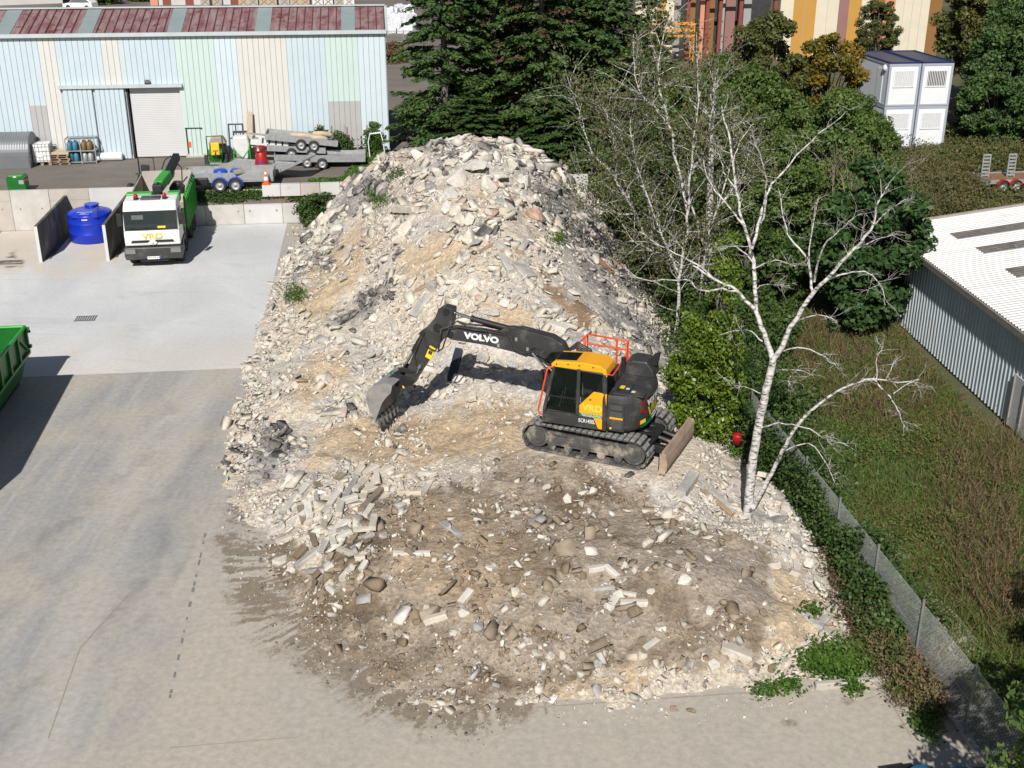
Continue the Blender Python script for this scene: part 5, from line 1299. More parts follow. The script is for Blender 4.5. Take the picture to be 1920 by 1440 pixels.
# ---- tracks
TX, TZ, TR = 1.47, 0.43, 0.36
per = 4 * TX + 2 * PI * TR
def stadium(s, off=0.0):
    s %= per; r = TR + off
    if s < 2 * TX: return Vector((-TX + s, 0, TZ + r)), 0.0
    s -= 2 * TX
    if s < PI * TR: a = s / TR; return Vector((TX + r * math.sin(a), 0, TZ + r * math.cos(a))), a
    s -= PI * TR
    if s < 2 * TX: return Vector((TX - s, 0, TZ - r)), PI
    s -= 2 * TX; a = PI + s / TR
    return Vector((-TX + r * math.sin(a), 0, TZ + r * math.cos(a))), a
for sy in (1, -1):
    y = .99 * sy
    mb = MB(); n = 46
    for i in range(n):
        p, a = stadium((i + .3) * per / n, .03); rot = Euler((0, a, 0)).to_matrix()
        c = p + Vector((0, y, 0))
        mb.box(c, (per / n * .93, .60, .045), 1, rot=rot)
        for dy in (-.15, .15): mb.box(c + rot @ Vector((0, dy, .037)), (per / n * .80, .27, .035), 0, rot=rot, taper=(.72, .92))
    tr = mb.build('track', ['track_rubber', 'dusty_steel'], ex_, bevel=.008, seg=1)
    mb = MB().prism([(-1.25, .22), (1.25, .22), (1.3, .42), (1.2, .60), (-1.2, .62), (-1.3, .42)], 'y', y - .17, y + .17)
    for x in (-.55, .75): mb.box((x, y + .18 * sy, .60), (.42, .10, .07))
    mb.box((-1.1, y + .175 * sy, .40), (.5, .02, .26)); mb.box((.1, y + .175 * sy, .36), (1.5, .02, .12))
    mb.build('track_frame', 'dusty_steel', tr, bevel=.02)
    for x, nm, r in ((1.45, 'idler_wheel', .33), (-1.45, 'sprocket', .33)):
        mb = MB().cyl((x, y - .2, TZ), (x, y + .2, TZ), r, n=28).cyl((x, y + .2 * sy, TZ), (x, y + .235 * sy, TZ), r * .72, n=24).cyl((x, y + .235 * sy, TZ), (x, y + .26 * sy, TZ), r * .3, n=16)
        mb.build(nm, 'dusty_steel', tr)
    for x in (-1.0, -.5, 0, .5, 1.0): MB().cyl((x, y - .18, .19), (x, y + .2, .19), .12, n=16).build('roller', 'dusty_steel', tr)
MB().box((0, 0, .55), (1.6, 1.4, .36)).box((.95, 0, .45), (.4, 1.4, .2)).box((-.95, 0, .45), (.4, 1.4, .2)).cyl((0, 0, .7), (0, 0, .98), .62, n=32).build('car_body', 'machine_black', ex_, bevel=.02)
# ---- dozer blade at the back
bl_ = MB()
prof = [(-2.36, .02), (-2.44, .16), (-2.46, .34), (-2.43, .52), (-2.33, .70)]
pr2 = prof + [(x + .05, z) for x, z in prof[::-1]]
bl_.prism(pr2, 'y', -1.3, 1.3)
blade = bl_.build('dozer_blade', 'blade_steel', ex_)
MB().prism([(-2.38, -.02), (-2.355, -.02), (-2.40, .15), (-2.455, .17)], 'y', -1.3, 1.3).build('cutting_edge', 'dusty_steel', blade)
MB().span((-2.31, -1.28, .25), (-2.2, 1.28, .5)).prism([(-2.33, .05), (-2.12, .2), (-2.12, .5), (-2.28, .66)], 'y', .42, .50).prism([(-2.33, .05), (-2.12, .2), (-2.12, .5), (-2.28, .66)], 'y', -.5, -.42).build('blade_stiffener', 'machine_black', blade)
for s_ in (1, -1): MB().span((-2.42, s_ * 1.302, .04), (-2.24, s_ * 1.318, .66)).build('end_plate', 'blade_steel', blade)
for sy in (1, -1):
    MB().prism([(-.9, .33), (-2.25, .27), (-2.25, .47), (-.9, .60)], 'y', sy * .46 - .1, sy * .46 + .1).build('blade_arm', 'machine_black', ex_, bevel=.02)
    m1 = MB().cyl((-1.05, sy * .2, .80), (-1.75, sy * .2, .64), .10, n=16).cyl((-1.75, sy * .2, .64), (-2.3, sy * .2, .5), .045, n=12, mi=1)
    m1.build('blade_cylinder', ['machine_black', 'dusty_steel'], ex_)
MB().cyl((-1.78, -.35, .66), (-1.78, .95, .66), .09, n=14).box((-1.35, 0, .72), (.8, .8, .06)).build('blade_cover', 'machine_black', ex_, bevel=.01)

# ---- upper works
def up(mb, name, mats, bevel=0, parent=None, seg=2):
    o = mb.build(name, mats, parent or ex_, bevel=bevel, seg=seg)
    if parent is None: o.rotation_euler = UPR
    return o
tail = []
for k in range(25):
    t = PI / 2 - PI * k / 24
    tail.append((-.72 - .86 * (abs(math.cos(t)) ** .85), 1.25 * math.copysign(abs(math.sin(t)) ** .75, math.sin(t))))
plan = tail + [(.95, -1.25), (1.15, -1.1), (1.15, -.45), (.2, -.4), (.2, .26), (-.55, .28), (-.55, 1.25)]
mb = MB()
def loft(rings, mi=0, close=True):
    k = len(rings[0]); o = [v for r in rings for v in r]
    fs = [(i * k + j, i * k + (j + 1) % k, (i + 1) * k + (j + 1) % k, (i + 1) * k + j) for i in range(len(rings) - 1) for j in range(k)]
    fs = [f[::-1] for f in fs] + [tuple(range(k)), tuple(range((len(rings) - 1) * k, len(rings) * k))[::-1]]
    mb.add(o, fs, mi)
def ring(z, s, sh=0.0): return [((x + .3) * s - .3 + sh, y * s, z) for x, y in plan]
loft([ring(.98, .93), ring(1.08, .985), ring(1.35, 1.0), ring(1.85, 1.0), ring(1.98, .975), ring(2.04, .93)])
house = up(mb, 'house', 'machine_grey', bevel=0)
bm = bmesh.new(); bm.from_mesh(house.data); bmesh.ops.recalc_face_normals(bm, faces=bm.faces); bm.to_mesh(house.data); bm.free()
up(MB().prism([(-1.5, 2.02), (-.62, 2.02), (-.62, 2.06), (-1.44, 2.06)], 'y', -.35, 1.02), 'hood', 'machine_grey', bevel=.015)
up(MB().span((-1.05, .2, 2.062), (-1.03, .98, 2.066)).span((-1.42, .3, 2.062), (-1.0, .315, 2.066)).span((-.8, .55, 2.062), (-.66, .85, 2.064)), 'hood_joint', 'machine_black')
up(MB().box((-.78, .55, 2.066), (.13, .2, .008)), 'warning_sticker', 'sticker_yellow')
up(MB().box((-.95, .62, 2.066), (.1, .1, .006)), 'notice_sticker', 'plastic_pale')
up(MB().box((-1.15, .78, 2.066), (.1, .12, .006)), 'notice_sticker', 'plastic_pale')
up(MB().prism([(-1.45, 2.03), (-.55, 2.03), (-.6, 2.42), (-.78, 2.5), (-1.2, 2.5), (-1.4, 2.25)], 'y', -1.12, -.42), 'filter_housing', 'machine_grey', bevel=.04)
up(MB().box((-.98, -.415, 2.25), (.05, .012, .2)).box((-1.08, -.415, 2.25), (.05, .012, .2)), 'housing_slot', 'void_dark')
up(MB().prism([(-1.45, 2.34), (-1.12, 2.34), (-1.32, 2.62), (-1.52, 2.72)], 'y', -.85, -.62), 'exhaust_cowl', 'machine_black', bevel=.02)
# side panel with slotted grille
sp = up(MB().prism([(-.60, 1.02), (-.60, 1.90), (-1.04, 1.84), (-1.04, 1.02)], 'y', 1.245, 1.262), 'side_door', 'machine_grey', bevel=.006)
for z0, z1 in ((1.66, 1.80), (1.46, 1.60), (1.10, 1.26), (1.28, 1.36)):
    i0 = 4 if z0 < 1.2 else (5 if z0 == 1.28 else 0)
    g_ = MB().span((-.645 - i0 * .028, 1.2622, z0 - .006), (-.645 - 12 * .028, 1.2632, z1 + .006))
    for i in range(i0, 12):
        x = -.645 - i * .028; g_.span((x, 1.262, z0), (x - .012, 1.270, z1), 1)
    g_.build('grille', ['void_dark', 'vent_grey'], sp)
MB().span((-.62, 1.263, 1.375), (-1.0, 1.275, 1.435)).build('yellow_bar', 'machine_yellow', sp, bevel=.006)
MB().span((-.63, 1.263, 1.07), (-.69, 1.267, 1.12)).build('sticker', 'sticker_yellow', sp)
# cab
A_b, A_t = (1.30, 1.05), (1.04, 2.68)
cb = MB()
for y, yt in ((1.235, 1.15), (.30, .36)):
    cb.tube([(1.30, y, 1.0), (1.27, y, 1.45), (1.03, yt, 2.70)], .055, 6)
    cb.tube([(-.47, y, 1.0), (-.47, y, 1.6), (-.42, yt, 2.62)], .075, 6)
    cb.tube([(1.03, yt, 2.69), (-.42, yt, 2.62)], .05, 6)
for y in (1.245,): cb.box((.30, y - .01, 2.02), (.10, .05, 1.36), rot=(R(2.5), 0, 0))
cb.prism([(1.33, .98), (1.32, 1.33), (-.52, 1.33), (-.52, .98)], 'y', .28, 1.25)
cb.span((1.0, .34, 2.64), (1.08, 1.17, 2.70)); cb.span((1.25, .30, 1.33), (1.32, 1.235, 1.42))
cab = up(cb, 'cab', 'machine_grey', bevel=.01)
def quad(pts, th, name, mat, parent):
    """thin pane through four points, with thickness"""
    pts = [Vector(p) for p in pts]; n = (pts[1] - pts[0]).cross(pts[2] - pts[0]).normalized() * th
    k = len(pts)
    m1 = MB().add(pts + [p + n for p in pts], [tuple(range(k))[::-1], tuple(range(k, 2 * k))] + [(i, (i + 1) % k, k + (i + 1) % k, k + i) for i in range(k)])
    return m1.build(name, mat, parent)
def cy(z): return 1.235 - (z - 1.0) * .085 / 1.7 + .012
MB().span((-.45, .33, 1.34), (1.2, 1.18, 1.36)).build('cab_floor', 'vent_grey', cab)
quad([(1.20, cy(1.36), 1.40), (1.0, cy(2.6), 2.62), (.36, cy(2.6), 2.62), (.36, cy(1.36), 1.37)], .006, 'door_glass', 'cab_glass', cab)
MB().box((.79, cy(1.8) + .004, 1.80), (.86, .02, .035)).build('door_bar', 'machine_black', cab)
quad([(.24, cy(1.62), 1.64), (.24, cy(2.6), 2.61), (-.34, cy(2.55), 2.56), (-.39, cy(2.1), 2.14), (-.14, cy(2.1), 2.12)], .006, 'rear_side_glass', 'cab_glass', cab)
quad([(1.29, 1.16, 1.45), (1.29, .37, 1.45), (1.06, .42, 2.62), (1.06, 1.09, 2.62)], .006, 'windscreen', 'cab_glass', cab)
quad([(-.53, .36, 1.75), (-.53, 1.16, 1.75), (-.48, 1.1, 2.52), (-.48, .42, 2.52)], .006, 'rear_window', 'cab_glass', cab)
quad([(1.2, .295, 1.45), (-.4, .295, 1.45), (-.36, .335, 2.55), (1.0, .335, 2.6)], .006, 'far_side_glass', 'cab_glass', cab)
seat = MB().box((.05, .76, 1.66), (.5, .48, .14)).box((-.22, .76, 2.0), (.14, .46, .62), rot=(0, R(-12), 0)).box((-.28, .76, 2.36), (.1, .28, .18)).box((.05, .76, 1.48), (.36, .36, .22))
seat.build('seat', 'vent_grey', cab, bevel=.03)
MB().box((.28, 1.04, 1.72), (.34, .14, .16)).box((.28, .48, 1.72), (.34, .14, .16)).cyl((.4, 1.04, 1.8), (.42, 1.04, 2.0), .025, n=8).cyl((.4, .48, 1.8), (.42, .48, 2.0), .025, n=8).cyl((.95, .6, 1.36), (.85, .6, 1.85), .02, n=6).cyl((.95, .9, 1.36), (.85, .9, 1.85), .02, n=6).build('console', 'plastic_pale', cab, bevel=.01)
MB().box((.7, .98, 1.62), (.03, .06, .2)).build('red_lever', 'red_paint', cab)
ypl = MB().prism([(.30, 1.60), (-.14, 2.10), (-.52, 2.08), (-.52, 1.00), (-.30, 1.02), (-.16, 1.33), (.30, 1.33)], 'y', 1.205, 1.262)
yp = up(ypl, 'yellow_panel', 'machine_yellow', bevel=.008)
MB().span((.30, 1.2625, 1.335), (-.52, 1.266, 1.43)).build('green_band', 'decal_green', yp)
PM = lambda x, z, y=1.267: plane_M((x, y, z), (-1, 0, 0), (0, 0, 1))
text_part('logo_lettering', 'VRD', 'letter_pale_green', yp, PM(-.12, 1.60, 1.264), .27, .006, .001, xs=1.08)
text_part('band_lettering', 'TRAVAUX PUBLICS', 'letter_white', yp, PM(-.11, 1.40), .062, .0, .001, xs=1.2)
text_part('band_lettering', 'TERRASSEMENT VRD', 'letter_white', yp, PM(-.11, 1.358), .05, .0, .001, xs=1.2)
tl = text_part('model_lettering', 'ECR145EL', 'letter_white', cab, PM(.03, 1.19, 1.252), .155, .0015, .001, xs=.72)
up(MB().span((1.18, 1.25, 1.13), (1.07, 1.256, 1.23)), 'door_handle', 'void_dark')
up(MB().box((-.06, 1.264, 1.86), (.06, .006, .035)), 'panel_latch', 'machine_black')
# roof
rf = MB().prism([(1.10, 2.66), (1.12, 2.74), (1.02, 2.83), (.2, 2.90), (-.30, 2.86), (-.46, 2.76), (-.50, 2.55), (-.44, 2.55), (-.36, 2.66)], 'y', .30, 1.20)
roof = up(rf, 'cab_roof', 'machine_yellow', bevel=.035)
sk = MB(); sk.box((.72, .74, 2.865), (.56, .58, .012), rot=(0, R(4.9), 0)); sk.build('roof_hatch', 'cab_glass', roof)
sk = MB(); sk.box((.72, .74, 2.858), (.60, .62, .01), rot=(0, R(4.9), 0)); sk.build('hatch_seal', 'machine_black', roof)
m1 = MB()
for x in (.95, .62, .3, -.1): m1.cyl((x, 1.2, 2.74 + (.06 if x < .9 else .02)), (x, 1.212, 2.74 + (.06 if x < .9 else .02)), .022, n=10)
m1.build('roof_bolt', 'machine_black', roof)
up(MB().box((1.2, .72, 2.78), (.34, .62, .05), rot=(0, R(12), 0)).box((1.3, .5, 2.72), (.1, .12, .1)).box((1.3, .95, 2.72), (.1, .12, .1)), 'rain_visor', 'cab_glass')
up(MB().tube([(1.06, 1.19, 2.66), (1.14, 1.24, 2.66), (1.2, 1.27, 2.6), (1.44, 1.3, 1.35), (1.40, 1.27, 1.22), (1.31, 1.24, 1.2)], .026, 8), 'door_guard_rail', 'rail_orange')
up(MB().tube([(-.46, 1.1, 2.62), (-.62, 1.1, 2.60), (-.66, .7, 2.66), (-.66, .4, 2.72)], .02, 6), 'rear_guard_rail', 'rail_orange')
up(MB().box((1.34, 1.3, 2.42), (.08, .16, .3)).cyl((1.1, 1.2, 2.6), (1.34, 1.28, 2.5), .015, n=6), 'mirror', 'machine_black', bevel=.02)
# orange railing on the far side
rl = MB()
ry = -1.12
for pts in ([(.75, ry, 2.02), (.75, ry, 2.86), (-.48, ry, 2.80), (-.48, ry, 2.02)], [(.75, ry, 2.58), (-.48, ry, 2.52)], [(-.14, ry, 2.02), (-.14, ry, 2.81)], [(.75, ry, 2.86), (1.05, ry, 2.5), (1.1, ry, 2.0)], [(.75, ry, 2.86), (.75, ry + .25, 2.84), (.75, ry + .3, 2.6)], [(-.48, ry, 2.80), (-.48, ry + .2, 2.8), (-.48, ry + .22, 2.3), (-.48, ry + .22, 2.02)]):
    rl.tube(pts, .03, 8)
up(rl, 'guard_railing', 'rail_orange')
up(MB().box((-.5, -.55, 2.2), (.12, .12, .3)).cyl((-.5, -.55, 2.3), (-.5, -.55, 2.5), .07, n=12), 'work_lamp', 'machine_black')
up(MB().box((-.46, .2, 2.3), (.14, .2, .14)), 'roof_camera', 'machine_black')
up(MB().span((.2, -1.2, 1.95), (1.1, -.45, 2.06)).span((.25, -1.1, 2.06), (.9, -.6, 2.2)), 'tool_locker', 'machine_grey', bevel=.02)
# slewing hoses
for i in range(5):
    y0 = -.25 - i * .05
    up(MB().tube([(.2, y0, 2.0), (.45, y0, 2.5 + .04 * i), (.85, y0, 2.72 + .03 * i), (1.15, y0, 2.55), (1.3, y0, 2.45)], .026, 6), 'hose', 'rubber')
# counterweight letters, lamps, green swoosh: bent round the tail curve
def tail_pt(s, z):
    """point and normal on the tail, s metres round from the back centre towards the cab side"""
    dens = []
    for k in range(401):
        t = PI / 2 * k / 400
        dens.append((-.3 + (-.72 - .86 * (abs(math.cos(t)) ** .85) + .3), 1.25 * abs(math.sin(t)) ** .75))
    acc = 0; sg = 1 if s >= 0 else -1; s = abs(s)
    for a, b in zip(dens, dens[1:]):
        l = math.hypot(b[0] - a[0], b[1] - a[1])
        if acc + l >= s:
            f = (s - acc) / (l or 1); x, y = a[0] + (b[0] - a[0]) * f, a[1] + (b[1] - a[1]) * f
            nx, ny = -(b[1] - a[1]) / l, (b[0] - a[0]) / l
            if nx > 0: nx, ny = -nx, -ny
            return Vector((x, y * sg, z)), Vector((nx, abs(ny) * sg, 0))
        acc += l
    return Vector((dens[-1][0], dens[-1][1] * sg, z)), Vector((0, sg, 0))
def bend(o, s0, off=.006):
    """wrap a flat decal (x to the right seen from behind, y up) round the tail"""
    for v in o.data.vertices:
        p, n = tail_pt(s0 - v.co.x, v.co.y); v.co = p + n * (off + v.co.z)
    o.rotation_euler = UPR
tx = text_part('rear_lettering', 'VOLVO', 'letter_white', ex_, Matrix.Translation((0, 1.70, 0)), .24, .012, .001, xs=1.25); bend(tx, .12)
tx = text_part('rear_logo', 'VRD', 'letter_gold', ex_, Matrix.Translation((0, 1.40, 0)), .44, .012, .001, xs=1.2); bend(tx, .05)
def strip(name, outline, mat, s0, nx=1, off=.004):
    """decal from a grid: outline gives (x, z_low, z_high)"""
    m1 = MB(); vs = []
    for (x, a, b) in outline: vs += [(x, a, 0), (x, b, 0)]
    m1.add(vs, [(2 * i, 2 * i + 2, 2 * i + 3, 2 * i + 1) for i in range(len(outline) - 1)])
    o = m1.build(name, mat, ex_); bend(o, s0, off); return o
strip('green_decal', [(-.95 + i * .07, 1.06, 1.06 + .32 * (1 - (1 - i / 27) ** 2.2)) for i in range(28)], 'decal_green', .0)
tx = text_part('decal_lettering', 'TRAVAUX PUBLICS', 'letter_white', ex_, Matrix.Translation((0, 1.24, 0)), .10, .002, .001); bend(tx, -.1)
tx = text_part('decal_lettering', 'TERRASSEMENT VRD', 'letter_white', ex_, Matrix.Translation((0, 1.13, 0)), .08, .002, .001); bend(tx, -.1)
strip('tail_lamp', [(-.93, 1.68, 1.80), (-.80, 1.76, 1.84), (-.66, 1.86, 1.90)], 'lamp_red', .0, off=.012)
strip('tail_lamp', [(-.93, 1.52, 1.64), (-.80, 1.50, 1.58), (-.66, 1.46, 1.50)], 'lamp_red', .0, off=.012)
strip('lamp_panel', [(-1.0, 1.50, 1.82), (-.6, 1.50, 1.90), (-.5, 1.5, 1.9), (.5, 1.5, 1.9)], 'machine_black', .0, off=.002)
strip('red_reflector', [(-.98, 1.16, 1.28), (-.93, 1.16, 1.28)], 'lamp_red', .0, off=.01)
strip('yellow_reflector', [(-.93, 1.16, 1.28), (-.70, 1.17, 1.29)], 'sticker_yellow', .0, off=.01)

# ---- boom, arm, bucket (side outlines in x,z of the slewed frame)
def side(name, outline, y0, y1, mat, bevel=.015, parent=None): return up(MB().prism(outline, 'y', y0, y1), name, mat, bevel, parent)
BW = .36; BY = -.14
boom = side('boom', [(.55, 1.55), (.75, 1.45), (1.41, 2.05), (1.9, 2.36), (2.66, 2.47), (3.53, 2.57), (4.60, 2.60), (4.76, 2.68), (4.72, 2.84), (4.57, 2.96), (3.6, 2.93), (3.01, 2.98), (2.49, 3.20), (1.49, 3.06), (1.18, 2.90), (.7, 2.1)], BY - BW / 2, BY + BW / 2, 'machine_grey')
side('boom_bracket', [(3.2, 2.93), (2.95, 3.16), (2.72, 3.2), (2.49, 3.19), (2.6, 2.98)], BY - .1, BY + .1, 'machine_grey')
for y in (BY - BW / 2 - .012, BY + BW / 2 + .012):
    m1 = MB().cyl((4.62, y - .02, 2.78), (4.62, y + .02, 2.78), .10, n=18).cyl((2.0, y - .02, 2.58), (2.0, y + .02, 2.58), .12, n=18); m1.build('pin', 'machine_black', boom)
tx = text_part('boom_lettering', 'VOLVO', 'letter_white', boom, plane_M((3.63, BY + BW / 2 + .003, 2.775), (-1, 0, -.03), (-.03, 0, 1)), .255, .014, .002, xs=1.25)
aw = .34
arm = side('arm', [(4.53, 3.56), (4.80, 3.60), (4.98, 3.52), (5.11, 3.22), (5.48, 2.79), (5.62, 2.52), (6.08, 1.45), (6.22, 1.12), (6.12, .92), (5.92, .94), (5.80, 1.16), (5.44, 1.75), (4.98, 2.45), (4.70, 2.72), (4.56, 3.15)], BY - aw / 2 + .01, BY + aw / 2 - .01, 'machine_grey')
for (x, z, r) in ((4.75, 3.45, .1), (5.03, 2.93, .12), (5.96, 1.07, .1), (5.52, 2.68, .08)):
    MB().cyl((x, BY - aw / 2 - .03, z), (x, BY + aw / 2 + .03, z), r, n=18).build('pin', 'machine_black', arm)
MB().box((5.28, BY + aw / 2 - .004, 2.10), (.20, .012, .42), rot=(0, R(-24), 0)).build('warning_sticker', 'sticker_yellow', arm)
MB().box((5.28, BY + aw / 2 + .004, 2.10), (.12, .006, .12), rot=(0, R(-24), 0)).build('warning_symbol', 'letter_dark', arm)
m1 = MB().cyl((2.70, BY, 3.09), (3.95, BY, 3.27), .085, n=16).cyl((3.95, BY, 3.27), (4.02, BY, 3.28), .10, n=16).cyl((4.0, BY, 3.28), (4.74, BY, 3.43), .045, n=12, mi=1)
up(m1, 'arm_cylinder', ['machine_black', 'chrome'])
m1 = MB().cyl((5.50, BY, 2.72), (5.92, BY, 2.0), .075, n=14).cyl((5.92, BY, 2.0), (6.26, BY, 1.42), .04, n=12, mi=1)
up(m1, 'bucket_cylinder', ['machine_black', 'chrome'])
for y in (BY - .3, BY + .3):
    m1 = MB().cyl((.85, y, 1.35), (1.62, y, 2.15), .075, n=14).cyl((1.62, y, 2.15), (2.02, y, 2.58), .042, n=12, mi=1)
    up(m1, 'boom_cylinder', ['machine_black', 'chrome'])
# links between arm and bucket
for y in (BY - .17, BY + .17):
    up(MB().prism([(5.78, 1.42), (5.86, 1.36), (6.34, 1.34), (6.36, 1.46), (6.2, 1.5)], 'y', y - .025, y + .025), 'link', 'machine_black', .008)
    up(MB().prism([(6.24, 1.46), (6.36, 1.40), (6.50, 1.02), (6.42, .98)], 'y', y - .03, y + .03), 'link', 'machine_black', .008)
# hoses along the boom and over the elbow
for pts, r in (([(1.5, .12, 2.35), (1.9, .14, 2.6), (2.2, .15, 2.45), (2.5, .15, 2.52), (2.66, .14, 2.9), (2.75, .1, 3.1)], .035), ([(1.5, .12, 2.42), (1.9, .16, 2.66), (2.25, .17, 2.52), (2.55, .17, 2.6), (2.7, .16, 2.95), (2.85, .1, 3.1)], .03), ([(2.85, .07, 2.98), (3.4, .08, 3.02), (4.0, .09, 3.03), (4.5, .1, 3.08), (4.85, .16, 2.95), (4.92, .16, 2.5), (4.98, .1, 2.25)], .028),
               ([(2.9, .02, 3.02), (3.5, .03, 3.08), (4.1, .03, 3.08), (4.4, .03, 3.2), (4.52, .0, 3.1)], .024), ([(4.3, .06, 3.03), (4.62, .12, 2.98), (4.7, .16, 2.7), (4.82, .16, 2.35), (5.0, .14, 2.2)], .024), ([(3.0, -.2, 3.02), (3.6, -.2, 3.08), (4.2, -.2, 3.06), (4.5, -.2, 3.12)], .03),
               ([(5.5, .06, 2.62), (5.62, .1, 2.4), (5.78, .12, 2.0), (5.72, .12, 1.7), (5.66, .06, 1.6)], .022), ([(5.5, .05, 2.56), (5.4, .1, 2.35), (5.2, .12, 2.25), (5.05, .1, 2.2)], .022)):
    up(MB().tube(pts, r, 7), 'hose', 'rubber')
m1 = MB()
for x, z in ((2.55, 2.88), (3.35, 2.9), (3.1, 2.62), (2.2, 2.62)): m1.box((x, BY + BW / 2 + .01, z), (.07, .03, .1))
m1.build('hose_clamp', 'galvanised', boom)
m1 = MB()
for i in range(4): m1.cyl((1.75 + .07 * i, BY + BW / 2, 2.58 - .02 * i), (1.75 + .07 * i, BY + BW / 2 + .09, 2.58 - .02 * i), .025, n=8)
m1.build('hose_coupling', 'bare_metal', boom)
m1 = MB().cyl((5.62, BY + aw / 2, 1.62), (5.62, BY + aw / 2 + .1, 1.62), .05, n=10).cyl((5.60, BY + aw / 2 + .05, 1.7), (5.72, BY + aw / 2 + .05, 1.4), .02, n=8); m1.build('coupler_valve', 'bare_metal', arm)
# bucket: curved shell, two side plates, teeth
B0, B1 = -.86, .60
back = [(6.30, 1.12), (6.52, 1.16), (6.78, 1.10), (6.98, 1.0), (7.14, .83), (7.20, .58), (7.12, .22), (6.93, -.20)]
inn = [(6.94, -.16), (7.09, .24), (7.165, .58), (7.11, .81), (6.96, .965), (6.77, 1.06), (6.52, 1.12), (6.31, 1.08)]
bk = up(MB().prism(back + inn, 'y', B0, B1), 'bucket', 'bucket_steel', .006)
sidep = [(6.93, -.20), (7.12, .22), (7.20, .58), (7.14, .83), (6.98, 1.0), (6.78, 1.10), (6.52, 1.16), (6.30, 1.12), (6.36, .86), (6.50, .72), (6.66, .50), (6.80, .16)]
for y0, y1 in ((B1, B1 + .03), (B0 - .03, B0)): MB().prism(sidep, 'y', y0, y1).build('side_plate', 'bucket_steel', bk, bevel=.006)
MB().prism([(6.98, -.16), (6.90, -.26), (6.86, -.24), (6.92, -.12)], 'y', B0, B1).build('cutting_lip', 'bucket_steel', bk)
for i in range(6):
    y = B0 + .1 + i * (B1 - B0 - .2) / 5
    MB().prism([(6.96, -.12), (6.90, -.24), (6.80, -.42), (6.83, -.2), (6.90, -.08)], 'y', y - .05, y + .05).build('tooth', 'bare_metal', bk, bevel=.01)
for y in (BY - .2, BY + .2): MB().prism([(5.84, 1.14), (5.94, .96), (6.2, .84), (6.44, .86), (6.74, 1.09), (6.52, 1.24), (6.3, 1.3)], 'y', y - .03, y + .03).build('bucket_ear', 'machine_black', bk, bevel=.01)
MB().box((6.35, BY, 1.1), (.5, .42, .14), rot=(0, R(-8), 0)).box((6.2, BY + .26, .98), (.1, .06, .08)).build('quick_coupler', 'machine_black', bk, bevel=.02)
MB().lathe([(.05, 0), (.08, .02), (.08, .05), (.05, .06)], 14).build('coupling_ring', 'decal_green', bk, loc=(6.6, BY + .1, 1.2))
MB().box((6.18, BY + .27, .93), (.05, .01, .14), rot=(0, R(30), 0)).build('marker', 'sticker_yellow', bk)

# ================================================================== TRUCK
tq = P(288, 506); TY = R(9)
tk = thing('tipper_truck', 'white cab tipper truck with a green loading crane and grey tipper body', 'truck', (tq.x, tq.y + .35, 0), TY)
# local: x across, y away from the camera, cab front at y=0
cabm = MB().prism([(.06, 1.0), (.0, 1.45), (.06, 1.72), (.16, 2.60), (.30, 2.80), (.55, 2.92), (1.55, 2.95), (1.65, 2.85), (1.65, 1.0)], 'x', -1.2, 1.2)
cab = cabm.build('cab', 'white_paint', tk, bevel=.07, seg=3)
for v in cab.data.vertices:
    if v.co.z > 2.55: v.co.x *= .95
MB().prism([(.036, 1.80), (.0585, 1.98), (.056, 1.98), (.0335, 1.80)], 'x', -1.05, 1.05).build('dashboard', 'vent_grey', cab)
MB().box((-.55, .08, 2.3), (.5, .01, .2), rot=(R(-7), 0, 0)).build('sun_visor', 'vent_grey', cab)
MB().prism([(.045, 1.74), (.142, 2.56), (.132, 2.565), (.03, 1.735)], 'x', -1.14, 1.14).build('windscreen_surround', 'machine_black', cab, bevel=.0)
MB().prism([(.038, 1.79), (.128, 2.52), (.118, 2.525), (.02, 1.785)], 'x', -1.08, 1.08).build('windscreen', 'windscreen', cab)
MB().box((.45, .03, 1.85), (.34, .008, .09), rot=(R(-8), 0, 0)).build('permit_card', 'sticker_yellow', cab)
for sx in (-1, 1):
    MB().prism([(.42, 1.78), (.48, 2.5), (1.25, 2.5), (1.25, 1.78)], 'x', sx * 1.2 - .004, sx * 1.2 + .006).build('side_window', 'cab_glass', cab)
    MB().box((sx * 1.36, .32, 2.15), (.20, .1, .55)).cyl((sx * 1.2, .34, 2.3), (sx * 1.36, .34, 2.3), .025, n=6).build('mirror', 'machine_black', cab, bevel=.03)
    MB().prism([(-.22, .0), (.22, .0), (.2, .2), (-.22, .2)], 'y', -.02, .06).build('headlight', 'lamp_glass', tk, loc=(sx * .98, -.155, .72))
    MB().cyl((sx * .62, .8, 2.93), (sx * .62, .8, 3.02), .11, n=16).lathe([(.095, 0), (.095, .1), (.06, .17), (0, .19)], 14, 1, (sx * .62, .8, 3.02)).build('beacon', ['machine_black', 'lamp_red'], cab)
for x_ in (-.55, .1): MB().box((x_, -.012, 1.80), (.75, .012, .025), rot=(0, R(6), 0)).build('wiper', 'machine_black', cab)
MB().span((-1.205, .05, 1.70), (1.205, .06, 1.712)).build('panel_gap', 'machine_grey', cab)
MB().box((0, .95, 2.965), (.85, .6, .05)).build('roof_hatch', 'machine_grey', cab, bevel=.02)
MB().prism([(-.93, .0), (.93, .0), (.88, .1), (.16, .1), (.0, .0), (-.16, .1), (-.88, .1)], 'y', -.012, .02).build('grille_slot', 'machine_black', cab, loc=(0, .01, 1.17))
MB().prism([(-.2, .06), (0, .16), (.2, .06), (.12, -.04), (-.12, -.04)], 'y', -.03, .02).build('badge_mount', 'white_paint', cab, loc=(0, .0, 1.11), bevel=.015)
MB().prism([(0, .11), (.045, 0), (0, -.11), (-.045, 0)], 'y', -.012, .0).build('badge', 'chrome', cab, loc=(.02, -.035, 1.13))
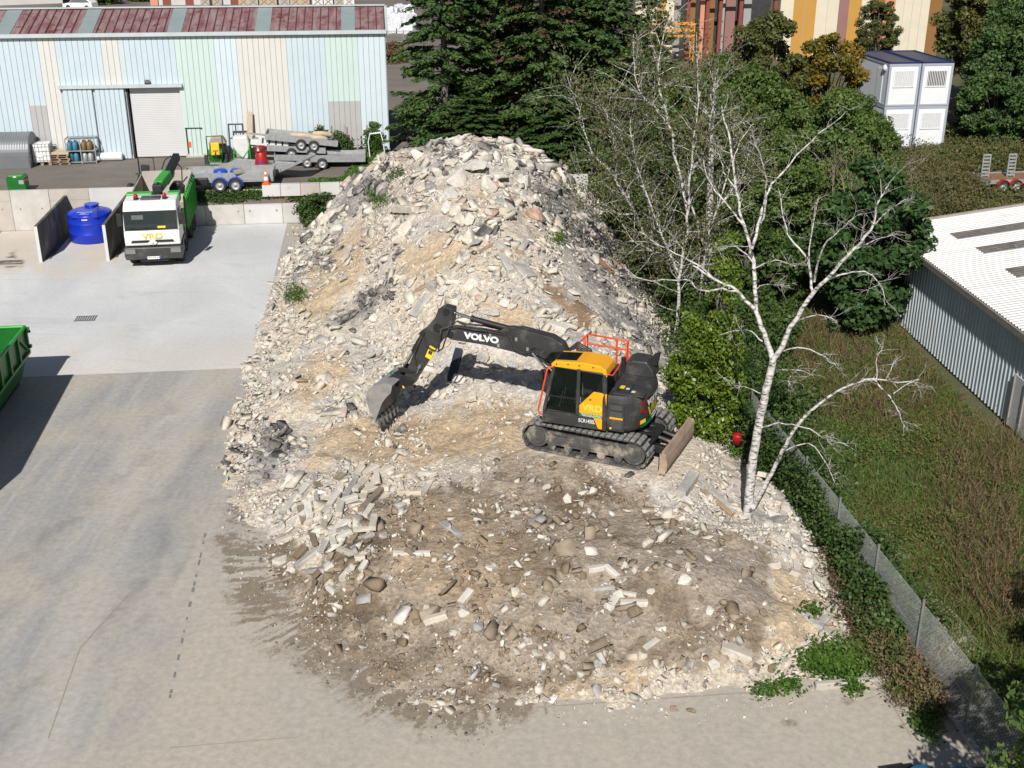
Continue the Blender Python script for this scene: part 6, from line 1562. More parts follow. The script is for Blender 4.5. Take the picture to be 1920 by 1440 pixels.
text_part('logo_lettering', 'VRD', 'letter_gold', cab, plane_M((.02, -.016, 1.44), (1, 0, 0), (0, .05, 1)), .34, .008, .004, xs=1.35)
MB().prism([(-1.22, .42), (1.22, .42), (1.26, .60), (1.24, .97), (-1.24, .97), (-1.26, .60)], 'y', -.12, .9).build('bumper', 'machine_grey', tk, bevel=.04)
MB().box((0, -.125, .62), (.38, .02, .16)).build('tow_slot', 'void_dark', tk)
pl = MB().box((0, -.135, .50), (.56, .014, .125)).build('number_plate', 'letter_white', tk)
MB().box((.255, -.144, .50), (.045, .004, .12)).build('plate_band', 'fender_blue', pl)
text_part('plate_number', 'BW-905-JX', 'letter_dark', pl, plane_M((-.01, -.145, .50), (1, 0, 0), (0, 0, 1)), .10, .001, .001)
MB().span((-.6, -.02, .30), (.6, .1, .38)).build('step', 'machine_black', tk)
MB().span((-.45, .9, .62), (-.33, 7.0, .9)).span((.33, .9, .62), (.45, 7.0, .9)).span((-.4, 1.2, .6), (.4, 1.6, .85)).span((-.4, 4.5, .6), (.4, 5.2, .8)).build('chassis', 'machine_black', tk)
def wheel(x, y, r, w_, tk, sx, rim='galvanised'):
    t = MB().lathe([(r * .62, -w_ / 2), (r * .93, -w_ / 2), (r, -w_ * .36), (r, w_ * .36), (r * .93, w_ / 2), (r * .62, w_ / 2), (r * .60, 0), (r * .62, -w_ / 2)], 28).build('wheel', 'rubber', tk, loc=(x, y, r), rot=(0, R(90), 0))
    MB().lathe([(0, w_ * .28 * sx), (r * .22, w_ * .30 * sx), (r * .25, w_ * .12 * sx), (r * .5, w_ * .16 * sx), (r * .58, w_ * .40 * sx), (r * .63, w_ * .46 * sx), (r * .63, -w_ * .4 * sx)], 24).build('rim', rim, t)
    return t
for sx in (-1, 1):
    wheel(sx * 1.03, 1.0, .52, .32, tk, sx, 'machine_grey')
    for y in (2.6, 4.9, 6.2): wheel(sx * 1.0, y, .52, .42 if y > 4 else .32, tk, sx, 'machine_grey')
    MB().prism([(.35, .9), (.42, 1.12), (1.6, 1.12), (1.66, .9), (1.6, .5), (1.5, .95), (.55, .95), (.45, .5)], 'x', sx * 1.22 - .03, sx * 1.22 + .03).build('wheel_arch', 'machine_black', tk)
# crane between cab and body
MB().span((-1.2, 1.78, 1.0), (1.2, 2.5, 1.18)).span((-.35, 1.8, 1.18), (.35, 2.45, 1.9)).span((.8, 1.85, 1.15), (1.22, 2.4, 2.0)).build('crane_base', 'machine_black', tk, bevel=.02)
MB().span((-1.22, 1.85, 2.45), (-.05, 2.35, 2.95)).build('crane_outrigger', 'bright_green', tk, bevel=.05)
MB().span((.62, 1.85, 2.5), (1.15, 2.35, 2.95)).span((1.12, 1.8, 1.35), (1.24, 2.0, 2.2)).build('crane_outrigger', 'bright_green', tk, bevel=.05)
MB().cyl((.18, 2.15, 1.8), (.18, 2.15, 3.05), .2, n=18).box((.18, 2.2, 3.1), (.42, .5, .34)).build('crane_column', 'machine_black', tk, bevel=.02)
MB().box((.33, 3.55, 3.22), (.42, 2.0, .46), rot=(R(6), 0, R(-9))).build('crane_boom', 'bright_green', tk, bevel=.04)
MB().box((.62, 4.75, 3.6), (.30, 1.6, .34), rot=(R(20), 0, R(-12))).box((.40, 4.5, 3.2), (.3, 1.3, .5), rot=(R(10), 0, R(-8))).build('crane_jib', 'machine_black', tk, bevel=.03)
MB().tube([(.1, 2.0, 1.9), (-.05, 1.9, 2.6), (.05, 2.05, 3.1), (.2, 2.4, 3.3)], .06, 8).tube([(.7, 5.4, 3.6), (1.0, 5.0, 3.4), (1.02, 4.5, 2.9), (.8, 4.2, 2.7)], .03, 6).tube([(.5, 5.5, 3.9), (.2, 5.4, 3.7), (.1, 4.9, 3.4)], .03, 6).build('crane_hose', 'rubber', tk)
MB().prism([(-.3, .0), (.3, .0), (.36, .3), (.15, .55), (-.15, .55), (-.36, .3)], 'y', 0, .5).build('grab', 'machine_black', tk, loc=(.75, 4.3, 2.3), bevel=.04)
# body
pmat('body_grey', (0.24, 0.215, 0.185), (0.32, 0.29, 0.25), 1.5, .75, dust=(0.40, 0.36, 0.31), dscale=1.5)
b0, b1, bz0, bz1 = 2.62, 7.15, 1.15, 2.55
MB().span((-1.2, b0, bz0), (1.2, b1, bz0 + .08)).build('body_floor', 'body_grey', tk)
MB().prism([(b0, bz0), (b1, bz0), (b1, bz1 + .15), (b0, bz1)], 'x', -1.25, -1.19).build('body_side', 'body_grey', tk)
MB().prism([(b0, bz0), (b1, bz0), (b1, bz1 + .15), (b0, bz1)], 'x', 1.19, 1.25).build('body_side', 'dark_green', tk)
rb = MB()
for i in range(9):
    y = b0 + .08 + i * (b1 - b0 - .2) / 8; rb.prism([(1.252, bz0 - .2), (1.33, bz0 - .1), (1.33, bz1 + .02), (1.252, bz1 + .08)], 'y', y, y + .09)
rb.build('side_rib', 'bright_green', tk)
MB().span((-1.18, b0, bz0 + .08), (-.1, b0 + .06, 2.1)).build('body_headboard', 'body_grey', tk)
MB().prism([(-1.18, bz0 + .08), (1.18, bz0 + .08), (1.18, bz1 + .3), (-1.18, bz1 + .3)], 'y', b1 - .07, b1).build('tailgate', 'wall_concrete_warm', tk)

# ================================================================== SKIP CONTAINER + LORRY BEHIND THE FRAME EDGE
cq = Vector((-16.45, 37.35, 0))
sk = thing('skip_container', 'large bright green open steel skip at the left edge of the yard', 'skip', cq, YAW)
# local: right far bottom corner region at origin; container runs towards -y and -x
W_, L_, H_ = 2.4, 6.2, 2.0
def pt(x, y, z): return (x, y, z)
shell = MB()
top = [(0, 0), (0, -L_), (-W_, -L_), (-W_, 0)]
bot = [(-.32, -.1), (-.32, -L_ + .3), (-W_ + .32, -L_ + .3), (-W_ + .32, -.1)]
vs = [(x, y, .22) for x, y in bot] + [(x, y, 1.15) for x, y in [(-.03, -.02), (-.03, -L_ + .03), (-W_ + .03, -L_ + .03), (-W_ + .03, -.02)]] + [(x, y, H_) for x, y in top]
fs = [(0, 1, 2, 3)]
for r_ in (0, 4):
    for i in range(4): fs.append((r_ + i, r_ + 4 + i, r_ + 4 + (i + 1) % 4, r_ + (i + 1) % 4))
shell.add(vs, fs)
o = shell.build('shell', 'dark_green', sk); sm_ = o.modifiers.new('solid', 'SOLIDIFY'); sm_.thickness = .05; sm_.offset = -1
rm = MB()
for a, b in zip(top, top[1:] + top[:1]): rm.tube([(a[0], a[1], H_), (b[0], b[1], H_)], .06, 8)
rm.build('rim', 'bright_green', sk)
rib = MB()
for y in (-.05, -1.1, -2.15, -3.2, -4.3, -5.4): rib.span((-.0, y - .06, 1.12), (.07, y + .06, H_ - .02))
rib.span((-.02, -L_ + .1, 1.06), (.075, -.02, 1.14)); rib.prism([(-.08, 1.15), (-.02, 1.15), (-1.02, H_ - .04), (-1.1, H_ - .04)], 'x', .0, .06)
rib.build('side_rib', 'dark_green', sk)
MB().cyl((.0, -.0, H_ - .2), (.12, .1, H_ - .2), .05, n=8).box((.08, .0, H_ - .08), (.1, .12, .1)).box((.08, .0, 1.3), (.1, .12, .1)).build('hinge', 'dark_green', sk)
MB().span((-W_ + .4, -L_ + .4, 0), (-W_ + .55, -.2, .22)).span((-.55, -L_ + .4, 0), (-.42, -.2, .22)).build('runner', 'machine_black', sk)
MB().prism([(-.33, .24), (-W_ + .33, .24), (-W_ + .06, H_ - .12), (-.06, H_ - .12)], 'y', -L_ + .34, -L_ + .40).build('inner_end', 'bright_green', sk)
lr = thing('box_lorry', 'tall box lorry parked beside the green skip, almost wholly past the left edge', 'lorry', (-15.95, 33.3, 0), R(8))
MB().span((-2.5, -7.6, 1.0), (0, 0, 4.0)).build('box_body', 'plastic_white', lr, bevel=.03)
MB().prism([(-7.75, .9), (-9.4, .9), (-9.45, 1.8), (-9.2, 2.9), (-7.75, 3.0)], 'x', -2.4, -.1).build('cab', 'white_paint', lr, bevel=.08)
MB().span((-1.8, -8.8, .6), (-.7, -.2, .95)).build('chassis', 'machine_black', lr)
for x in (-2.2, -.35):
    for y in (-1.6, -2.9, -8.5): wheel(x, y, .5, .34, lr, 1 if x > -1 else -1)

# ================================================================== THINGS ON THE TERRACE
TZ0 = 1.5
def tp(px, py): return P(px, py, TZ0)
def swheel(x, y, z, r, w_, par, sx=-1, rim='galvanised', fender=None, axis='y', name='wheel'):
    t = MB().lathe([(r * .62, -w_ / 2), (r * .92, -w_ / 2), (r, -w_ * .3), (r, w_ * .3), (r * .92, w_ / 2), (r * .62, w_ / 2), (r * .62, -w_ / 2)], 22).build(name, 'rubber', par, loc=(x, y, z), rot=(R(90), 0, 0) if axis == 'y' else (0, R(90), 0))
    MB().lathe([(0, w_ * .3), (r * .2, w_ * .32), (r * .22, w_ * .2), (r * .5, w_ * .22), (r * .62, w_ * .5), (r * .64, w_ * .5), (r * .64, -w_ * .45)], 20).build('rim', rim, t)
    if fender: MB().prism([(r * 1.12 * math.cos(a), r * 1.12 * math.sin(a)) for a in np.linspace(R(-5), R(185), 14)] + [(r * 1.22 * math.cos(a), r * 1.22 * math.sin(a)) for a in np.linspace(R(185), R(-5), 14)], 'z', -w_ * .65, w_ * .65).build('mudguard', fender, t)
    return t
# half-round steel shelter
q = tp(57, 316); t = thing('arched_shelter', 'grey arched corrugated steel shelter at the left end of the warehouse front', 'shelter', q, YAW)
pmat('shelter_steel', (0.17, 0.185, 0.20), (0.21, 0.22, 0.235), 1.2, .45, .3)
arc = [(0, 0), (0, .7)] + [(1.1 - 1.1 * math.cos(a), .75 + 1.05 * math.sin(a)) for a in np.linspace(R(8), R(172), 22)] + [(2.2, .7), (2.2, 0)]
k = len(arc); m1 = MB(); nx = 120; Ls_ = 5.5
m1.add([(-i / nx * Ls_, y, z + (.02 if (i % 3) == 0 else 0)) for i in range(nx + 1) for y, z in arc], [(i * k + j, (i + 1) * k + j, (i + 1) * k + j + 1, i * k + j + 1) for i in range(nx) for j in range(k - 1)])
m1.build('arched_roof', 'shelter_steel', t)
MB().prism(arc, 'x', -.03, .03).build('end_wall', 'shelter_steel', t)
MB().span((.03, .5, .0), (.05, 1.1, 1.2)).span((.03, 0, .78), (.045, 2.2, .82)).build('door_panel', 'machine_grey', t)
# IBC totes
def ibc(loc, rz, label, z=1.0):
    t = thing('liquid_tote', label, 'tote', loc, rz)
    MB().box((0, 0, .68), (.96, .96, 1.0)).build('tank', 'plastic_white', t, bevel=.06)
    MB().cyl((0, 0, 1.18), (0, 0, 1.23), .1, n=12).build('cap', 'plastic_pale', t)
    c = MB()
    for s in (-1, 1):
        for i in range(6):
            x = -.46 + .92 * i / 5; c.cyl((x, s * .5, .14), (x, s * .5, 1.2), .012, n=5).cyl((s * .5, x, .14), (s * .5, x, 1.2), .012, n=5)
        for z in (.3, .55, .8, 1.05, 1.2): c.cyl((-.5, s * .5, z), (.5, s * .5, z), .013, n=5).cyl((s * .5, -.5, z), (s * .5, .5, z), .013, n=5)
    c.build('cage', 'galvanised', t)
    MB().span((-.5, -.5, 0), (-.34, .5, .14)).span((-.08, -.5, 0), (.08, .5, .14)).span((.34, -.5, 0), (.5, .5, .14)).build('pallet', 'timber', t)
    MB().box((-.05, -.515, .6), (.3, .01, .22)).box((.2, -.515, .9), (.25, .01, .14)).build('label_plate', 'letter_white', t)
    return t
ibc(tp(82, 308) + EY * .1, YAW + R(4), 'white caged liquid tote between the grey shelter and the pallets')
ibc(Vector((21.6, 71.5, .15)), YAW + R(10), 'white caged liquid tote half hidden by shrubs below the site offices')
# pallets
q = tp(115, 306) - EY * .05
t = thing('pallet_stack', 'stack of wooden pallets with a pale board on top beside the caged tote', 'pallets', q, YAW)
z = 0
for i in range(5):
    m1 = MB(); jx, jy = random.uniform(-.05, .05), random.uniform(-.05, .05)
    for x in (-.5, 0, .5): m1.span((x - .06 + jx, -.45 + jy, z), (x + .06 + jx, .45 + jy, z + .09))
    for y in (-.40, -.2, 0, .2, .40): m1.span((-.58 + jx, y - .055 + jy, z + .091), (.58 + jx, y + .055 + jy, z + .115))
    m1.build('pallet', 'timber', t); z += .118
MB().box((0, .1, z + .05), (1.15, 1.0, .1)).build('board', 'pale_timber', t)
# gas bottle rack
q = tp(158, 304) - EY * .45; t = thing('gas_bottle_rack', 'steel cage rack full of blue and brown gas bottles by the sliding door', 'rack', q, YAW)
c = MB()
for x in (-.78, 0, .78):
    for y in (0, .8): c.box((x, y, .7), (.05, .05, 1.4))
for z in (.1, .72, 1.38):
    for y in (0, .8): c.box((0, y, z), (1.6, .04, .05))
    for x in (-.78, .78): c.box((x, .4, z), (.04, .8, .05))
c.build('frame', 'galvanised', t)
MB().span((-.76, .02, .70), (.76, .78, .72)).span((-.76, .02, .08), (.76, .78, .10)).build('shelf', 'galvanised', t)
pmat('bottle_blue', (0.05, 0.18, 0.26), (0.04, 0.14, 0.2), 4, .5); pmat('bottle_brown', (0.20, 0.13, 0.05), (0.15, 0.1, 0.04), 4, .5)
def bottle(x, y, z, mat, h=.5):
    o = MB().lathe([(0, 0), (.13, 0), (.145, .03), (.145, h * .8), (.08, h * .95), (.05, h), (.05, h + .06), (0, h + .06)], 12).build('gas_bottle', mat)
    o.location = q + EX * x + EY * y + Vector((0, 0, z)); return o
k = 0
for row, z in ((0, .72), (1, .10)):
    for i, x in enumerate((-.62, -.32, .15, .45)):
        for y in (.2, .52):
            mt = ('bottle_blue' if i < 2 else 'bottle_brown') if row == 0 else ('bottle_blue' if i < 2 else 'galvanised')
            tag(bottle(x, y, z, mt), {'bottle_blue': ('blue gas bottle on the left of the upper rack shelf', 'blue gas bottle on the left of the lower rack shelf')[row], 'bottle_brown': 'brown gas bottle on the right of the upper rack shelf', 'galvanised': 'grey gas bottle on the right of the lower rack shelf'}[mt], 'gas bottle', ['upper', 'lower'][row] + ' shelf ' + mt.split('_')[-1] + ' gas bottles')
q = tp(185, 301) - EY * .15; t = MB().cyl((0, 0, .24), (1.36, 0, .24), .23, n=20).cyl((-.004, 0, .24), (1.364, 0, .24), .07, n=12).build('plastic_roll', 'plastic_white', loc=q, rot=(0, 0, YAW)); tag(t, 'long white roll of sheeting on the ground before the sliding door', 'roll')
# green cabinet seen over the wall
q = tp(33, 362) + Vector((0, 0, .0)); t = thing('green_cabinet', 'bright green machine hood standing just behind the retaining wall', 'machine', q, YAW)
MB().prism([(-.46, 0), (.46, 0), (.44, .75), (.34, .9), (-.36, .9), (-.46, .78)], 'y', 0, .7).build('hood', 'dark_green', t, bevel=.04)
MB().box((-.02, -.01, .82), (.16, .012, .06)).build('sticker', 'plastic_white', t)
MB().box((.26, -.01, .55), (.24, .014, .2)).build('grey_plate', 'grey_panel', t)
MB().cyl((.44, .05, .62), (.6, .05, .66), .05, n=8).build('knob', 'lamp_red', t)
# mowers
def mower(loc, rz, label, seatm, near=True):
    t = thing('ride_on_mower', label, 'mower', loc, rz, 'green ride on mowers')
    MB().prism([(-1.0, .35), (-.2, .35), (-.15, .75), (-.6, .88), (-1.0, .7)], 'x', -.38, .38).span((-.3, -.2, .3), (.3, .75, .42)).build('body', 'dark_green', t, bevel=.04)
    MB().box((0, 1.0, .22), (1.35, .7, .2)).build('mowing_deck', 'dark_green', t, bevel=.05)
    s = MB().box((0, -.1, .72), (.48, .46, .12)).box((0, -.33, 1.0), (.46, .12, .55), rot=(R(10), 0, 0)).build('seat', seatm, t, bevel=.05)
    MB().tube([(-.42, -.5, .5), (-.42, -.5, 1.6), (.42, -.5, 1.6), (.42, -.5, .5)], .035, 8).build('roll_bar', 'machine_black', t)
    MB().cyl((0, .55, .45), (0, .42, .95), .03, n=8).lathe([(.15, 0), (.18, .015), (.15, .03), (.12, .015), (.15, 0)], 16, 0, (0, .42, .95)).build('steering_wheel', 'machine_black', t)
    for sx in (-1, 1):
        swheel(sx * .52, -.7, .27, .27, .22, t, rim='seat_yellow', axis='x'); swheel(sx * .5, .45, .24, .24, .2, t, rim='seat_yellow', axis='x')
    return t
mower(tp(404, 318) + EY * .7, R(195), 'green ride on mower with a yellow seat parked facing the yard', 'seat_yellow')
mower(tp(268, 362) + EY * .5, R(170), 'green mower with a black seat peeking over the wall beside the truck', 'machine_black')
t = thing('grass_collector', 'worn orange and black grass collector standing behind the yellow seat mower', 'collector', tp(410, 305) + EY * .2, YAW)
MB().prism([(-.5, 0), (.5, 0), (.42, 1.1), (.2, 1.3), (-.25, 1.3), (-.45, 1.05)], 'y', 0, .7).build('bag', 'machine_black', t, bevel=.06)
MB().prism([(-.5, 1.02), (.5, 1.02), (.3, 1.4), (-.3, 1.4)], 'y', -.05, .6).build('hood', 'joint_beige', t, bevel=.05)
# trailer with blue mudguards
q = tp(430, 358); t = thing('box_trailer', 'galvanised twin axle trailer with blue mudguards on the terrace edge', 'trailer', q, YAW)
xl, xr = -2.3, 2.25
MB().span((xl, 0, .52), (xr, .05, .92)).span((xl, 1.75, .52), (xr, 1.8, .92)).span((xl, .05, .52), (xl + .05, 1.75, .92)).span((xr - .05, .05, .52), (xr, 1.75, .92)).build('side_board', 'galvanised', t)
MB().span((xl, .02, .44), (xr, 1.78, .52)).build('deck', 'galvanised', t)
MB().prism([(xl - .9, .88), (xl - 1.0, .42), (xl, .42), (xl, .5), (xl - .9, .5)], 'y', .85, .95).cyl((xl - .9, .9, .5), (xl - .9, .9, .05), .04, n=8).build('drawbar', 'galvanised', t)
MB().span((-1.65, -.3, .38), (-1.0, -.004, .72)).build('tool_box', 'machine_black', t, bevel=.03)
for x in (-.42, .36): swheel(x, -.14, .33, .33, .22, t, fender='fender_blue'); swheel(x, 1.95, .33, .33, .22, t, fender='fender_blue')
for x, lab in ((-.42, 'left blue drum lying on the blue fendered trailer'), (.42, 'right blue drum lying on the blue fendered trailer')):
    o = MB().lathe([(0, 0), (.33, 0), (.36, .08), (.36, .40), (.28, .50), (.12, .53), (0, .53)], 20).build('plastic_drum', 'fender_blue', loc=q + EX * x + EY * .5 + Vector((0, 0, .52)), rot=(0, 0, 0)); tag(o, lab, 'drum')
t2 = MB().box((0, 0, .08), (.5, .3, .12)).box((.12, .05, .17), (.3, .12, .06)).build('strap_bundle', 'joint_beige', loc=q + EX * .55 + EY * .02 + Vector((0, 0, .9)), rot=(.1, 0, .5)); tag(t2, 'bundle of dirty straps over the side of the blue fendered trailer', 'straps')
# traffic cone
t = thing('traffic_cone', 'orange and white traffic cone on the end of the concrete block row by the trailer', 'cone', BLOCK_Q + EX * .22 + EY * .2 + Vector((0, 0, .402)), YAW)
MB().box((0, 0, .02), (.42, .42, .04)).build('cone_base', 'cone_orange', t)
MB().lathe([(.16, .04), (.045, .66), (.025, .78), (0, .78)], 18).build('cone_body', 'cone_orange', t)
MB().lathe([(.130, .22), (.098, .40)], 18).build('white_band', 'plastic_white', t)
MB().lathe([(.076, .52), (.050, .64)], 18).build('white_band', 'plastic_white', t)
# plant trailer with the red hopper
q = tp(478, 338); t = thing('plant_trailer', 'low galvanised plant trailer with raised ramps carrying a red hopper', 'trailer', q + EY * .4, YAW - R(22))
MB().span((-2.1, 0, .45), (1.5, 1.7, .53)).span((-2.1, -.03, .42), (1.5, 0, .62)).span((-2.1, 1.7, .42), (1.5, 1.73, .62)).prism([(-2.1, .45), (-2.1, .53), (-3.1, .5), (-3.1, .42)], 'y', .8, .9).build('deck', 'galvanised', t)
rmp = MB().box((2.15, .85, .78), (1.4, 1.6, .08), rot=(0, R(-25), 0)).box((2.15, .05, .82), (1.4, .08, .14), rot=(0, R(-25), 0)).box((2.15, 1.65, .82), (1.4, .08, .14), rot=(0, R(-25), 0)); rmp.build('ramp', 'galvanised', t)
for x in (-.75,): swheel(x, -.16, .33, .33, .2, t); swheel(x, 1.88, .33, .33, .2, t)
q2 = q + EX * .35 + EY * .75 + Vector((0, 0, .56))
h = thing('red_hopper', 'red conical steel hopper standing on the plant trailer', 'hopper', q2, 0)
MB().lathe([(.36, 0), (.38, .05), (.27, .75), (.25, .78)], 24).build('cone_body', 'red_paint', h)
m1 = MB()
for a in range(4): m1.box((.26 * math.cos(a * PI / 2), .26 * math.sin(a * PI / 2), .92), (.05, .05, .3))
m1.lathe([(.29, 1.02), (.31, 1.04), (.29, 1.08), (.26, 1.06), (.29, 1.02)], 20).build('top_frame', 'red_paint', h)
MB().box((.03, -.335, .3), (.16, .012, .14), rot=(R(-8), 0, 0)).box((.17, -.31, .18), (.1, .01, .08), rot=(R(-8), 0, R(20))).build('label_plate', 'fender_blue', h)
# sprayer tank
q = tp(452, 312) + EY * .8; t = thing('sprayer_tank', 'white spray tank on a green stand in front of the warehouse', 'tank', q, YAW)
MB().prism([(-.42, 1.0), (-.2, .62), (.1, .3), (.38, .3), (.42, .7), (.5, 1.1), (.42, 1.55), (-.38, 1.55)], 'y', -.35, .35).build('tank', 'plastic_pale', t, bevel=.08)
MB().tube([(-.45, -.3, 0), (-.4, -.3, .7), (.1, -.38, .4), (.52, -.3, .9)], .035, 6).tube([(.5, -.3, 0), (.5, -.3, 1.2)], .035, 6).tube([(-.45, .3, 0), (-.45, .3, 1.0)], .035, 6).tube([(.5, .3, 0), (.5, .3, 1.2)], .035, 6).build('stand', 'bright_green', t)
# metal door frame and board leaning
q = tp(444, 303) + EY * .6; t = MB().span((-.42, 0, 0), (-.34, .06, 2.0)).span((.36, 0, 0), (.44, .06, 2.0)).span((-.34, 0, 1.92), (.36, .06, 2.0)).span((-.02, .0, 1.2), (.04, .06, 1.92)).span((-.34, 0, 1.15), (.36, .06, 1.22)).build('goal_stand', 'machine_grey', loc=q, rot=(R(-6), 0, YAW)); tag(t, 'dark steel frame standing behind the white spray tank', 'frame')
q = tp(468, 300) + EY * .5; t = MB().box((0, 0, 1.3), (.32, .07, 2.6)).build('timber_board', 'pale_timber', loc=q, rot=(R(-8), R(3), YAW)); tag(t, 'tall pale board leaning upright behind the stacked trailers', 'board')
# stacked trailers
def flat_trailer(loc, rz, tilt, label, L=3.6, wx=(-.1, .55), sides=True, side_mat='galvanised', ramp=False):
    t = thing('stacked_trailer', label, 'trailer', loc, rz, 'trailers stacked before the warehouse')
    t.rotation_euler = (0, R(tilt), rz)
    MB().span((-L / 2, 0, .42), (L / 2, 1.6, .5)).build('deck', 'galvanised', t)
    m1 = MB().span((-L / 2, -.03, .36), (L / 2, 0, .68)).span((-L / 2, 1.6, .36), (L / 2, 1.63, .68)).span((-L / 2, 0, .5), (-L / 2 + .04, 1.6, .68)); m1.build('side_board', side_mat, t)
    MB().prism([(-L / 2, .4), (-L / 2, .5), (-L / 2 - 1.1, .48), (-L / 2 - 1.1, .42)], 'y', .75, .85).build('drawbar', 'galvanised', t)
    for x in wx: swheel(x, -.16, .30, .30, .2, t); swheel(x, 1.78, .30, .30, .2, t)
    if ramp:
        m2 = MB().box((-L / 2 - .05, .8, .95), (.08, 1.5, 1.0), rot=(0, R(10), 0))
        m2.build('ramp', 'galvanised', t)
    return t
flat_trailer(tp(572, 318) + EY * .6, YAW, 2, 'lowest trailer of the stack before the warehouse', 3.4, (.1, .72))
flat_trailer(tp(634, 318) + EY * .3, YAW, 1, 'long low trailer right of the stack with one wheel in the grass', 3.0, (-.85,))
flat_trailer(tp(555, 316) + EY * .8 + Vector((0, 0, .38)), YAW, 4, 'middle trailer of the stack, wheels resting on the lowest', 3.2, (-.25, .85))
tp3 = tp(565, 314) + EY * .7 + Vector((0, 0, .85))
flat_trailer(tp3, YAW, 7, 'top trailer of the stack, tilted and carrying pale sacks', 4.0, (0.0, .7))
flat_trailer(tp(512, 313) + EY * .9 + Vector((0, 0, .55)), YAW, 9, 'trailer with slotted white tail board lying left of the stack', 2.6, (.9,), side_mat='plastic_pale')
m1 = MB().box((0, 0, 0), (1.3, .1, .5))
sl_ = MB().span((-.8, 0, 0), (.85, .05, .5)).build('slotted_board', 'plastic_pale', loc=tp(512, 313) + EY * .6 + Vector((0, 0, 1.0)), rot=(0, R(9), YAW))
tag(sl_, 'white slotted tail board propped between the hopper and the stacked trailers', 'board')
m1 = MB()
for i in range(4): m1.span((-.6 + i * .36, -.006, .12), (-.5 + i * .36, -.002, .42))
m1.build('slot', 'void_dark', sl_)
for i, (x, y, z, l, lab) in enumerate([(.2, .35, .75, 1.5, 'long pale sack in the middle of the top trailer'), (1.05, .3, .72, .9, 'pale sack at the right end of the top trailer'), (1.2, .55, .92, 1.1, 'uppermost pale sack lying across the others on the top trailer')]):
    o = MB().tube([(-l / 2, 0, 0), (-l / 2 + .12, 0, .0), (0, .03, .02), (l / 2 - .12, 0, 0), (l / 2, 0, 0)], [.05, .13, .15, .13, .05], 10).build('sack', 'pale_timber', loc=tp3 + EX * x + EY * y + Vector((0, 0, z - x * .12 - .05)), rot=(0, R(7), YAW + R(5 * i))); tag(o, lab, 'sack')
# post rack with stakes
q = tp(592, 305) + EY * 1.9
for i, px in enumerate((596, 608, 624, 645, 651, 671, 690)):
    b = tp(px, 303) + EY * 1.3; hgt = [1.85, 1.8, 1.75, 1.8, 1.7, 1.75, 1.8][i]
    o = MB().box((0, 0, hgt / 2), (.07, .07, hgt)).build('steel_stake', 'galvanised' if i % 2 else 'old_wood', loc=b, rot=(R(random.uniform(-3, 3)), R(random.uniform(-3, 3)), YAW))
    tag(o, ['slim rusty stake, leftmost of the row before the grey door panel', 'grey stake second from the left in the row of stakes', 'rusty stake left of the grey cladding patch', 'paired grey stake on the left before the cladding patch', 'paired rusty stake on the right before the cladding patch', 'grey stake at the right end of the railing', 'rusty stake beside the white arch'][i], 'stake', 'steel stakes before the warehouse')
a = tp(624, 303) + EY * 1.35
rk = thing('stillage_rack', 'low galvanised rack railing standing behind the stakes', 'rack', a, YAW)
m1 = MB()
for z in (.35, .62, .95): m1.box((1.0, 0, z), (2.1, .05, .06))
m1.build('rail', 'galvanised', rk)
m1 = MB()
for x in (0, .7, 1.4, 2.0): m1.box((x, .05, .55), (.06, .05, 1.1))
m1.build('upright', 'galvanised', rk)
q = tp(706, 303) + EY * .6; t = MB().tube([(-.35, 0, 0), (-.42, 0, 1.0), (-.3, 0, 1.45), (.3, 0, 1.5), (.42, 0, 1.0), (.5, 0, .1)], .035, 6).tube([(-.35, .5, 0), (-.42, .5, 1.0), (-.3, .5, 1.4), (.3, .5, 1.45), (.42, .5, 1.0), (.5, .5, .1)], .035, 6).tube([(-.3, 0, 1.45), (-.3, .5, 1.4)], .03, 6).tube([(.3, 0, 1.5), (.3, .5, 1.45)], .03, 6).build('garden_arch', 'plastic_white', loc=q, rot=(0, 0, YAW)); tag(t, 'white tubular arch overgrown with vines at the warehouse corner', 'arch')

# ---- trailer with ramps on the right
q = P(1866, 362, .1); t = thing('ramp_trailer', 'low plant trailer with two upright loading ramps and red mudguards', 'trailer', q + EY * .3, YAW)
MB().span((-.25, 0, .5), (4.5, 1.9, .6)).build('deck', 'old_wood', t)
MB().span((-.3, -.06, .45), (4.5, -.01, .68)).span((-.35, 1.91, .45), (4.5, 1.96, .68)).span((-.36, 0, .42), (-.26, 1.9, .66)).build('frame', 'galvanised', t)
for x in (-.32, 1.2):
    m1 = MB().span((x, .9, .62), (x + .06, .96, 1.95)).span((x + .42, .9, .62), (x + .48, .96, 1.95))
    for i in range(7): m1.span((x + .06, .9, .72 + i * .19), (x + .42, .96, .82 + i * .19))
    m1.build('ramp', 'galvanised', t, rot=(R(-3), 0, 0))
for x in (.45, 1.2): swheel(x, -.16, .32, .32, .22, t, fender='red_paint')
MB().box((-.45, .1, .5), (.3, .2, .2)).build('hitch', 'galvanised', t)

